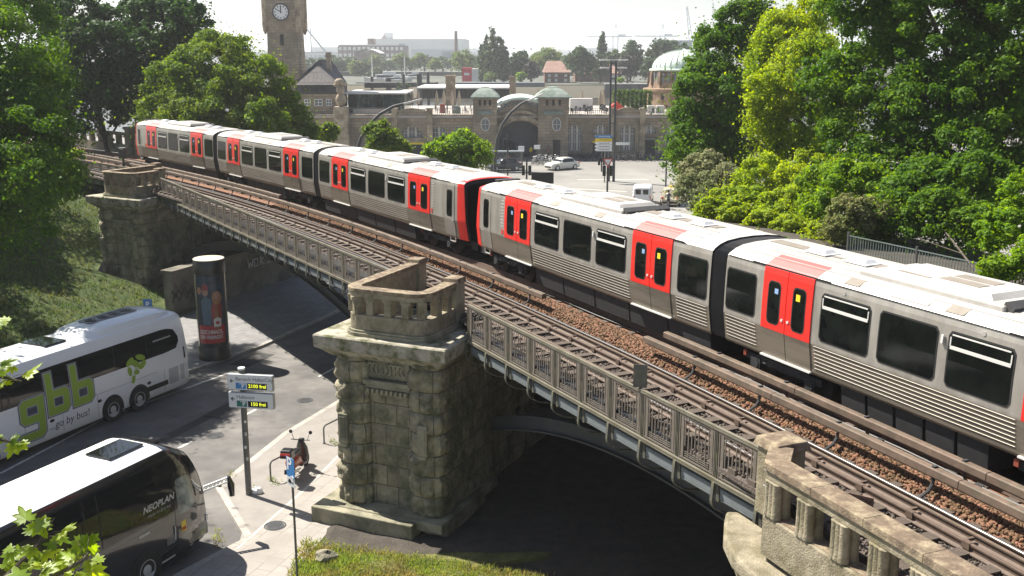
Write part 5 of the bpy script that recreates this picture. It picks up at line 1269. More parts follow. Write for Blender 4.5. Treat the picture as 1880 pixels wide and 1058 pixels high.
# ---------------------------------------------------------------- the landing-stage station and its neighbours
mat('tuff', (.38, .31, .225), .95, var=.25, vs=.5, col2=(.21, .175, .13), mixs=.35, brick=dict(w=1.1, h=.42, mortar=(.10, .085, .07), ms=.02, k=.75, rot=(R_(90), 0, 0)))
mat('tuff_plain', (.40, .33, .235), .95, var=.3, vs=1., col2=(.20, .165, .12), mixs=.6)
mat('tuff_warm', (.30, .21, .14), .95, var=.35, vs=1.5, col2=(.18, .12, .08), mixs=.9)
mat('copper', (.22, .26, .23), .7, var=.2, vs=2, col2=(.13, .18, .14), mixs=.8); mat('copper_pale', (.56, .66, .59), .5, var=.08, vs=1.5)
mat('win_frame', (.62, .60, .54), .6, var=.05); mat('win_glass', (.17, .18, .19), .2, var=.3, vs=1.2); mat('dark_base', (.07, .07, .075), .8, var=.2)
mat('shutter_grey', (.22, .21, .19), .8, var=.1); mat('terrace', (.40, .36, .32), .9, var=.15, vs=.8); mat('slate', (.16, .145, .135), .8, var=.25, vs=3, brick=dict(w=.6, h=.5, mortar=(.09, .08, .08), ms=.03, k=.85, rot=(R_(60), 0, 0)))
mat('parasol', (.42, .35, .27), .9, var=.1); mat('pav_glass', (.05, .09, .085), .12, var=.4, vs=.7, col2=(.16, .22, .20), mixs=.9)
mat('white_roof', (.70, .68, .64), .8, var=.06, vs=.5)
YB = 145.
X = lambda u: (u - 940) / 12.5
Z = lambda v: -6.62 + (290 - v) * .0754
def thick(loops, ex, off=0.):               # filled outline with holes, given depth
    cu = bpy.data.curves.new('s', 'CURVE'); cu.dimensions = '2D'; cu.fill_mode = 'BOTH'; cu.extrude = ex / 2
    for lp in loops:
        sp = cu.splines.new('POLY'); sp.points.add(len(lp) - 1); sp.use_cyclic_u = True
        for i, (x, y) in enumerate(lp): sp.points[i].co = (x, y, 0, 1)
    ob = bpy.data.objects.new('s', cu); col.objects.link(ob); bpy.context.view_layer.update()
    me = bpy.data.meshes.new_from_object(ob.evaluated_get(bpy.context.evaluated_depsgraph_get())); bpy.data.objects.remove(ob); return me
def archloop(cx, zb, w_, zt, n=12):
    r = w_ / 2; zs = zt - r; return [(cx - r, zb), (cx + r, zb)] + [(cx + r * math.cos(math.pi * i / n), zs + r * math.sin(math.pi * i / n)) for i in range(n + 1)]
st = thing('station_building', 'long brown stone landing station with round arches and a great glazed central arch', 'station', (X(950), YB, ZG))
def wallpiece(name, loops, y, ex, m, parent=st, smooth=False, label=None):
    me = thick(loops, ex); mb = MB(); mb.mesh(me, lambda v: (v.x, y + ex / 2 - v.z, v.y)); return mb.build(name, M_(m), parent, world=True, label=label)
def box2(u0, v0, u1, v1, y, ex): return [(X(u0), Z(v1)), (X(u1), Z(v1)), (X(u1), Z(v0)), (X(u0), Z(v0))]
R4 = lambda u0, v0, u1, v1: [(X(u0), Z(v1)), (X(u1), Z(v1)), (X(u1), Z(v0)), (X(u0), Z(v0))]
# the two wings with real openings
archR = [(1049, 229, 277, 27), (1093.5, 229, 246, 25), (1140, 229, 277, 28), (1178, 229, 246, 24), (1219.5, 229, 277, 27)]
holes = [archloop(X(u), Z(vb), w_ / 12.5, Z(vt)) for u, vt, vb, w_ in archR] + [R4(1081, 262, 1106, 289.5), R4(1167, 257, 1189, 289.5)]
wallpiece('wall', [R4(1036, 212, 1300, 290)] + holes, YB, .5, 'tuff')
holesL = [archloop(X(727), Z(253), 2.2, Z(234)), archloop(X(766), Z(253), 3.2, Z(232)), archloop(X(813), Z(268), 2.1, Z(232)), R4(841, 232, 852, 249), R4(855, 232, 864, 249), R4(867, 232, 876, 249), R4(651, 238, 660, 258), R4(748, 265, 786, 289.5)]
wallpiece('wall', [R4(560, 212, 878, 290)] + holesL, YB, .5, 'tuff')
mb = MB(); mb.box((X(900), YB + 14, (Z(214) + ZG) / 2), (X(1300) - X(560), 27, Z(216) - ZG - .3)); mb.build('inner_block', M_('dark_base'), st, world=True)
mb = MB(); mb.box((X(930), YB + 13.6, Z(214.5)), (X(1300) - X(560), 28, .3)); mb.build('terrace_floor', M_('terrace'), st, world=True)
for u0, u1 in ((560, 874), (1038, 1300)):
    mb = MB(); mb.box(((X(u0) + X(u1)) / 2, YB + .1, Z(211.5)), (X(u1) - X(u0), .9, .16)); mb.box(((X(u0) + X(u1)) / 2, YB + .12, Z(214.2)), (X(u1) - X(u0), .7, .22)); mb.build('cornice', M_('tuff_plain'), st, world=True, bevel=.03)
mb = MB()
for u0, u1 in ((878, 560), (1036, 1300)): pass
mb.box((X(1168), YB - .06, Z(287)), (X(1300) - X(1036), .12, .8)); mb.build('dark_plinth', M_('dark_base'), st, world=True)
# window joinery: mullions, frames, glass
def awin(u, vt, vb, w_, full, n=3):
    x = X(u); wd = w_ / 12.5; zt, zb = Z(vt), Z(vb); y = YB + .34
    mb = MB(); mb.box((x, y + .06, (zt + zb) / 2), (wd, .04, zt - zb)); o = mb.build('arched_window', M_('win_glass'), st, world=True)
    fm = MB(); r = wd / 2
    for k in range(1, n): xx = x - r + wd * k / n; hh = zt - r + math.sqrt(max(0, r * r - (xx - x) ** 2)); fm.box((xx, y, (hh + zb) / 2), (.16, .08, hh - zb))
    for k in range(n):
        xa, xb = x - r + wd * k / n + .12, x - r + wd * (k + 1) / n - .12; xm = (xa + xb) / 2; top = zt - r + math.sqrt(max(0.01, r * r - (xm - x) ** 2)) - .12
        for zz0, zz1 in ([(zb + .05, zb + 2.3), (zt - r - .15, top)] if full else [(zb + .05, top)]):
            for q in ((xa, zz0, xa, zz1), (xb, zz0, xb, zz1), (xm, zz0, xm, zz1)): fm.bar((q[0], y - .02, q[1]), (q[2], y - .02, q[3]), .05, .05)
            for z_ in (zz0, (zz0 + zz1) / 2, zz1): fm.bar((xa, y - .02, z_), (xb, y - .02, z_), .05, .05)
    fm.use(M_('win_frame')); f = fm.build('window_frame', M_('win_frame'), o, world=False)
    f.data.transform(Matrix.Translation(-st.location))
    if full: q = MB(); q.box((x, y - .03, zb + 2.3 + (zt - r - .2 - zb - 2.3) / 2), (wd - .1, .04, zt - r - .2 - zb - 2.3)); s_ = q.build('spandrel', M_('shutter_grey'), o); s_.data.transform(Matrix.Translation(-st.location))
for i, (u, vt, vb, w_) in enumerate(archR): awin(u, vt, vb, w_, vb > 260)
awin(766, 232, 253, 40, False); awin(813, 232, 253, 26, False, 2); awin(727, 234, 253, 26, False, 2)
for u0, u1, v0, v1 in ((841, 852, 232, 249), (855, 864, 232, 249), (867, 876, 232, 249), (651, 660, 238, 258)):
    mb = MB(); x = (X(u0) + X(u1)) / 2; z = (Z(v0) + Z(v1)) / 2; mb.box((x, YB + .36, z), (X(u1) - X(u0), .04, Z(v0) - Z(v1))); o = mb.build('window', M_('win_glass'), st, world=True)
    mb = MB(); h = Z(v0) - Z(v1); w_ = X(u1) - X(u0)
    for dx in (-w_ / 2 + .05, 0, w_ / 2 - .05): mb.box((x + dx, YB + .3, z), (.07, .06, h))
    for dz in (-h / 2 + .05, 0, h / 2 - .05): mb.box((x, YB + .3, z + dz), (w_, .06, .07))
    f = mb.build('window_frame', M_('win_frame'), o); f.data.transform(Matrix.Translation(-st.location))
for u0, u1, v0 in ((1081, 1106, 262), (1167, 1189, 257), (748, 786, 265)):
    mb = MB(); mb.box(((X(u0) + X(u1)) / 2, YB + 1.2, (Z(v0) + ZG) / 2), (X(u1) - X(u0), .1, Z(v0) - ZG)); mb.build('doorway', M_('black'), st, world=True)
    mb = MB(); mb.box(((X(u0) + X(u1)) / 2, YB - .25, Z(v0 - 2)), (X(u1) - X(u0) + .2, .5, .25)); mb.build('shop_sign', M_('yellow' if v0 != 257 else 'shutter_grey'), st, world=True)
# raised gables and pilasters
for u0, u1, vt in ((737, 798, 199), (1114, 1166, 197)):
    a, b_ = X(u0), X(u1); L = [(a, Z(290)), (b_, Z(290)), (b_, Z(203))] + [(b_ - (b_ - a) * (.12 + .76 * i / 8), Z(203) + (Z(vt) - Z(203)) * math.sin(math.pi * i / 8)) for i in range(9)] + [(a, Z(203))]
    um = (u0 + u1) / 2; c = archR[2] if u0 > 900 else None
    H = [archloop(X(1140), Z(277), 28 / 12.5, Z(229))] if c else [archloop(X(766), Z(253), 3.2, Z(232)), R4(748, 265, 786, 289.5)]
    wallpiece('gable', [L] + H, YB - .3, .32, 'tuff')
    for uu in (u0, u1): mb = MB(); mb.box((X(uu), YB - .35, (Z(201) + ZG) / 2), (.75, .5, Z(201) - ZG)); mb.box((X(uu), YB - .35, Z(200)), (1.0, .7, .18)); mb.build('pilaster', M_('tuff_plain'), st, world=True)
# the great arch
C0 = X(955); ra = 3.65; zs = Z(222) - ra
gl = [(X(908), Z(290)), (X(1000), Z(290)), (X(1000), Z(210))] + [(X(1000) + (X(908) - X(1000)) * i / 14, Z(210) + (Z(186) - Z(210)) * math.sin(math.pi * i / 14) ** .8) for i in range(1, 14)] + [(X(908), Z(210))]
wallpiece('great_arch_wall', [gl, [(C0 - ra, ZG)] + [(C0 + ra, ZG)] + [(C0 + ra * math.cos(math.pi * i / 20), zs + ra * math.sin(math.pi * i / 20)) for i in range(21)]], YB - .1, .9, 'tuff')
for rr, y_, wdt in ((ra + .45, YB - .35, .55), (ra + 1.25, YB - .22, .35)):
    mb = MB(); P = [(C0 + rr * math.cos(math.pi * i / 24), zs + rr * math.sin(math.pi * i / 24)) for i in range(25)]
    for a, b_ in zip(P[:-1], P[1:]): mb.bar((a[0], y_, a[1]), (b_[0], y_, b_[1]), .5, wdt, up=(a[0] - C0, 0, a[1] - zs))
    mb.build('arch_moulding', M_('tuff_plain'), st, world=True)
mb = MB(); mb.box((C0, YB + .75, (zs + ra + ZG) / 2), (2 * ra, .05, zs + ra - ZG)); o = mb.build('glazed_arch', M_('win_glass'), st, world=True)
mb = MB()
for i in range(1, 9): x = C0 - ra + 2 * ra * i / 9; mb.box((x, YB + .66, (zs + math.sqrt(ra * ra - (x - C0) ** 2) + ZG) / 2), (.10, .12, zs + math.sqrt(ra * ra - (x - C0) ** 2) - ZG))
for z in (ZG + 2.2, zs + .2): mb.box((C0, YB + .66, z), (2 * ra, .12, .10))
f = mb.build('mullions', M_('black'), o); f.data.transform(Matrix.Translation(-st.location))
mb = MB(); mb.box((C0 - 1.6, YB + .5, ZG + 1.1), (1.6, .3, 2.2)); mb.build('entrance_door', M_('black'), st, world=True)
# curved copper roof over it with its dark glazed band
rows = []
for i in range(17):
    t = math.pi * (.12 + .76 * i / 16); x = C0 - 3.9 * math.cos(t) * 1.05; z = Z(212) + (Z(179) - Z(212)) * math.sin(t); rows.append([(x, YB - .75, z - .28), (x, YB - .75, z), (x, YB + 12, z), (x, YB + 12, z - .28)])
mb = MB(); mb.grid(rows, True); mb.build('barrel_roof', M_('copper_pale'), st, world=True, smooth=False)
mb = MB()
for i in range(2, 15):
    t = math.pi * (.12 + .76 * i / 16); x = C0 - 3.9 * math.cos(t); z = Z(212) + (Z(179) - Z(212)) * math.sin(t); mb.box((x, YB - .28, z - .75), (.34, .1, .62))
mb.build('gable_windows', M_('win_glass'), st, world=True)
# twin towers
for u0, u1, side in ((873, 914, -1), (985, 1037, 1)):
    a, b_ = X(u0), X(u1); xm = (a + b_) / 2; w_ = b_ - a
    mb = MB(); mb.box((xm, YB + 1.2, (Z(180) + ZG) / 2), (w_, 4.2, Z(180) - ZG)); o = mb.build('tower', M_('tuff'), st, world=True)
    mb = MB(); rows = [[(xm - w_ / 2 * e, YB + 1.2 - 2.1 * e, z), (xm + w_ / 2 * e, YB + 1.2 - 2.1 * e, z), (xm + w_ / 2 * e, YB + 1.2 + 2.1 * e, z), (xm - w_ / 2 * e, YB + 1.2 + 2.1 * e, z), (xm - w_ / 2 * e, YB + 1.2 - 2.1 * e, z)] for e, z in ((1.22, Z(180.5)), (1.22, Z(178.5)), (1.05, Z(174)), (.72, Z(167.5)), (.40, Z(163.5)), (.36, Z(163)), (.34, Z(162)), (.05, Z(160)))]
    mb.grid(rows); r = mb.build('tower_roof', M_('copper'), o); r.data.transform(Matrix.Translation(-st.location))
    mb = MB()
    for k in (-1, 0, 1): mb.box((xm + k * .85 * w_ / 4, YB - .92, Z(189)), (.32, .1, .75))
    for k in (-1, 0, 1): pass
    q = mb.build('small_windows', M_('black'), o); q.data.transform(Matrix.Translation(-st.location))
    mb = MB(); P = [(.55 * math.cos(t), .85 * math.sin(t)) for t in np.linspace(0, 2 * math.pi, 19)[:-1]]; ou = X(894 if side < 0 else 1017)
    mb.add([(ou + p[0], YB - .93, Z(228) + p[1]) for p in P], [list(range(18))]); q = mb.build('oval_window', M_('win_glass'), o); q.data.transform(Matrix.Translation(-st.location))
    mb = MB(); mb.tube([(ou + p[0] * 1.05, YB - .95, Z(228) + p[1] * 1.05) for p in P] + [(ou + .58, YB - .95, Z(228))], .07, 5); mb.bar((ou, YB - .95, Z(228) - .85), (ou, YB - .95, Z(228) + .85), .07, .05); mb.bar((ou - .5, YB - .95, Z(228)), (ou + .5, YB - .95, Z(228)), .07, .05); q = mb.build('oval_frame', M_('win_frame'), o); q.data.transform(Matrix.Translation(-st.location))
    mb = MB(); mb.box((xm, YB - 1.0, Z(207)), (w_ * .62, .25, .5)); q = mb.build('stone_band', M_('copper'), o); q.data.transform(Matrix.Translation(-st.location))
mb = MB(); mb.box((X(1017), YB - .93, ZG + 1.3), (1.0, .06, 2.6)); mb.build('side_door', M_('black'), st, world=True)
# terrace railings
for u0, u1 in ((646, 735), (800, 873), (1038, 1113), (1167, 1240)):
    a, b_ = X(u0), X(u1); mb = MB(); n = int((b_ - a) / .28)
    for i in range(n + 1): mb.box((a + (b_ - a) * i / n, YB - .1, Z(205.5)), (.045, .045, .95))
    mb.box(((a + b_) / 2, YB - .1, Z(205.5) + .5), (b_ - a, .07, .06)); mb.box(((a + b_) / 2, YB - .1, Z(205.5) - .42), (b_ - a, .05, .05)); mb.build('terrace_railing', M_('girder_panel'), st, world=True)
# on the terrace: parasols, tables, boards
zt = Z(214) + .1
def parasol(u, y, label, h=2.9):
    x = (u - 940) / FPX * (y * .975 + (7.63 - zt) * .22); t = thing('closed_parasol', label, 'parasol', (x, y, zt), 0, 'closed parasols on the station terrace')
    mb = MB(); mb.tube([(0, 0, 0), (0, 0, h)], .035, 6); mb.build('pole', M_('pole'), t)
    mb = MB(); rows = [[(r * (1 + .18 * math.cos(a * 5)) * math.cos(a), r * (1 + .18 * math.cos(a * 5)) * math.sin(a), z) for a in np.linspace(0, 6.283, 21)] for r, z in ((.18, .75), (.27, 1.0), (.26, 1.6), (.18, 2.3), (.06, h + .05))]; mb.grid(rows); mb.build('canopy', M_('parasol'), t, True)
for u, y, lb in ((757, 160, 'closed beige parasol, leftmost on the terrace beyond the arched lamp'), (768, 163, 'closed beige parasol just right of the leftmost terrace parasol'), (802, 158, 'closed beige parasol left of the dark stone pylon'),
                 (815, 163, 'closed beige parasol right in front of the dark stone pylon'), (830, 160, 'closed beige parasol above the orange chair'), (843, 158, 'closed beige parasol left of the left copper-roofed tower'),
                 (988, 168, 'closed beige parasol rising behind the left edge of the right copper roof'), (1028, 168, 'closed beige parasol rising behind the right edge of the right copper roof'), (1068, 160, 'closed beige parasol standing alone right of the twin towers'),
                 (1102, 159, 'closed beige parasol, left of a close pair beside the lamp mast'), (1107, 163, 'closed beige parasol, right of a close pair beside the lamp mast'), (1121, 160, 'closed beige parasol half hidden by the lamp mast')):
    parasol(u, y, lb)
tb0 = thing('cafe_table', 'small terrace cafe table with two chairs', 'table', (X(810), 149, zt), 0, 'cafe tables with chairs behind the terrace railings')
mb = MB(); mb.tube([(0, 0, 0), (0, 0, .7)], .05, 6); mb.lathe([(0, .7), (.42, .7), (.42, .74), (0, .74)], n=10); mb.build('table', M_('shutter_grey'), tb0)
for sx in (-.75, .75):
    mb = MB(); mb.box((sx, 0, .45), (.4, .4, .04)); mb.box((sx * 1.25, 0, .7), (.04, .4, .5)); 
    for a in (-.17, .17):
        for b_ in (-.17, .17): mb.box((sx + a, b_, .22), (.03, .03, .44))
    mb.build('chair', M_('dark_base'), tb0)
spots = [(x_, y_) for y_ in (148, 152, 157) for x_ in list(np.arange(X(808), X(868), 2.3)) + list(np.arange(X(1045), X(1110), 2.3)) + list(np.arange(X(1175), X(1236), 2.6))]
tb0.location = (*spots[0], zt)
for i, (x_, y_) in enumerate(spots[1:]): dup(tb0, (x_ + .3 * (i % 3), y_, zt), .4 * i)
for u, y, w_, h, m, lb in ((840, 150, 1.2, 1.1, 'copper', 'green plant trough on the terrace left of the copper-roofed tower'), (815, 151, .8, 1.3, 'orange', 'orange high-backed booth on the terrace below the parasols')):
    mb = MB(); mb.box((0, 0, h / 2), (w_, .6, h), top=(.9, .8)); mb.box((0, -.1, h * .55), (w_ * .9, .7, .08)); o = mb.build('terrace_booth', M_(m), None, bevel=.04); o.location = (X(u), y, zt); tag(o, lb, 'terrace furniture')
# vine trellis, shed, air boxes on the right part
vt_ = thing('vine_trellis', 'tall trellis grown over with green vines on the station roof beside the domed rotunda', 'trellis', (X(1163), 156, zt))
mb = MB()
for i in range(9): mb.box((-2.6 + i * .65, 0, 1.5), (.06, .06, 3.0))
for z in (.5, 1.5, 2.9): mb.box((0, 0, z), (5.3, .05, .05))
mb.build('frame', M_('pole'), vt_)
mat('vine', (.10, .19, .03), .7, var=.3, island=.4, transl=.3)
n = 5200; k = rng.integers(0, 9, n); P = np.c_[-2.6 + k * .65 + rng.normal(0, .13, n), rng.normal(0, .1, n), rng.uniform(.1, 3.1, n)]; a = rng.normal(0, .11, (n, 3, 3)); V = (P[:, None] + a).reshape(-1, 3)
npmesh('leaves', V, np.arange(3 * n).reshape(n, 3), M_('vine'), vt_)
mb = MB(); mb.prism([(-.9, 0), (.9, 0), (.9, .9), (0, 1.6), (-.9, .9)], 0, 1.4, lambda x, y, z: (x, z, y)); o = mb.build('terrace_shed', M_('stripe_red')); o.location = (X(1130), 152, zt); tag(o, 'small red pitched-roof stall on the station terrace left of the vines', 'stall')
for u in (1190, 1206): mb = MB(); mb.box((0, 0, .55), (1.1, .8, 1.1)); mb.tube([(0, -.41, .6), (0, -.44, .6)], .32, 12); o = mb.build('air_box', M_('win_frame'), bevel=.03); o.location = (X(u), 151, zt); tag(o, 'left grey roof air unit before the rotunda' if u == 1190 else 'right grey roof air unit before the rotunda', 'air unit', 'roof air units')
mb = MB(); mb.box((0, 0, .9), (3.4, 1.2, 1.8)); mb.box((0, -.62, .9), (3.2, .05, 1.5)); o = mb.build('bar_counter', M_('white_roof'), bevel=.03); o.location = (X(1070), 158, zt); tag(o, 'white bar hut on the right-hand roof terrace', 'bar')
# rotunda with its copper dome
ro = thing('rotunda', 'round stone rotunda with pale green copper dome half hidden by the trees', 'rotunda', (26.9, 166, Z(212)))
mb = MB(); mb.lathe([(6.0, 0), (6.0, 2.6), (6.2, 2.7), (6.2, 3.0), (5.4, 3.1), (5.3, 3.6), (5.0, 5.6), (5.2, 5.7)], n=40); mb.build('drum', M_('tuff_warm'), ro)
mb = MB(); mb.lathe([(5.3, 5.7), (5.35, 5.95), (5.0, 6.05)] + [(4.9 * math.cos(t), 6.05 + 2.9 * math.sin(t)) for t in np.linspace(0, 1.5, 12)] + [(.3, 9.0), (0, 9.1)], n=48); dm = mb.build('dome', M_('copper_pale'), ro, True)
mb = MB()
for i in range(32):
    a = i * math.pi / 16; mb.tube([(4.95 * math.cos(t) * math.cos(a), 4.95 * math.cos(t) * math.sin(a), 6.05 + 2.93 * math.sin(t)) for t in np.linspace(0, 1.45, 9)], .035, 4)
mb.build('dome_seams', M_('copper'), dm)
for i in range(16):
    a = i * math.pi / 8 + .1; mb = MB()
    for q in (-.09, .09): mb.box((5.15 * math.cos(a + q), 5.15 * math.sin(a + q), 4.7), (.2, .5, 1.5), a + q)
    mb.build('window_pair', M_('win_glass'), ro)
    mb = MB(); a2 = a + math.pi / 16; mb.box((5.35 * math.cos(a2), 5.35 * math.sin(a2), 4.6), (.5, .35, 2.0), a2, top=(.6, 1)); mb.build('buttress', M_('tuff_warm'), ro)
    mb = MB(); mb.box((6.02 * math.cos(a), 6.02 * math.sin(a), 1.8), (.12, .45, .8), a); mb.build('small_window', M_('black'), ro)
# clock tower
ct = thing('clock_tower', 'tall square brown stone clock tower with a white dial behind the round tree', 'clock tower', (-34.0, 160, ZG))
mb = MB()
def sq(w_, z): return [(-w_, -w_, z), (w_, -w_, z), (w_, w_, z), (-w_, w_, z), (-w_, -w_, z)]
mb.grid([sq(2.75, 0), sq(2.45, 8), sq(2.25, 17.6), sq(2.5, 18.6), sq(2.5, 19.0), sq(2.62, 19.2), sq(2.62, 27)], True); mb.add(sq(2.62, 27)[:4], [(0, 1, 2, 3)]); mb.build('shaft', M_('tuff'), ct)
for sx in (-1, 1):
    for sy in (-1, 1): mb = MB(); mb.lathe([(.1, 17.0), (.36, 17.6), (.42, 18.2), (.42, 26), (.3, 26.5)], (sx * 2.45, sy * 2.45, 0), 10); mb.build('corner_turret', M_('tuff_plain'), ct)
mb = MB(); mb.tube([(0, -2.62, 20.2), (0, -2.70, 20.2)], 1.12, 30); dl = mb.build('clock_dial', M_('white_paint'), ct)
mb = MB(); mb.tube([(1.15 * math.cos(t), -2.68, 20.2 + 1.15 * math.sin(t)) for t in np.linspace(0, 6.283, 33)], .10, 6); mb.build('dial_ring', M_('dark_base'), dl)
for i in range(12): a = i * math.pi / 6; mb = MB(); mb.bar((.74 * math.cos(a), -2.72, 20.2 + .74 * math.sin(a)), (.98 * math.cos(a), -2.72, 20.2 + .98 * math.sin(a)), .02, .12, up=(-math.sin(a), 0, math.cos(a))); mb.build('numeral', M_('dark_base'), dl)
mb = MB(); mb.bar((0, -2.74, 20.0), (0, -2.74, 21.0), .03, .14, up=(1, 0, 0)); mb.bar((.1, -2.74, 20.14), (-.82, -2.74, 20.66), .03, .10, up=(1, 0, 1)); mb.build('hands', M_('dark_base'), dl)
for z, h, xw in ((16.2, 1.6, .5), (9.2, 1.6, .7)): mb = MB(); mb.box((-.1, -2.38, z), (xw, .14, h)); mb.build('slit_window', M_('black'), ct)
# steep-roofed gate house, statue pier, glazed pavilion
gh = thing('gate_house', 'stone gate house with steep slate roof and small white windows beside the clock tower', 'house', (-26.6, 149, ZG))
YH = 147.; Xh = lambda u: (u - 940) / FPX * (YH * .975 + 2); Zh = lambda v: D(600, v, YH).z
mb = MB(); mb.box(((Xh(548) + Xh(622)) / 2, YH + 4, (Zh(173) + ZG) / 2), (Xh(622) - Xh(548), 8, Zh(173) - ZG)); mb.build('wall', M_('tuff'), gh, world=True)
mb = MB(); mb.box(((Xh(548) + Xh(620)) / 2, YH + 3.9, (Zh(173) + Zh(156)) / 2), (Xh(620) - Xh(546) + .3, 8.2, Zh(156) - Zh(173))); mb.build('attic', M_('steel_dark'), gh, world=True)
for k in range(3): mb = MB(); x = Xh(562 + k * 17); mb.box((x, YH - .35, Zh(163)), (1.0, .1, .75)); mb.build('attic_window', M_('black'), gh, world=True)
mb = MB(); x0, x1, xr = Xh(546), Xh(621), Xh(580); z0, z1 = Zh(156), Zh(123)
mb.add([(x0, YH - .5, z0), (x1, YH - .5, z0), (x1, YH + 9, z0), (x0, YH + 9, z0), (xr, YH + 2.0, z1), (xr, YH + 9, z1 + .2), (x0 + .6, YH + 3, z1 - .3)], [(0, 1, 4), (1, 2, 5, 4), (2, 3, 5), (3, 0, 4, 5), (0, 3, 2, 1)]); mb.build('roof', M_('slate'), gh, world=True)
mb = MB(); mb.add([(x0 - 1, YH + 3.5, z0 + .3), (xr - .8, YH + 9, Zh(110)), (xr + .3, YH + 13, Zh(112)), (x1 - .5, YH + 12, z0), (x0 - 1, YH + 13, z0)], [(0, 3, 1), (1, 3, 2), (0, 1, 2, 4)]); mb.build('rear_roof', M_('slate'), gh, world=True)
mb = MB(); mb.box((Xh(594), YH + 6, Zh(114)), (.62, .62, 2.6)); mb.box((Xh(594), YH + 6, Zh(102)), (.8, .8, .5)); mb.build('chimney', M_('tuff_plain'), gh, world=True)
for u, w_ in ((566, 10), (586, 14), (605, 9)):
    mb = MB(); mb.box((Xh(u), YH - .05, Zh(188.5)), (w_ * .078, .06, .85)); o = mb.build('window', M_('win_glass'), gh, world=True)
    mb = MB(); W = w_ * .078
    for q in range(3): mb.box((Xh(u) - W / 2 + W * q / 2, YH - .1, Zh(188.5)), (.08, .05, .9))
    for q in range(3): mb.box((Xh(u), YH - .1, Zh(188.5) - .43 + .43 * q), (W, .05, .08))
    f = mb.build('window_frame', M_('white_paint'), o); f.data.transform(Matrix.Translation(-gh.location))
sp = thing('statue_pier', 'weathered stone pier topped by a crouching carved figure beside the glass pavilion', 'statue', (Xh(633), 144.2, ZG))
zt_ = D(633, 196, 144).z - ZG
mb = MB(); mb.box((0, 0, zt_ / 2), (2.2, 1.6, zt_), top=(.85, .9)); mb.build('pier', M_('tuff_plain'), sp, bevel=.08)
mb = MB(); 
for c_, r_, s_ in (((0, 0, zt_ + .9), .75, (1, .8, 1.3)), ((0, -.1, zt_ + 2.3), .62, (1, .8, 1.1)), ((-.1, -.1, zt_ + 3.3), .52, (1.3, 1, 1)), ((-.6, 0, zt_ + 2.9), .3, (1.2, 1, .8)), ((.6, 0, zt_ + 3.0), .3, (1.3, 1, .8))): mb.sphere(c_, r_, 12, s_)
mb.build('figure', M_('tuff_plain'), sp, True)
pv = thing('glass_pavilion', 'flat white-roofed restaurant pavilion with tall dark green glazing', 'pavilion', ((X(645) + X(745)) / 2, 152, zt))
YP = 152.; Xp = lambda u: (u - 940) / FPX * (YP * .975 + 1.6); Zp = lambda v: D(690, v, YP).z
mb = MB(); mb.box(((Xp(640) + Xp(742)) / 2, YP + 5, (Zp(172) + Zp(206)) / 2), (Xp(742) - Xp(640), 10, Zp(172) - Zp(206))); mb.build('glass_box', M_('pav_glass'), pv, world=True)
mb = MB(); mb.box(((Xp(640) + Xp(655)) / 2, YP - .05, (Zp(172) + Zp(206)) / 2), (Xp(656) - Xp(640), .1, Zp(172) - Zp(206))); mb.box((Xp(697), YP - .05, Zp(190)), (1., .1, 1.9)); mb.build('dark_panel', M_('black'), pv, world=True)
mb = MB()
for i in range(11): mb.box((Xp(655 + i * 8.7), YP - .06, Zp(189)), (.09, .1, Zp(172) - Zp(206)))
mb.build('mullions', M_('black'), pv, world=True)
mb = MB(); mb.box(((Xp(634) + Xp(748)) / 2, YP + 4.6, Zp(171)), (Xp(748) - Xp(634), 12.4, .22)); mb.build('roof', M_('white_roof'), pv, world=True, bevel=.02)
mb = MB(); mb.box((Xp(686), YP + 9, Zp(159.5)), (Xp(712) - Xp(655), 4, .8)); mb.box((Xp(680), YP + 9, Zp(155)), (Xp(716) - Xp(640), 5, .1)); mb.build('upper_box', M_('dark_base'), pv, world=True)
wr = MB(); wr.box((X(690), 148.4, zt + .4), (5.0, .05, .7)); o = wr.build('terrace_banner', M_('terrace'), None, world=False); tag(o, 'pale and red windbreak banner behind the left terrace railing', 'windbreak')
# stone pylons
for u, vt, vb, Y, w_, lb, m in ((827, 141, 190, 176, 1.9, 'dark stone pylon standing behind the parasols', 'tuff_plain'), (941, 143, 178, 176, 1.3, 'short square stone chimney tower left of the right copper roof', 'tuff')):
    a = D(u, vt, Y); z0 = -6.6; t = thing('stone_pylon', lb, 'pylon', (a.x, Y, z0)); mb = MB(); mb.box((0, 0, (a.z - z0) / 2), (w_, w_, a.z - z0), top=(.8, .8)); mb.build('shaft', M_(m), t)
    mb = MB(); mb.box((0, 0, a.z - z0 + .1), (w_ * .95, w_ * .95, .3)); mb.build('cap', M_(m), t, bevel=.03)
# ---------------------------------------------------------------- river, far bank, harbour
mat('quay', (.085, .08, .075), .9, var=.25, vs=.1, stretch=(1, 1, .15)); mat('brick', (.20, .10, .075), .9, var=.2, vs=.5); mat('brick_far', (.22, .15, .13), .9, var=.2, vs=.1)
mat('tile_red', (.30, .18, .14), .85, var=.2, vs=.5); mat('hall_white', (.85, .83, .78), .8, var=.06, vs=.02); mat('crane_grey', (.42, .46, .50), .7, var=.1); mat('crane_red', (.45, .10, .06), .7)  # roof tile, hall and crane colours paled: distance haze put into them
mat('boat_white', (.70, .70, .68), .5, var=.05); mat('sign_red', (.60, .04, .06), .5, var=.08)
def fbox(name, u0, v0, u1, v1, Y, dep, m, label, cat, group=None, roof=None, parts=()):
    a, b_ = D(u0, v0, Y), D(u1, v1, Y); x0, x1 = a.x, b_.x; z1, z0 = a.z, b_.z
    t = thing(name, label, cat, ((x0 + x1) / 2, Y, z0), 0, group); mb = MB(); mb.box((0, dep / 2, (z1 - z0) / 2), (x1 - x0, dep, z1 - z0)); mb.build('wall', M_(m), t)
    return t, x1 - x0, z1 - z0
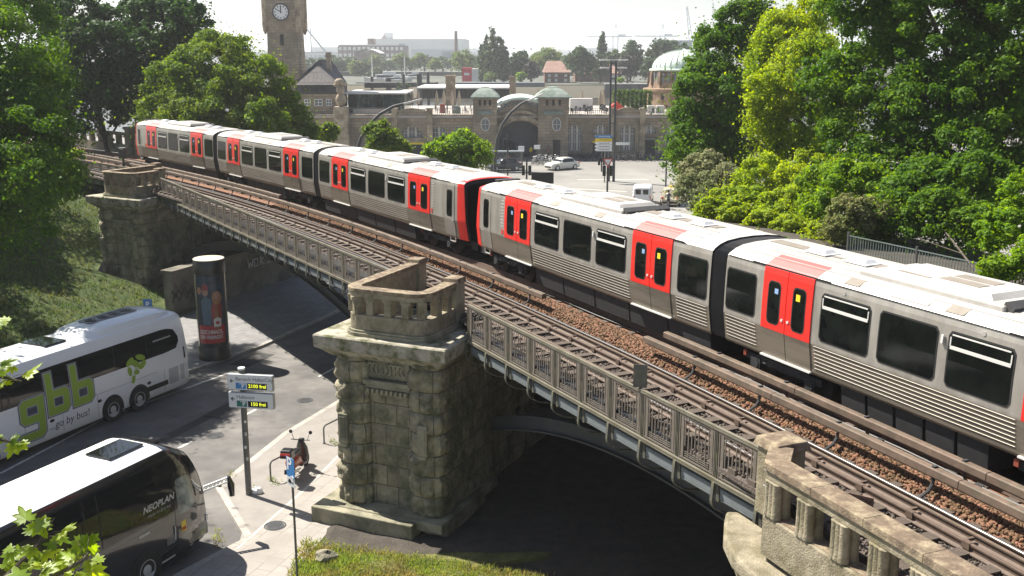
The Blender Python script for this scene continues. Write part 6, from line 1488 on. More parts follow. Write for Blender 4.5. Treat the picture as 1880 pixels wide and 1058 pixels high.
# quay walls
qw = thing('quay_wall', 'long dark sheet-piled quay wall on the far bank of the river', 'quay wall', (60, 400, -9))
mb = MB(); mb.box((140, -.8, 2.55), (330, 1.2, 5.2)); mb.build('wall', M_('quay'), qw)
mb = MB()
for i in range(110): mb.box((-24 + i * 3, -1.6, 2.5), (.9, .6, 5.0))
mb.build('piles', M_('steel_dark'), qw); mb = MB(); mb.box((140, -.9, 5.35), (330, 2.4, .3)); mb.build('coping', M_('white_roof'), qw)
qb = thing('quay_wall', 'dark quay wall at the back of the harbour basin beyond the white boats', 'quay wall', (-60, 560, -9)); mb = MB(); mb.box((-60, 0, 3.5), (340, 1.5, 7)); mb.build('wall', M_('quay'), qb); mb = MB(); mb.box((-60, -.3, 7.05), (340, 2.4, .2)); mb.build('coping', M_('white_roof'), qb)
# pontoon halls
t, w_, h = fbox('pontoon_hall', 775, 163, 935, 181, 205, 14, 'steel_dark', 'long flat white-roofed pontoon hall with dark walls on the river', 'pontoon hall')
mb = MB(); mb.box((0, 8, h + .15), (w_ + 2, 19, .3)); mb.build('roof', M_('white_roof'), t)
mb = MB()
for i in range(20): mb.box((-w_ / 2 + w_ * (i + .5) / 20, -.06, h * .5), (.25, .1, h))
mb.build('ribs', M_('quay'), t)
t, w_, h = fbox('pontoon', 835, 152, 1000, 160, 330, 8, 'girder_panel', 'long grey floating pontoon before the poplars', 'pontoon')
t, w_, h = fbox('pontoon', 700, 152, 800, 160, 300, 10, 'quay', 'low dark jetty with green fenders left of the pontoon hall', 'jetty')
# piles
for i, (u, vt, vb) in enumerate(((683, 141, 150), (711, 143, 158), (716, 143, 162), (741, 137, 155), (768, 136, 152), (772, 136, 153), (786, 133, 152))):
    a, b_ = D(u, vt, 290), D(u, vb, 290); o = MB().tube([(0, 0, -9 - b_.z), (0, 0, 0), (0, 0, a.z - b_.z)], .42, 8).build('mooring_pile', M_('quay')); o.location = b_
    tag(o, 'dark mooring pile standing in the river, ' + ['left of the white ship, shortest', 'left one of a pair under the white ship', 'right one of a pair under the white ship', 'pale thick one right of the white ship', 'left of a close pair by the jetty', 'right of a close pair by the jetty', 'tallest, nearest the white pontoon roof'][i], 'mooring pile', 'mooring piles in the river')
def boat(u, v, Y, L, label, mast=0):
    p = D(u, v, Y); t = thing('boat', label, 'boat', (p.x, Y, p.z)); P = []
    rows = []
    for i in range(9):
        q = i / 8; w_ = L * .13 * (1 - abs(2 * q - 1) ** 2.6) + .05; x = (q - .5) * L; rows.append([(x, -w_, L * .09 + L * .04 * (2 * q - 1) ** 2), (x * .95, -w_ * .6, 0), (x * .95, w_ * .6, 0), (x, w_, L * .09 + L * .04 * (2 * q - 1) ** 2)])
    mb = MB(); mb.grid(rows); mb.add([r[0] for r in rows] + [r[3] for r in rows][::-1], [list(range(18))]); mb.build('hull', M_('boat_white'), t)
    mb = MB(); mb.box((0, 0, L * .13), (L * .5, L * .17, L * .09)); mb.box((L * .02, 0, L * .2), (L * .28, L * .13, L * .06), top=(.8, .9)); mb.build('deckhouse', M_('boat_white'), t, bevel=.05)
    mb = MB(); mb.box((0, -L * .0855, L * .14), (L * .44, .04, L * .03)); mb.build('cabin_windows', M_('black'), t)
    if mast:
        for x in (-.32, .34): mb = MB(); mb.tube([(x * L, 0, L * .1), (x * L, 0, L * mast)], L * .012, 6); mb.build('mast', M_('boat_white'), t)
boat(713, 153, 320, 15, 'white ship with two white masts moored in the harbour basin', .55); boat(762, 146, 330, 9, 'small white launch by the mooring piles'); boat(728, 151, 315, 8, 'low white motor boat just right of the two-masted ship')
# houses and works
t, w_, h = fbox('brick_house', 1000, 133, 1046, 154, 425, 14, 'brick', 'red brick house with bright orange tiled gable roof among the far bank trees', 'house')
mb = MB(); rh = 7.2; mb.add([(-w_ / 2 - .5, -1, h), (w_ / 2 + .4, -1, h), (w_ / 2 + .4, 15, h), (-w_ / 2 - .5, 15, h), (-w_ / 2 + 1.0, 7, h + rh * .62), (w_ * .18, 7, h + rh * .62)], [(0, 1, 5, 4), (2, 3, 4, 5), (3, 0, 4), (1, 2, 5), (3, 2, 1, 0)]); mb.build('roof', M_('tile_red'), t)
for x in (-3.2, -.4, 3.4): 
    for z in (h * .3, h * .72): mb = MB(); mb.box((x, -.06, z), (1.2, .1, 1.1)); mb.build('window', M_('white_paint'), t)
t, w_, h = fbox('brick_house', 1056, 135, 1138, 154, 440, 14, 'brick', 'long dark brick house with white windows half hidden by far bank trees', 'house')
mb = MB(); mb.add([(-w_ / 2, -1, h), (w_ / 2, -1, h), (w_ / 2, 15, h), (-w_ / 2, 15, h), (-w_ / 2 + 2, 7, h + 4), (w_ / 2 - 2, 7, h + 4)], [(0, 1, 5, 4), (2, 3, 4, 5), (3, 0, 4), (1, 2, 5), (3, 2, 1, 0)]); mb.build('roof', M_('tile_red'), t)
for x in (w_ / 2 - 2.5,): 
    for z in (h * .25, h * .72): mb = MB(); mb.box((x, -.1, z), (3.0, .1, 1.4)); mb.build('window', M_('white_paint'), t)
t, w_, h = fbox('red_kiosk', 848, 125, 866, 150, 390, 7, 'sign_red', 'bright red cube building with a white sign beside the poplars', 'building')
mb = MB(); mb.box((0, -.06, h * .55), (w_ * .55, .1, h * .18)); mb.build('white_sign', M_('white_paint'), t); mb = MB(); mb.box((w_ / 2 + 1.2, 3, h * .47), (2.3, 6, h * .94)); mb.build('annex', M_('white_roof'), t)
mat('far_green', (.10, .12, .07), .9)
def windows_on(t, w_, h, nx, nz, m, y=-.1):
    for j in range(nz):
        for i in range(nx): mb = MB(); mb.box((-w_ / 2 + w_ * (i + .5) / nx, y, h * (j + .55) / nz), (w_ / nx * .6, .2, h / nz * .5)); mb.build('window', M_(m), t)
t, w_, h = fbox('brick_works', 620, 84, 742, 108, 900, 40, 'brick_far', 'long hazy brick office works across the harbour', 'factory'); windows_on(t, w_, h, 14, 2, 'hall_white')
mb = MB(); mb.box((-w_ * .01, 10, h + 3), (w_ * .1, 12, 6)); mb.build('roof_tower', M_('brick_far'), t); mb = MB(); mb.box((w_ * .46, 5, h + .8), (w_ * .07, 12, h * 1.15 - h)); mb.build('blue_end', M_('crane_grey'), t)
mb = MB(); mb.box((0, 20, h + .5), (w_ * .98, 38, 1)); mb.build('roof_edge', M_('hall_white'), t)
t, w_, h = fbox('brick_shed', 650, 98, 698, 118, 760, 30, 'brick_far', 'brick shed with pale curved roof in front of the works', 'factory')
mb = MB(); mb.grid([[(x, y, h + 3 * (1 - (2 * x / w_) ** 2)) for y in (0, 30)] for x in np.linspace(-w_ / 2, w_ / 2, 9)]); mb.build('roof', M_('hall_white'), t)
t, w_, h = fbox('shipyard_hall', 745, 82, 855, 112, 1250, 120, 'hall_white', 'huge white shipyard hall in the haze', 'factory')
mb = MB(); mb.box((-w_ * .28, 60, h + 3), (w_ * 1.55, 118, 7)); mb.build('upper_hall', M_('hall_white'), t); mb = MB(); mb.box((0, -1, h * .45), (w_ * .8, 1, h * .5)); mb.build('door_panels', M_('crane_grey'), t)
t, w_, h = fbox('grey_works', 812, 95, 838, 112, 800, 20, 'crane_grey', 'stepped blue-grey works building below the tall smokestack', 'factory')
t, w_, h = fbox('ship_funnel', 705, 60, 719, 72, 1300, 20, 'crane_grey', 'grey and red ship funnel showing above the shipyard roofs', 'ship funnel'); mb = MB(); mb.add([(-w_ / 2 - 4, -1, 0), (-w_ / 2 + 4, -1, 0), (-w_ / 2, -1, h * .7)], [(0, 1, 2)]); mb.build('red_fin', M_('brick_far'), t)
a, b_ = D(837.5, 57, 800), D(837.5, 112, 800); o = MB().tube([(0, 0, 0), (0, 0, a.z - b_.z)], [1.6, 1.1], 10).build('smokestack', M_('brick_far')); o.location = b_; tag(o, 'thin tall smokestack above the blue-grey works', 'smokestack')
for u, v, w_, h_, Y, lb in ((575, 104, 50, 14, 1000, 'pale low office blocks at the far left of the harbour'), (560, 112, 40, 10, 800, 'pale low warehouse beside the clock tower'), (600, 103, 40, 8, 1300, 'row of faint storage sheds left of the brick works'), (905, 98, 60, 8, 1500, 'faint low sheds between the poplars and the hall'), (1255, 85, 30, 18, 900, 'grey glassy office block behind the rotunda')):
    t, ww, hh = fbox('harbour_shed', u - w_ / 2, v - h_ / 2, u + w_ / 2, v + h_ / 2, Y, 30, 'hall_white' if Y != 900 else 'crane_grey', lb, 'building'); mb = MB(); mb.box((0, 15, hh + .4), (ww * 1.02, 31, .8)); mb.build('roof', M_('crane_grey'), t)
    mb = MB()
    for i in range(6): mb.box((-ww / 2 + ww * (i + .5) / 6, -.1, hh * .5), (ww / 9, .2, hh * .3))
    mb.build('window_row', M_('crane_grey'), t)
r2 = random.Random(4)
for i in range(26):
    Y = r2.uniform(1800, 3600); x = r2.uniform(-.36, .34) * Y; w_ = r2.uniform(30, 110); h = r2.uniform(8, 26); t = thing('distant_block', 'faint pale block %s on the harbour skyline' % 'lost in the haze', 'building', (x, Y, -4), 0, 'faint blocks along the hazy skyline')
    t['label'] = 'faint pale block lost in the haze on the harbour skyline'; mb = MB(); mb.box((0, 0, h / 2), (w_, 40, h)); mb.box((w_ * .2, 0, h + 2), (w_ * .2, 20, 4)); mb.build('wall', M_('hall_white'), t)
    mb = MB(); mb.box((0, -20.2, h * .5), (w_ * .85, .4, h * .3)); mb.build('window_row', M_('crane_grey'), t)
# cranes
def gantry(u, vb, vt, Y, label, tall=0):
    p = D(u, vb, Y); q = D(u, vt, Y); H = q.z - p.z; t = thing('gantry_crane', label, 'crane', (p.x, Y, p.z), 0, 'hazy gantry cranes of the container port'); mb = MB(); w_ = H * .2; r = H * .012
    for sx in (-1, 1):
        for sy in (0, 1): mb.tube([(sx * w_ / 2, sy * w_, 0), (sx * w_ / 2, sy * w_, H * .55)], r * 1.6, 5)
        mb.tube([(sx * w_ / 2, 0, H * .5), (0, 0, H)], r, 5)
    mb.build('legs', M_('crane_grey'), t); mb = MB(); mb.box((-H * .25, 0, H * .52), (H * 1.8, H * .05, H * .05)); mb.box((H * .25, 0, H * .58), (H * .3, H * .08, H * .07)); mb.build('boom', M_('crane_grey'), t)
    mb = MB(); 
    for x in (-1.05, -.55, .6): mb.tube([(0, 0, H), (x * H, 0, H * .54)], r * .6, 4)
    mb.build('stays', M_('crane_grey'), t)
gantry(1130, 92, 45, 1900, 'hazy container gantry crane behind the tall poplar'); gantry(1216, 90, 45, 1900, 'hazy container gantry crane above the rotunda dome')
for u, vb, vt, lean, lb in ((1270, 92, 12, -6, 'tall slender lattice crane close to the right tree'), (1311, 60, 5, -3, 'second tall lattice crane partly behind the right tree'), (975, 95, 66, -4, 'small faint jib crane right of the poplars'), (983, 95, 64, -2, 'small faint upright crane right of the poplars')):
    p, q = D(u, vb, 1500), D(u, vt, 1500); H = q.z - p.z; s_ = H / 80; t = thing('tower_crane', lb, 'crane', p); mb = MB()
    for sx in (-1, 1): mb.tube([(sx * H * .05, 0, 0), (lean * s_ * 2 + sx * H * .012, 0, H)], H * .009, 4)
    for i in range(9): z = H * i / 9; mb.tube([(lean * s_ * 2 * i / 9 - H * .045 * (1 - i / 12), 0, z), (lean * s_ * 2 * (i + 1) / 9 + H * .045 * (1 - i / 12), 0, z + H / 9)], H * .006, 4)
    mb.build('mast', M_('crane_grey'), t)
p = D(612, 112, 1200); t = thing('tower_crane', 'faint jib crane leaning left of the brick works', 'crane', p); mb = MB(); mb.tube([(0, 0, 0), (-28, 0, 34)], .9, 5); mb.tube([(-2, 0, 0), (-28, 0, 34)], .6, 5); mb.tube([(-28, 0, 34), (-34, 0, 28)], .5, 5); mb.build('jib', M_('crane_grey'), t)
p, q = D(572, 105, 1200), D(572, 52, 1200); o = MB().tube([(0, 0, 0), (0, 0, q.z - p.z)], [.9, .5], 6).build('radio_mast', M_('crane_grey')); o.location = p; tag(o, 'faint thin radio mast right of the clock tower', 'mast')

# ---------------------------------------------------------------- lamps, signals and signs on the plaza
def arclamp(P, Y, label):
    pts = [D(u, v, Y) for u, v in P]; b_ = pts[0]; t = thing('street_lamp', label, 'street lamp', (b_.x, Y, ZG), 0, 'tall arched street lamps'); mb = MB()
    L = [Vector((b_.x, Y, ZG))] + pts; n = len(L); mb.tube(L, [.20] * 2 + [.18 - .09 * i / n for i in range(n - 2)], 8); mb.build('mast', M_('steel_dark'), t, True, world=True)
    e, f = pts[-1], pts[-2]; d = (e - f).normalized(); mb = MB(); mb.bar(e - d * .2, e + d * 1.5, .4, .16); mb.build('lamp_head', M_('white_roof'), t, bevel=.04, world=True)
arclamp([(652, 300), (656, 275), (664, 252), (678, 229), (697, 210), (722, 196), (745, 190)], 95, 'arched street lamp rising behind the train, its head over the glass pavilion')
arclamp([(908, 330), (909, 290), (913, 255), (923, 228), (938, 207), (957, 191), (972, 184)], 108, 'arched street lamp in front of the great glazed arch')
mp = D(1121, 372, 118); t = thing('lamp_mast', 'tall twin mast with a crown of floodlights on the plaza', 'lamp mast', (mp.x, 118, ZG)); top = D(1122, 112, 118).z - ZG
mb = MB()
for dx in (-.28, .28): mb.tube([(dx, 0, 0), (dx, 0, top)], [.16, .11], 8)
for i in range(8): mb.box((0, 0, top * (i + 1) / 8.2), (.56, .08, .08))
mb.build('mast', M_('steel_dark'), t, True)
for dx, dz in ((-1.1, .1), (1.1, .1), (-1.0, -.75), (1.0, -.75)): mb = MB(); mb.bar((0, 0, top + dz), (dx, 0, top + dz), .06, .06); mb.box((dx, 0, top + dz), (1.0, .5, .16)); mb.build('floodlight', M_('white_roof'), t, bevel=.05)
gp = D(1109, 372, 117); t = thing('direction_sign', 'stack of arrow boards, blue above yellow above white, left of the lamp mast', 'sign', (gp.x, 117, ZG)); mb = MB(); mb.tube([(0, 0, 0), (0, 0, D(1109, 250, 117).z - ZG)], .07, 6); mb.build('post', M_('pole'), t)
for k, (v, m) in enumerate(((251, 'p_sign_blue'), (257, 'yellow'), (263, 'white_paint'), (269, 'white_paint'), (275, 'white_paint'))):
    z = D(1109, v, 117).z - ZG; mb = MB(); mb.prism([(-1.0, z - .16), (.75, z - .16), (.75, z + .16), (-1.0, z + .16), (-1.2, z)], -.12, -.06, lambda x, y, q: (x, q, y)); o = mb.build('arrow_board', M_(m), t)
    mb = MB(); mb.box((-.1, -.13, z), (1.2, .01, .05)); mb.build('board_lettering', M_('black' if k else 'white_paint'), o)
z = D(1135, 264, 117).z - ZG; mb = MB(); mb.prism([(1.2, z - .15), (2.6, z - .15), (2.8, z), (2.6, z + .15), (1.2, z + .15)], -.12, -.06, lambda x, y, q: (x, q, y)); mb.build('arrow_board', M_('white_paint'), t)
def signal(u, vt, Y, label, tri=False):
    p = D(u, vt, Y); t = thing('traffic_light', label, 'traffic light', (p.x, Y, ZG)); H = p.z - ZG; mb = MB(); mb.tube([(0, 0, 0), (0, 0, H)], .09, 8); mb.build('post', M_('steel_dark'), t)
    for sx in (-.32, .30): 
        mb = MB(); mb.box((sx, 0, H - 1.1), (.30, .34, .95)); o = mb.build('signal_head', M_('black'), t, bevel=.03)
        mb = MB()
        for k in range(3): mb.tube([(sx, -.17, H - .82 - k * .28), (sx, -.27, H - .80 - k * .28)], .10, 8)
        mb.build('visors', M_('black'), o)
    if tri:
        mb = MB(); mb.add([(-.5, -.12, H + .05), (.5, -.12, H + .05), (0, -.12, H - .8)], [(0, 2, 1)]); o = mb.build('yield_sign', M_('stripe_red'), t); mb = MB(); mb.add([(-.33, -.14, H - .04), (.33, -.14, H - .04), (0, -.14, H - .6)], [(0, 2, 1)]); mb.build('white_centre', M_('white_paint'), o)
    return t
signal(1116, 292, 96, 'traffic light post with a red and white yield triangle in front of the lamp mast', True); signal(967, 292, 100, 'traffic light heads showing just above the train roof left of the white car')
signal(932, 245, 112, 'curved grey signal post with a green traffic light beside the great arch'); signal(1105, 280, 128, 'slim dark pedestrian signal on the traffic island'); signal(1225, 258, 112, 'red-lit traffic signal half hidden by the right trees')
for u, v, lb in ((957, 268, 'white round-topped information pole before the glazed arch'), (986, 266, 'white station name pole right of the glazed arch')):
    p = D(u, v, 138); t = thing('info_pole', lb, 'sign'); t.location = (p.x, 138, ZG); H = p.z - ZG; mb = MB(); mb.tube([(0, 0, 0), (0, 0, H)], .06, 6); mb.build('post', M_('pole'), t); mb = MB(); mb.box((0, -.1, H - .3), (.8, .08, .55)); mb.build('plate', M_('white_paint'), t, bevel=.04)
mb = MB(); mb.box((0, 0, 1.0), (2.0, .25, 1.0)); mb.tube([(-.7, 0, 0), (-.7, 0, .6)], .06, 6); mb.tube([(.7, 0, 0), (.7, 0, .6)], .06, 6); p = D(996, 327, 93); o = mb.build('back_of_board', M_('black')); o.location = (p.x, 93, ZG + .1); o.location.z = D(996, 327, 93).z - 1.0; tag(o, 'black rectangular board showing above the near train roof', 'board')

# cars
mat('car_white', (.72, .70, .62), .3, var=.03, coat=.5); mat('car_dark', (.03, .032, .036), .25, var=.05, coat=.6); mat('taxi', (.66, .58, .40), .3, var=.03, coat=.5)
def make_car(name, label, cat, loc, rz, m, L=4.5, W=1.82, H=1.5, roof=((.26, .42), (.86, .74)), van=False, sign=False):
    t = thing(name, label, cat, loc, rz); belt = .58 if not van else .52; rows = []
    hood = .78 if not van else 1.05
    def top(q):
        K = [(0, .62), (.04, .80), (.10, hood + .08), (roof[0][0], hood + .14), (roof[0][1], H * .97), ((roof[0][1] + roof[1][1]) / 2, H), (roof[1][1], H * .985), (roof[1][0], hood + (.22 if not van else .7)), (.965, hood + (.12 if not van else .6)), (1, .7)]
        if van: K = [(0, .62), (.04, .85), (.14, 1.1), (.2, 1.15), (.34, H * .97), (.6, H), (.93, H), (.985, H * .93), (1, .8)]
        return float(np.interp(q, [k[0] for k in K], [k[1] for k in K]))
    Q = sorted(set(list(np.linspace(0, 1, 31)) + [.04, .96, .985]))
    for q in Q:
        x = L / 2 - q * L; w_ = W / 2 * (1 - .16 * abs(2 * q - 1) ** 5); tp = top(q); zb = .32; sh = min(tp, .92 if not van else 1.1); wt = w_ * (1 - .32 * max(0, (tp - sh)) / 1.0) if not van else w_ * (1 - .08 * max(0, tp - sh))
        h = [(w_ * .92, .22), (w_, .45), (w_, sh * .95), (w_ * .975, sh), (wt * 1.0, max(sh, tp - .10)), (wt * .86, tp), (0, tp + .015)]
        rows.append([(x, -a, b_) for a, b_ in h] + [(x, a, b_) for a, b_ in h[::-1][1:]])
    mb = MB(); mb.grid(rows); mb.add(rows[0], [list(range(len(rows[0])))]); mb.add(rows[-1], [list(range(len(rows[0])))[::-1]]); mb.grid([[r[0] for r in rows], [r[-1] for r in rows]]); mb.build('body', M_(m), t, True)
    # glass set on the greenhouse
    def glassband(i0, i1, j0, j1, name):
        for mir in (0, 1):
            R_2 = []
            for r in rows[i0:i1 + 1]:
                a, b_ = Vector(r[j0]), Vector(r[j1]); lo, hi = a.lerp(b_, .12), a.lerp(b_, .95); lo.y *= 1.012; hi.y *= 1.012
                if mir: lo.y *= -1; hi.y *= -1
                R_2.append([lo, hi])
            MB().grid(R_2).build(name, M_('glass_dark'), t)
    n = len(rows); i0 = next(i for i, q in enumerate(Q) if q > (roof[0][1] - .06 if not van else .26)); i1 = next(i for i, q in enumerate(Q) if q > (roof[1][1] + .02 if not van else .40))
    glassband(i0, i1, 3, 4, 'side_window')
    def cross(qa, qb, e, name):
        ia = [i for i, q in enumerate(Q) if qa <= q <= qb]; R_2 = []
        for i in ia: r = rows[i]; a, b_ = Vector(r[5]), Vector(r[7]); z = max(a.z, b_.z) + .018; R_2.append([(a.x + e, a.y * 1.03, z), (a.x + e, b_.y * 1.03, z)])
        if len(R_2) > 1: MB().grid(R_2).build(name, M_('glass_dark'), t)
    cross(roof[0][0] + .02 if not van else .2, roof[0][1] - .02 if not van else .33, .02, 'windscreen')
    if not van: cross(roof[1][1] + .01, roof[1][0] - .02, -.02, 'rear_window')
    else: mb = MB(); mb.box((-L / 2 + .05, -.35, 1.4), (.06, .5, .45)); mb.box((-L / 2 + .05, .35, 1.4), (.06, .5, .45)); mb.build('rear_window', M_('glass_dark'), t)
    for x in (L * .31, -L * .30):
        for sy in (-1, 1):
            mb = MB(); mb.tube([(x, sy * (W / 2 - .2), .33), (x, sy * (W / 2 + .01), .33)], .33, 18); o = mb.build('wheel', M_('rubber'), t); mb = MB(); mb.tube([(x, sy * (W / 2), .33), (x, sy * (W / 2 + .03), .33)], .21, 12); mb.build('rim', M_('rim'), o)
    for sy in (-1, 1):
        mb = MB(); mb.box((L / 2 - .13, sy * W * .36, .68), (.2, .34, .13)); mb.build('headlight', M_('rim'), t, bevel=.02); mb = MB(); mb.box((-L / 2 + .07, sy * W * .39, .85), (.12, .24, .3 if van else .14)); mb.build('tail_light', M_('lamp_red'), t, bevel=.02)
        mb = MB(); mb.box((L * .17, sy * (W / 2 + .1), 1.0), (.1, .2, .14)); mb.build('wing_mirror', M_(m), t, bevel=.02)
    mb = MB(); mb.box((L / 2 - .03, 0, .42), (.08, W * .7, .2)); mb.box((-L / 2 + .01, 0, .42), (.08, W * .75, .2)); mb.build('bumper_grille', M_('black'), t); mb = MB(); mb.box((-L / 2 - .01, 0, .72), (.02, .5, .11)); mb.build('number_plate', M_('white_paint'), t)
    if sign: mb = MB(); mb.box((0, 0, H + .08), (.2, .5, .15)); mb.build('roof_sign', M_('yellow'), t, bevel=.02)
    return t
p = G(1032, 311); make_car('parked_car', 'cream white coupe-like car crossing the plaza before the station', 'car', (p.x, p.y, ZG), R_(215), 'car_white', 4.5)
p = G(1180, 374); make_car('white_van', 'small white delivery van seen from behind on the plaza', 'van', (p.x, p.y, ZG), R_(80), 'white_paint', 4.4, 1.85, 1.9, van=True)
p = G(1232, 374); make_car('taxi', 'pale cream estate taxi seen from behind beside the white van', 'car', (p.x, p.y, ZG), R_(78), 'taxi', 4.7, 1.85, 1.62, roof=((.26, .40), (.96, .90)), sign=True)
p = G(926, 313); make_car('parked_car', 'black car waiting behind the arched lamp left of the plaza', 'car', (p.x, p.y, ZG), R_(200), 'car_dark', 4.4, 1.8, 1.55)
p = G(905, 300); make_car('parked_car', 'dark grey car half hidden by the bush left of the arched lamp', 'car', (p.x, p.y, ZG), R_(185), 'car_dark', 4.3, 1.8, 1.5)

# people
def person_mesh(pose):
    me = bpy.data.meshes.new('person'); ob = bpy.data.objects.new('person', me); col.objects.link(ob); V, E, Rr = pose; me.from_pydata(V, E, [])
    sm = ob.modifiers.new('skin', 'SKIN'); 
    for i, r in enumerate(Rr): me.skin_vertices[0].data[i].radius = (r, r * .85)
    me.skin_vertices[0].data[0].use_root = True; ob.modifiers.new('s', 'SUBSURF').levels = 1; bpy.context.view_layer.update()
    m2 = bpy.data.meshes.new_from_object(ob.evaluated_get(bpy.context.evaluated_depsgraph_get())); bpy.data.objects.remove(ob); return m2
WV = [(0, 0, .95), (0, 0, 1.15), (0, 0, 1.38), (0, 0, 1.52), (0, -.02, 1.66), (-.17, 0, 1.42), (-.24, .03, 1.15), (-.22, -.1, .90), (.17, 0, 1.42), (.24, -.05, 1.15), (.22, -.12, .92), (-.09, 0, .88), (-.10, -.14, .48), (-.10, -.08, .06), (-.10, -.2, .03), (.09, 0, .88), (.10, .1, .48), (.10, .22, .08), (.10, .12, .03)]
WE = [(0, 1), (1, 2), (2, 3), (3, 4), (2, 5), (5, 6), (6, 7), (2, 8), (8, 9), (9, 10), (0, 11), (11, 12), (12, 13), (13, 14), (0, 15), (15, 16), (16, 17), (17, 18)]
WR = [.14, .13, .16, .06, .10, .07, .05, .035, .07, .05, .035, .09, .07, .045, .035, .09, .07, .045, .035]
pm = person_mesh((WV, WE, WR)); mat('skin', (.40, .24, .17), .6, var=.05)
def person(u, v, top, legs, label, rz=0., Y=None, obj_loc=None):
    p = G(u, v) if obj_loc is None else obj_loc; t = thing('person', label, 'person', (p.x, p.y, p.z), rz, None)
    mats = [M_('skin'), M_(top), M_(legs)]; me = pm.copy(); me.materials.clear(); [me.materials.append(m) for m in mats]
    for f in me.polygons: z = f.center.z; f.material_index = 0 if (z > 1.5 or (z < 1.0 and abs(f.center.x) > .18)) else (1 if z > .92 else 2); f.use_smooth = True
    o = bpy.data.objects.new('body', me); col.objects.link(o); o.parent = t
    mb = MB(); mb.sphere((0, .02, 1.70), .115, 10, (1, 1.05, .9)); h = mb.build('hair', M_('bark'), t, True); return t
for u, v, a, b_, lb in ((1187, 288, 'girder_panel', 'black', 'person in pale blue top standing at the right shop door'), (1082, 288, 'white_roof', 'car_dark', 'person in a white shirt left of the dark shop door'), (1075, 289, 'car_dark', 'car_dark', 'person in dark clothes by the bicycles near the shop door'),
                       (1098, 288, 'p_red', 'car_dark', 'person in a red top in front of the middle shop door'), (1006, 292, 'tile_red', 'quay', 'person in a rust red top beside the pale bicycles'), (948, 291, 'car_dark', 'quay', 'person in dark clothes at the great arch doors'), (975, 291, 'yellow', 'car_dark', 'person in yellow top before the glazed arch')):
    person(u, v, a, b_, lb, rz=random.uniform(0, 6))

# bicycles
def make_bike(loc, rz, label, group, m='steel_dark'):
    t = thing('bicycle', label, 'bicycle', loc, rz, group)
    for x in (-.52, .52): mb = MB(); mb.tube([(x + .33 * math.cos(a), 0, .34 + .33 * math.sin(a)) for a in np.linspace(0, 6.283, 17)], .022, 5); [mb.tube([(x, 0, .34), (x + .32 * math.cos(a), 0, .34 + .32 * math.sin(a))], .005, 3) for a in np.linspace(0, 5.6, 8)]; mb.build('wheel', M_('rubber'), t)
    mb = MB(); 
    for a, b_ in (((-.52, .34), (-.12, .30)), ((-.12, .30), (.40, .78)), ((-.12, .30), (-.24, .80)), ((-.24, .74), (.40, .80)), ((-.52, .34), (-.24, .74)), ((.52, .34), (.38, .90)), ((.38, .9), (.36, 1.02))): mb.tube([(a[0], 0, a[1]), (b_[0], 0, b_[1])], .02, 5)
    mb.tube([(.30, -.27, 1.04), (.40, 0, 1.02), (.30, .27, 1.04)], .016, 5); mb.build('frame', M_(m), t); mb = MB(); mb.box((-.26, 0, .86), (.26, .14, .06)); mb.build('saddle', M_('black'), t); return t
bk = make_bike((0, 0, ZG), 0, 'bicycle in the dark row against the station wall', 'bicycles in the dark row along the station wall')
k = 0
for i in range(34):
    u = 1052 + i * 4.9; p = G(u, 294.5 + (i % 3) * .7); rz = R_(90 + random.uniform(-25, 25))
    if i == 0: bk.location = p; bk.rotation_euler = (0, 0, rz)
    else: dup(bk, p, rz)
bk2 = make_bike((0, 0, ZG), 0, 'pale bicycle in the sunlit cluster left of the white car', 'bicycles in the cluster left of the white car', 'rim')
for i in range(14):
    p = G(978 + i * 3.4, 303 - (i % 4) * 1.5); rz = R_(60 + random.uniform(-40, 40))
    if i == 0: bk2.location = p; bk2.rotation_euler = (0, 0, rz)
    else: dup(bk2, p, rz)
p = G(1226, 384); cyc = make_bike(p, R_(85), 'bicycle under the rider waiting behind the cream taxi', None); 
SV = [(0, 0, .95), (0, .1, 1.12), (0, .25, 1.36), (0, .3, 1.5), (0, .36, 1.64), (-.18, .28, 1.38), (-.25, .45, 1.2), (-.24, .62, 1.06), (.18, .28, 1.38), (.25, .45, 1.2), (.24, .62, 1.06), (-.1, .03, .9), (-.12, .3, .62), (-.1, .18, .28), (-.1, .28, .22), (.1, .03, .9), (.12, .22, .5), (.1, .1, .1), (.1, .2, .05)]
pm2 = person_mesh((SV, WE, WR)); t = thing('person', 'cyclist in black jacket astride a bicycle behind the cream taxi', 'person', (p.x, p.y - .26, p.z), R_(-5)); me = pm2; [me.materials.append(m) for m in (M_('skin'), M_('car_dark'), M_('quay'))]
for f in me.polygons: z = f.center.z; f.material_index = 0 if z > 1.48 else (1 if z > .95 else 2); f.use_smooth = True
o = bpy.data.objects.new('body', me); col.objects.link(o); o.parent = t; mb = MB(); mb.sphere((0, .36, 1.70), .14, 10); mb.build('helmet', M_('black'), t, True)
# bollard-like bus shelter at the left of the plaza
p = D(925, 285, 128); sh = thing('bus_shelter', 'low grey bus shelter left of the great arch', 'shelter', (p.x, 128, ZG)); mb = MB(); mb.box((0, 0, 2.5), (5, 1.6, .12)); mb.build('roof', M_('girder_panel'), sh); mb = MB(); mb.box((0, .7, 1.3), (4.8, .06, 2.2)); mb.build('glass', M_('clear_glass'), sh); mb = MB()
for x in (-2.3, 0, 2.3): mb.box((x, .7, 1.25), (.1, .1, 2.5))
mb.build('posts', M_('pole'), sh)
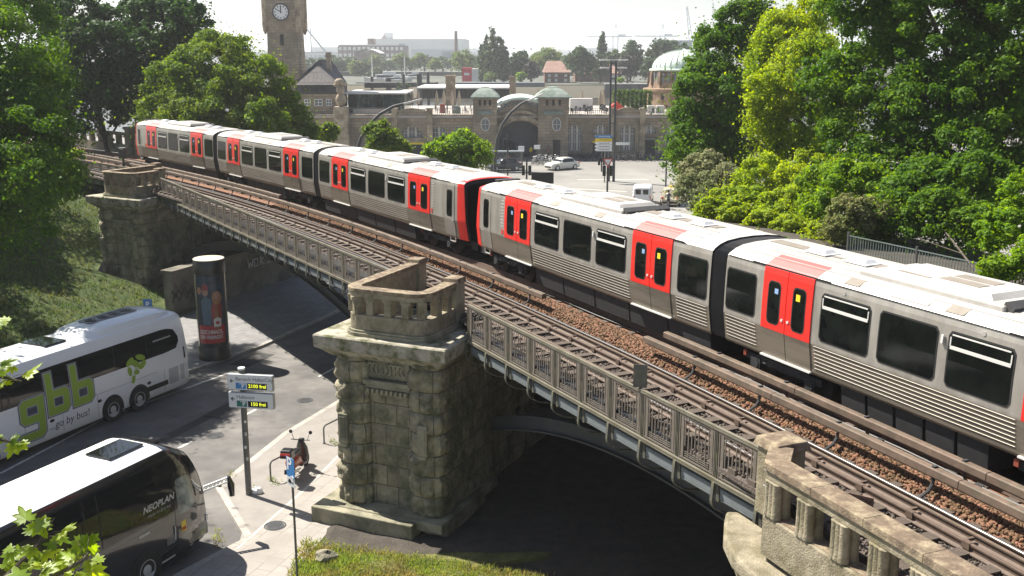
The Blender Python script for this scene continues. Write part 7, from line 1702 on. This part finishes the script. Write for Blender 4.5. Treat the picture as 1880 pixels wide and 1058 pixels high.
# ---------------------------------------------------------------- trees
def leafmat(n, c, var=.35, isl=.35, tr=.35, c2=None): return mat(n, c, .6, var=.0, island=isl, transl=tr, spec=.18, col2=c2, mixs=.35, mixlo=.4, mixhi=.65)
leafmat('leaf_mid', (.055, .14, .010), c2=(.095, .19, .013), tr=.42); leafmat('leaf_dark', (.024, .068, .014), c2=(.040, .095, .018), tr=.3); leafmat('leaf_bright', (.13, .25, .018), c2=(.19, .30, .025), tr=.5)
leafmat('leaf_olive', (.105, .19, .016), c2=(.16, .24, .02), tr=.42); leafmat('leaf_lime', (.29, .38, .035), c2=(.18, .29, .025), tr=.5); leafmat('leaf_grey', (.15, .19, .075), c2=(.24, .25, .13), tr=.3)
leafmat('leaf_far', (.04, .085, .028), c2=(.07, .12, .03), tr=.2); leafmat('leaf_far_light', (.13, .20, .05), c2=(.19, .25, .06), tr=.25); leafmat('leaf_copper', (.045, .04, .03), c2=(.06, .05, .03), tr=.15); leafmat('leaf_dry', (.20, .21, .08), c2=(.10, .17, .03), tr=.3)
def crown(blobs, n, size, m, parent, sub=34, rs=.26, droop=0., seed=0, inner=.16, flat=.5):
    r = np.random.default_rng(seed); B = np.array(blobs, float); area = B[:, 3] * B[:, 4] + B[:, 4] * B[:, 5]; cnt = (area / area.sum() * sub * len(B)).astype(int) + 4
    C, S = [], []
    for b, k in zip(B, cnt):
        d = r.normal(0, 1, (k, 3)); d /= np.linalg.norm(d, axis=1)[:, None]; d[:, 2] = np.where(d[:, 2] < -.55, -d[:, 2], d[:, 2]); q = r.uniform(.62, 1.0, (k, 1)) ** .7
        C.append(b[:3] + d * q * b[3:6]); S.append(np.full(k, rs * b[3:6].mean()) * r.uniform(.55, 1.35, k))
    C = np.concatenate(C); S = np.concatenate(S); w_ = S ** 2; idx = r.choice(len(C), n, p=w_ / w_.sum()); d = r.normal(0, 1, (n, 3)); d /= np.linalg.norm(d, axis=1)[:, None]
    rad = r.uniform(.15, 1, (n, 1)) ** .55 * S[idx][:, None]; P = C[idx] + d * rad * np.array([1, 1, .72]); P[:, 2] -= droop * r.uniform(0, 1, n) * S[idx]
    ni = int(n * inner); bi = r.integers(0, len(B), ni); dd = r.normal(0, .45, (ni, 3)); P[:ni] = B[bi, :3] + dd * B[bi, 3:6]
    nrm = d * .8 + np.array([0, 0, flat]) + r.normal(0, .45, (n, 3)); nrm /= np.linalg.norm(nrm, axis=1)[:, None]
    t = np.cross(nrm, r.normal(0, 1, (n, 3))); t /= np.linalg.norm(t, axis=1)[:, None]; b2 = np.cross(nrm, t); L = size * r.uniform(.6, 1.35, (n, 1))
    bend = nrm * L * .12
    V = np.stack([P - t * L * .5, P - b2 * L * .30 + bend, P + t * L * .5, P + b2 * L * .30 + bend], 1).reshape(-1, 3)
    V -= np.array(parent.location)
    return npmesh('crown', V, np.arange(4 * n).reshape(n, 4), m, parent)
def tree(label, base, blobs, n, size, m, group=None, seed=0, trunk=.35, name='tree', rs=.26, sub=34, limbs=10, **kw):
    base = Vector(base); t = thing(name, label, 'tree' if name == 'tree' else 'shrub', base, 0, group); r = random.Random(seed); mb = MB()
    cen_ = Vector([sum(b[i] for b in blobs) / len(blobs) for i in range(3)]) - base; top = cen_ * 1.0
    P = [Vector((0, 0, -.3)), Vector((top.x * .1, top.y * .1, top.z * .35)), Vector((top.x * .6, top.y * .6, top.z * .75)), top]; mb.tube(P, [trunk, trunk * .8, trunk * .55, trunk * .3], 9)
    for i in range(limbs):
        b = Vector(blobs[i % len(blobs)][:3]) - base; rr = blobs[i % len(blobs)][3]; e = b + Vector([r.uniform(-1, 1) * rr * .75 for _ in range(3)]); s_ = P[1].lerp(P[3], r.uniform(.2, 1)); mid = s_.lerp(e, .5) + Vector((0, 0, -.08 * (e - s_).length)); mb.tube([s_, mid, e], [trunk * .35, trunk * .22, trunk * .06], 6)
    mb.build('trunk' if name == 'tree' else 'stems', M_('bark'), t, True); crown(blobs, n, size, M_(m), t, seed=seed, rs=rs, sub=sub, **kw); return t
def PB(u, v, r, Y, ky=1., kz=1.): p = D(u, v, Y); s_ = (Y * .975 + (7.63 - p.z) * .22) / FPX; return (p.x, Y, p.z, r * s_, r * s_ * ky, r * s_ * kz)
# left: big near tree
tree('large dark green tree at the left edge overhanging the grass slope', (-24.5, 43, -4.5), [PB(-30, 130, 130, 48), PB(20, 300, 115, 44), PB(-60, 250, 150, 46), PB(50, 60, 66, 55), PB(100, 150, 40, 52), PB(100, 245, 52, 46), PB(30, 400, 75, 43), PB(70, 340, 55, 42), PB(-120, 380, 120, 44), PB(20, -30, 70, 56)], 120000, .17, 'leaf_mid', seed=1, trunk=.45, rs=.24, limbs=16)
tree('tree up the grass slope, mostly hidden behind the large dark green tree', (-36, 62, -2.5), [(-37, 62, 4.5, 5.5, 5.5, 4.2), (-34, 66, 3.5, 4.2, 4.2, 3.5), (-38, 57, 3, 4.2, 4.2, 3.5), (-33, 60, 2.2, 3.2, 3.2, 2.6)], 42000, .26, 'leaf_mid', seed=16, trunk=.4)
tree('tree standing on the grass slope outside the left edge, shading the lawn', (-34, 53.5, -3), [(-34, 53, 5.5, 5.2, 5.2, 3.6), (-31.5, 50, 4, 3.2, 3.2, 2.6), (-36, 57, 4, 4, 4, 3), (-33, 46, 4.5, 4., 4., 3.)], 42000, .24, 'leaf_mid', seed=17, trunk=.4)
tree('tall unseen-topped tree at the far left beside the white coach', (-30, 34, -4.0), [PB(-330, 150, 200, 36), PB(-300, 300, 160, 34), PB(-420, 100, 180, 37)], 38000, .24, 'leaf_mid', seed=15, trunk=.4)
# far left: dark maples
tree('dark blue-green maple directly behind the large left tree', (-33, 86, ZG), [PB(170, 110, 75, 86), PB(130, 40, 60, 88), PB(150, 190, 75, 84), PB(215, 170, 60, 88), PB(95, 170, 80, 86), PB(200, 60, 48, 90)], 42000, .34, 'leaf_dark', 'dark maples behind the far train cars', seed=2)
tree('dark maple with silvery highlights between the dark tree and the round tree', (-27, 90, ZG), [PB(300, 60, 66, 92), PB(345, 40, 42, 90), PB(270, 110, 52, 88), PB(275, 190, 58, 86), PB(320, 130, 55, 92), PB(250, 30, 34, 94)], 42000, .32, 'leaf_dark', 'dark maples behind the far train cars', seed=3)
tree('broad round olive green tree behind the far train cars', (-21.5, 84, ZG), [PB(395, 140, 74, 84), PB(330, 170, 66, 82), PB(470, 165, 66, 84), PB(420, 200, 80, 82), PB(510, 205, 48, 84), PB(290, 215, 46, 81), PB(360, 240, 70, 80), PB(545, 225, 34, 84), PB(470, 235, 60, 80), PB(440, 98, 34, 86), PB(570, 245, 20, 84)], 110000, .22, 'leaf_olive', seed=4, rs=.22, sub=44, limbs=14)
for i, (P, base, n, m, lb) in enumerate((([PB(603, 246, 18, 88), PB(590, 258, 16, 88)], (-15.5, 88, ZG), 3500, 'leaf_olive', 'small pale bush top between the round tree and the gate house'),
        ([PB(705, 262, 30, 84), PB(690, 245, 20, 84), PB(730, 275, 22, 84), PB(705, 230, 9, 84), PB(672, 240, 7, 84)], (-10.4, 84, ZG), 9000, 'leaf_olive', 'bushy green treetop under the arched lamp left of the shop arches'),
        ([PB(845, 285, 40, 78), PB(800, 283, 24, 78), PB(880, 290, 24, 77), PB(852, 252, 15, 78), PB(815, 262, 12, 78), PB(890, 272, 12, 78)], (-3.9, 78, ZG), 15000, 'leaf_bright', 'bright spiky green treetop behind the middle train roof'))):
    tree(lb, base, P, n, .24, m, 'treetops between the train and the station', seed=20 + i, trunk=.15, rs=.34, sub=24, limbs=6)
# right mass
tree('grey-green ash tree with drooping edge beside the taxi, leftmost of the right tree mass', (19.5, 66, ZG), [PB(1330, 110, 70, 68), PB(1300, 190, 75, 66), PB(1360, 60, 55, 68), PB(1265, 285, 52, 64), PB(1300, 300, 70, 66), PB(1370, 250, 80, 68), PB(1390, 20, 34, 68), PB(1280, 240, 50, 66)], 90000, .20, 'leaf_mid', 'trees on the embankment behind the near train', seed=5, rs=.22, sub=44)
tree('pale flowering shrub under the ash tree beside the taxi', (15.5, 62, ZG), [PB(1290, 320, 44, 60), PB(1330, 345, 44, 58), PB(1265, 350, 30, 58), PB(1300, 372, 36, 56)], 22000, .16, 'leaf_grey', seed=6, name='shrub', trunk=.08)
tree('bright yellow-green robinia with feathery drooping foliage', (20.5, 52, ZG), [PB(1450, 70, 62, 54), PB(1480, 130, 70, 52), PB(1420, 170, 52, 52), PB(1400, 230, 38, 52), PB(1470, 235, 60, 52), PB(1500, 30, 44, 54), PB(1430, 290, 40, 52), PB(1500, 320, 60, 50), PB(1540, 240, 50, 54), PB(1400, 330, 50, 50), PB(1460, 350, 56, 49), PB(1400, 120, 40, 54)], 120000, .145, 'leaf_lime', 'trees on the embankment behind the near train', seed=7, rs=.22, sub=46, droop=.8, flat=.3)
tree('large deep green oak with branches filling the upper right corner', (24, 42, -2), [PB(1620, 90, 90, 46), PB(1730, 60, 110, 44), PB(1850, 70, 110, 43), PB(1600, 230, 90, 44), PB(1700, 200, 90, 43), PB(1800, 190, 95, 42), PB(1680, 310, 70, 42), PB(1580, 340, 66, 42), PB(1870, 250, 90, 42), PB(1560, -10, 60, 46), PB(1650, -50, 90, 45), PB(1760, 300, 80, 41), PB(1530, 150, 60, 45), PB(1860, 160, 80, 42)], 170000, .165, 'leaf_mid', 'trees on the embankment behind the near train', seed=8, rs=.23, sub=44, limbs=22)
tree('bright green young tree at the right edge above the wire fence', (16.2, 26.2, .6), [PB(1850, 430, 50, 27), PB(1890, 360, 50, 27.5), PB(1830, 500, 34, 25), PB(1900, 480, 50, 25)], 26000, .10, 'leaf_bright', 'trees on the embankment behind the near train', seed=9, rs=.26, trunk=.06, limbs=4)
tree('lime green bush behind the train roof below the robinia', (14.5, 47, ZG), [PB(1370, 385, 44, 46), PB(1430, 395, 46, 44), PB(1480, 380, 48, 44), PB(1330, 372, 30, 48), PB(1450, 425, 30, 40)], 42000, .13, 'leaf_lime', 'bushes on the embankment behind the near train', seed=10, name='shrub', trunk=.1)
tree('low lime green hedge of saplings pressed against the near train roof line', (12.2, 40, ZG), [PB(1350, 405, 34, 42), PB(1400, 420, 36, 41), PB(1450, 432, 36, 40), PB(1500, 445, 34, 38), PB(1300, 392, 28, 45), PB(1540, 450, 26, 37)], 60000, .12, 'leaf_lime', 'bushes on the embankment behind the near train', seed=14, name='shrub', trunk=.05, limbs=3)
tree('brownish seeding bush where the wire fence begins', (12.8, 37, -1), [PB(1560, 400, 42, 37), PB(1530, 425, 26, 36), PB(1610, 400, 36, 37)], 20000, .11, 'leaf_dry', 'bushes on the embankment behind the near train', seed=11, name='shrub', trunk=.05, limbs=3)
tree('fresh green bush between the seeding bush and the oak, above the near train roof', (15.5, 38, -1), [PB(1560, 350, 60, 40), PB(1630, 370, 50, 39), PB(1500, 400, 40, 41), PB(1520, 350, 50, 42)], 60000, .13, 'leaf_bright', 'bushes on the embankment behind the near train', seed=13, name='shrub', trunk=.05, limbs=2)
tree('dark bramble thicket behind the wire fence', (14.5, 31, .3), [PB(1640, 400, 52, 37), PB(1720, 405, 58, 36), PB(1790, 425, 52, 35), PB(1600, 415, 32, 38), PB(1700, 360, 70, 38), PB(1790, 350, 70, 37)], 80000, .14, 'leaf_mid', 'bushes on the embankment behind the near train', seed=12, name='shrub', trunk=.05, limbs=2)
# creeper low in the fence
n = 9000; s = rng.uniform(8, 27, n); o_ = rng.normal(8.5, .35, n); a = .36 + s / RR; zz = .7 + np.abs(rng.normal(0, .30, n)); P = np.c_[CX + (RR + o_) * np.cos(a), CY + (RR + o_) * np.sin(a), zz]
V = (P[:, None] + rng.normal(0, .06, (n, 3, 3))).reshape(-1, 3); tag(npmesh('undergrowth', V, np.arange(3 * n).reshape(n, 3), M_('leaf_mid')), 'low creepers growing through the wire fence', kind='stuff')
# the wire fence
fe = thing('wire_fence', 'green double-wire mesh fence along the embankment above the near train roof', 'fence', tuple(T(16, 8.2, .8)))
for i in range(6):
    s = 7 + i * 2.5; p = T(s, 8.2); mb = MB(); mb.box((p.x, p.y, 1.55), (.06, .05, 1.8), .36 + s / RR); mb.build('post', M_('pole'), fe, world=True)
mat('fence_green', (.20, .25, .23), .5, metal=.3, var=.1)
for i in range(5):
    s0 = 7 + i * 2.5; mb = MB()
    for k in range(26): p = T(s0 + k * .096, 8.2); mb.box((p.x, p.y, 1.58), (.018, .018, 1.55), .36)
    for z in (.82, 1.60, 2.35):
        a, b_ = T(s0, 8.19, z), T(s0 + 2.5, 8.19, z); mb.bar(a, b_, .02, .028)
    mb.build('mesh_panel', M_('fence_green'), fe, world=True)
# parapet and canopy behind the first car, far left
pw_ = thing('stone_parapet', 'dark stone parapet with square openings behind the farthest train car', 'parapet', tuple(T(82, 6.4))); 
mb = MB(); sweep(mb, rect(6.4, -.3, .4, .7), 72, 96); mb.build('wall', M_('stone'), pw_, world=True); mb = MB(); sweep(mb, rect(6.4, 1.15, .5, .2), 72, 96); mb.build('coping', M_('stone'), pw_, world=True)
for i in range(16): p = T(72.5 + i * 1.55, 6.4); mb = MB(); mb.box((p.x, p.y, .78), (.34, .5, .74), .36 + 80 / RR); mb.build('baluster', M_('stone'), pw_, world=True)
for s in (84, 72): p = T(s, 6.4); mb = MB(); mb.box((p.x, p.y, .6), (.9, .9, 2.2), .8); mb.box((p.x, p.y, 1.8), (1.1, 1.1, .2), .8); mb.build('pillar', M_('stone'), pw_, world=True)
sg3 = T(72.5, 1.2); t = thing('signal_box', 'small grey track signal cabinet on a post in front of the farthest car', 'signal', (sg3.x - .3, sg3.y - 1, 0)); mb = MB(); mb.tube([(0, 0, -.3), (0, 0, .7)], .08, 8); mb.box((0, 0, 1.05), (.5, .35, .75)); mb.box((0, -.2, 1.15), (.3, .1, .4)); mb.build('cabinet', M_('pole'), t, bevel=.03)
lf = thing('shrub', 'leafy weed tuft growing on the track bed before the far stone parapet', 'shrub', tuple(T(78, -1.))); crown([(*T(78, -1., .5), .9, .9, .5), (*T(81, -1.6, .5), .6, .6, .4)], 1500, .2, M_('leaf_bright'), lf, seed=30)
# far bank trees
def ftree(u, vt, vb, wd, Y, m, label, kind='round', seed=0, n=2600):
    b_ = D(u, vb, Y); t_ = D(u, vt, Y); H = t_.z - b_.z; r = wd / 2 * (Y * .975) / FPX; B = []
    rr = random.Random(seed)
    if kind == 'poplar':
        for k in range(6): q = k / 5; B.append((b_.x + rr.uniform(-.2, .2) * r, Y + rr.uniform(-.3, .3) * r, b_.z + H * (.14 + .72 * q), r * (.85 - .55 * q ** 2), r * (.85 - .55 * q ** 2), H * .17))
    else:
        B.append((b_.x, Y, b_.z + H * .5, r * .78, r * .78, H * .48))
        for k in range(5): a = k * 1.26 + seed; B.append((b_.x + r * .5 * math.cos(a), Y + r * .5 * math.sin(a), b_.z + H * (.26 + .4 * rr.random()), r * .55, r * .55, H * .26))
    return tree(label, (b_.x, Y, b_.z), B, n, .95 if Y > 380 else .6, m, 'trees along the far bank', seed=seed, trunk=.5, rs=.3, sub=16, limbs=5)
FT = [(908, 53, 152, 42, 420, 'leaf_far', 'tallest of the dark poplars left of the red brick house', 'poplar', 6000), (892, 66, 150, 30, 426, 'leaf_far', 'second poplar, just left of the tallest one', 'poplar', 4500), (924, 72, 152, 26, 424, 'leaf_far', 'poplar on the right flank of the tallest one', 'poplar', 4000), (884, 82, 150, 20, 430, 'leaf_far', 'shortest poplar, at the left of the poplar group', 'poplar', 3000),
      (850, 92, 138, 50, 520, 'leaf_far_light', 'pale round tree left of the red cube building', 'round', 3500), (955, 90, 150, 44, 425, 'leaf_far', 'dark green tree just right of the poplars', 'round', 4000), (1003, 87, 135, 66, 470, 'leaf_far_light', 'wide pale green tree above the red brick house', 'round', 4500), (975, 112, 152, 36, 415, 'leaf_copper', 'dark low tree left of the red brick house', 'round', 2500),
      (1066, 86, 150, 56, 415, 'leaf_far', 'dark round tree right of the red brick house', 'round', 5000), (1106, 58, 110, 22, 480, 'leaf_far', 'single slim poplar sticking up at middle right', 'poplar', 3000), (1102, 98, 152, 36, 425, 'leaf_far', 'dark tree between two houses under the slim poplar', 'round', 3000), (1126, 90, 140, 34, 450, 'leaf_far', 'bright topped tree behind the lamp mast', 'round', 3000),
      (1157, 72, 152, 46, 440, 'leaf_far', 'grey-green tree right of the lamp mast top', 'round', 4500), (1152, 98, 154, 44, 415, 'leaf_copper', 'dark purple-leaved tree right of the lamp mast', 'round', 3500), (1198, 72, 152, 50, 430, 'leaf_far', 'tall grey poplar-like tree left of the dome', 'poplar', 5000), (1222, 68, 130, 52, 450, 'leaf_far', 'broad tree rising behind the dome', 'round', 4500), (1190, 105, 155, 34, 410, 'leaf_far', 'low grey willow left of the dome', 'round', 3000), (1250, 80, 140, 40, 440, 'leaf_far', 'tree behind the top of the dome', 'round', 3000),
      (621, 106, 135, 34, 560, 'leaf_far', 'dark tree at the left end of the basin row', 'round', 2500), (655, 110, 142, 30, 545, 'leaf_far_light', 'sunlit tree second in the basin row', 'round', 2500), (672, 116, 144, 30, 545, 'leaf_far', 'low dark tree third in the basin row', 'round', 2200), (686, 99, 130, 28, 600, 'leaf_far_light', 'tall yellow-green tree fourth in the basin row', 'round', 2500), (690, 124, 150, 34, 520, 'leaf_far', 'grey willow at the water left of the white ship', 'round', 2200),
      (738, 98, 124, 36, 600, 'leaf_far_light', 'round grey-green tree right of the white ship', 'round', 2800), (770, 98, 124, 34, 600, 'leaf_far_light', 'wide grey-green tree left of the low round one', 'round', 2800), (799, 107, 132, 28, 560, 'leaf_far_light', 'low round tree before the grey works', 'round', 2200), (612, 130, 146, 26, 480, 'leaf_far_light', 'small pale bush beside the gate house chimney', 'round', 1500), (957, 132, 152, 18, 405, 'leaf_bright', 'small yellow-green shrub on the far quay', 'round', 900), (900, 134, 152, 24, 405, 'leaf_far_light', 'light shrub at the foot of the poplars', 'round', 1000), (1139, 142, 152, 14, 405, 'leaf_bright', 'small yellow shrub beside the lamp mast on the quay', 'round', 700), (740, 172, 152, 30, 300, 'leaf_far', 'low green bush on the jetty', 'round', 600)]
BW = [(u_, 560 + (k_ * 137) % 260) for k_, u_ in enumerate(range(575, 1260, 17))]
for i, (u, vt, vb, wd, Y, m, lb, kd, n) in enumerate(FT):
    if vb < vt: vt, vb = vb, vt
    ftree(u, vt, vb, wd, Y, m, lb, kd, 40 + i, n)
mt = thing('tree', 'low green tree in the hazy belt of trees behind the far bank', 'tree', (0, 0, 0), 0, 'hazy belt of low trees behind the far bank')
mb = MB(); mb.tube([(0, 0, 0), (0, 0, 4)], .4, 6); mb.build('trunk', M_('bark'), mt); crown([(0, 0, 4.5, 5.5, 5.5, 4), (3.5, 0, 3.5, 4, 4, 3.2), (-3.6, 1, 3.6, 4, 4, 3.2)], 1400, 1.1, M_('leaf_far'), mt, seed=77, sub=16, rs=.3)
for k_, (u_, Y_) in enumerate(BW):
    p = D(u_, 120, Y_); p.z = -4
    if k_ == 0: mt.location = p
    else: dup(mt, p, k_ * 1.3, sc=.75 + .5 * ((k_ * 7) % 5) / 5)
# foreground maple twigs
def lobed():
    P = []
    for a, r in ((-90, .12), (-62, .42), (-50, .30), (-28, .62), (-10, .52), (8, .72), (20, .42), (42, .80), (58, .62), (66, .50), (78, .80), (90, 1.05)): P.append((math.cos(R_(a)) * r * .8, math.sin(R_(a)) * r * .8 + .1))
    return P + [(-x, y) for x, y in P[::-1][1:-1]]
mat('leaf_maple', (.20, .30, .025), .4, var=.25, vs=9, island=.35, transl=.55, spec=.5)
LP = np.array(lobed())
def twig(label, nodes, n, size, seed, spread):
    r = np.random.default_rng(seed); base = Vector(nodes[0]); t = thing('maple_branch', label, 'branch', base); mb = MB(); pts = [Vector(p) - base for p in nodes]; mb.tube(pts, [.012] * (len(pts) - 1) + [.004], 6)
    V, F = [], []
    for i in range(n):
        k = r.integers(0, len(pts) - 1); q = pts[k].lerp(pts[k + 1], r.uniform()); d = Vector(r.normal(0, 1, 3)).normalized(); e = q + Vector((d.x, d.y, d.z * .6)) * spread * r.uniform(.3, 1); mb.tube([q, q.lerp(e, .5) + Vector((0, 0, .01)), e], .0016, 4)
        s_ = size * r.uniform(.55, 1.15); nrm = (Vector((0, -.35, 1)) + Vector(r.normal(0, .45, 3))).normalized(); ax = nrm.cross(Vector(r.normal(0, 1, 3))).normalized(); ay = nrm.cross(ax); o = len(V); cup = r.uniform(.05, .35)
        V.append(e + ay * .1 * s_ * 0)
        for x, y in LP: V.append(e + (ax * x + ay * y) * s_ + nrm * (-(abs(x) * cup + y * y * .15) * s_))
        m_ = len(LP)
        for j in range(m_): F.append((o, o + 1 + j, o + 1 + (j + 1) % m_))
    npmesh('leaves', np.array([tuple(v) for v in V]), np.array(F), M_('leaf_maple'), t); mb.build('twigs', M_('bark'), t)
twig('sunlit maple twigs reaching into the bottom left corner before the black coach', [D(-60, 1120, 5.2), D(20, 1050, 5.4), D(70, 1000, 5.5), D(100, 950, 5.6)], 34, .12, 1, .22)
twig('sunlit maple twigs at the very bottom left edge, low in the corner', [D(-40, 1140, 4.8), D(60, 1080, 4.9), D(150, 1030, 5.1), D(175, 1000, 5.3)], 30, .12, 2, .20)
twig('short maple sprig at the left edge in front of the white coach roof', [D(-60, 660, 5.6), D(-10, 690, 5.7), D(40, 700, 5.8)], 15, .11, 3, .14)
twig('small maple sprig at the left edge below the green logo', [D(-60, 800, 5.6), D(-10, 805, 5.7), D(30, 815, 5.8)], 9, .10, 4, .10)
twig('tiny maple leaf tips at the left edge level with the coach roof', [D(-40, 560, 5.6), D(-10, 590, 5.6), D(5, 600, 5.6)], 6, .08, 5, .07)
# haze over the harbour: one closed box round everything
mb = MB(); mb.box((0, 7900, 69), (15500, 17000, 160)); hz = mb.build('haze'); 
hm = bpy.data.materials.new('haze'); hm.use_nodes = True; nt = hm.node_tree; nt.nodes.clear(); pv_ = nt.nodes.new('ShaderNodeVolumePrincipled'); om = nt.nodes.new('ShaderNodeOutputMaterial'); nt.links.new(pv_.outputs[0], om.inputs['Volume'])
pv_.inputs['Color'].default_value = (.92, .95, 1, 1); pv_.inputs['Density'].default_value = .00026; pv_.inputs['Anisotropy'].default_value = .3
hz.data.materials.append(hm); tag(hz, 'pale summer haze thickening over the harbour', 'haze', kind='stuff')
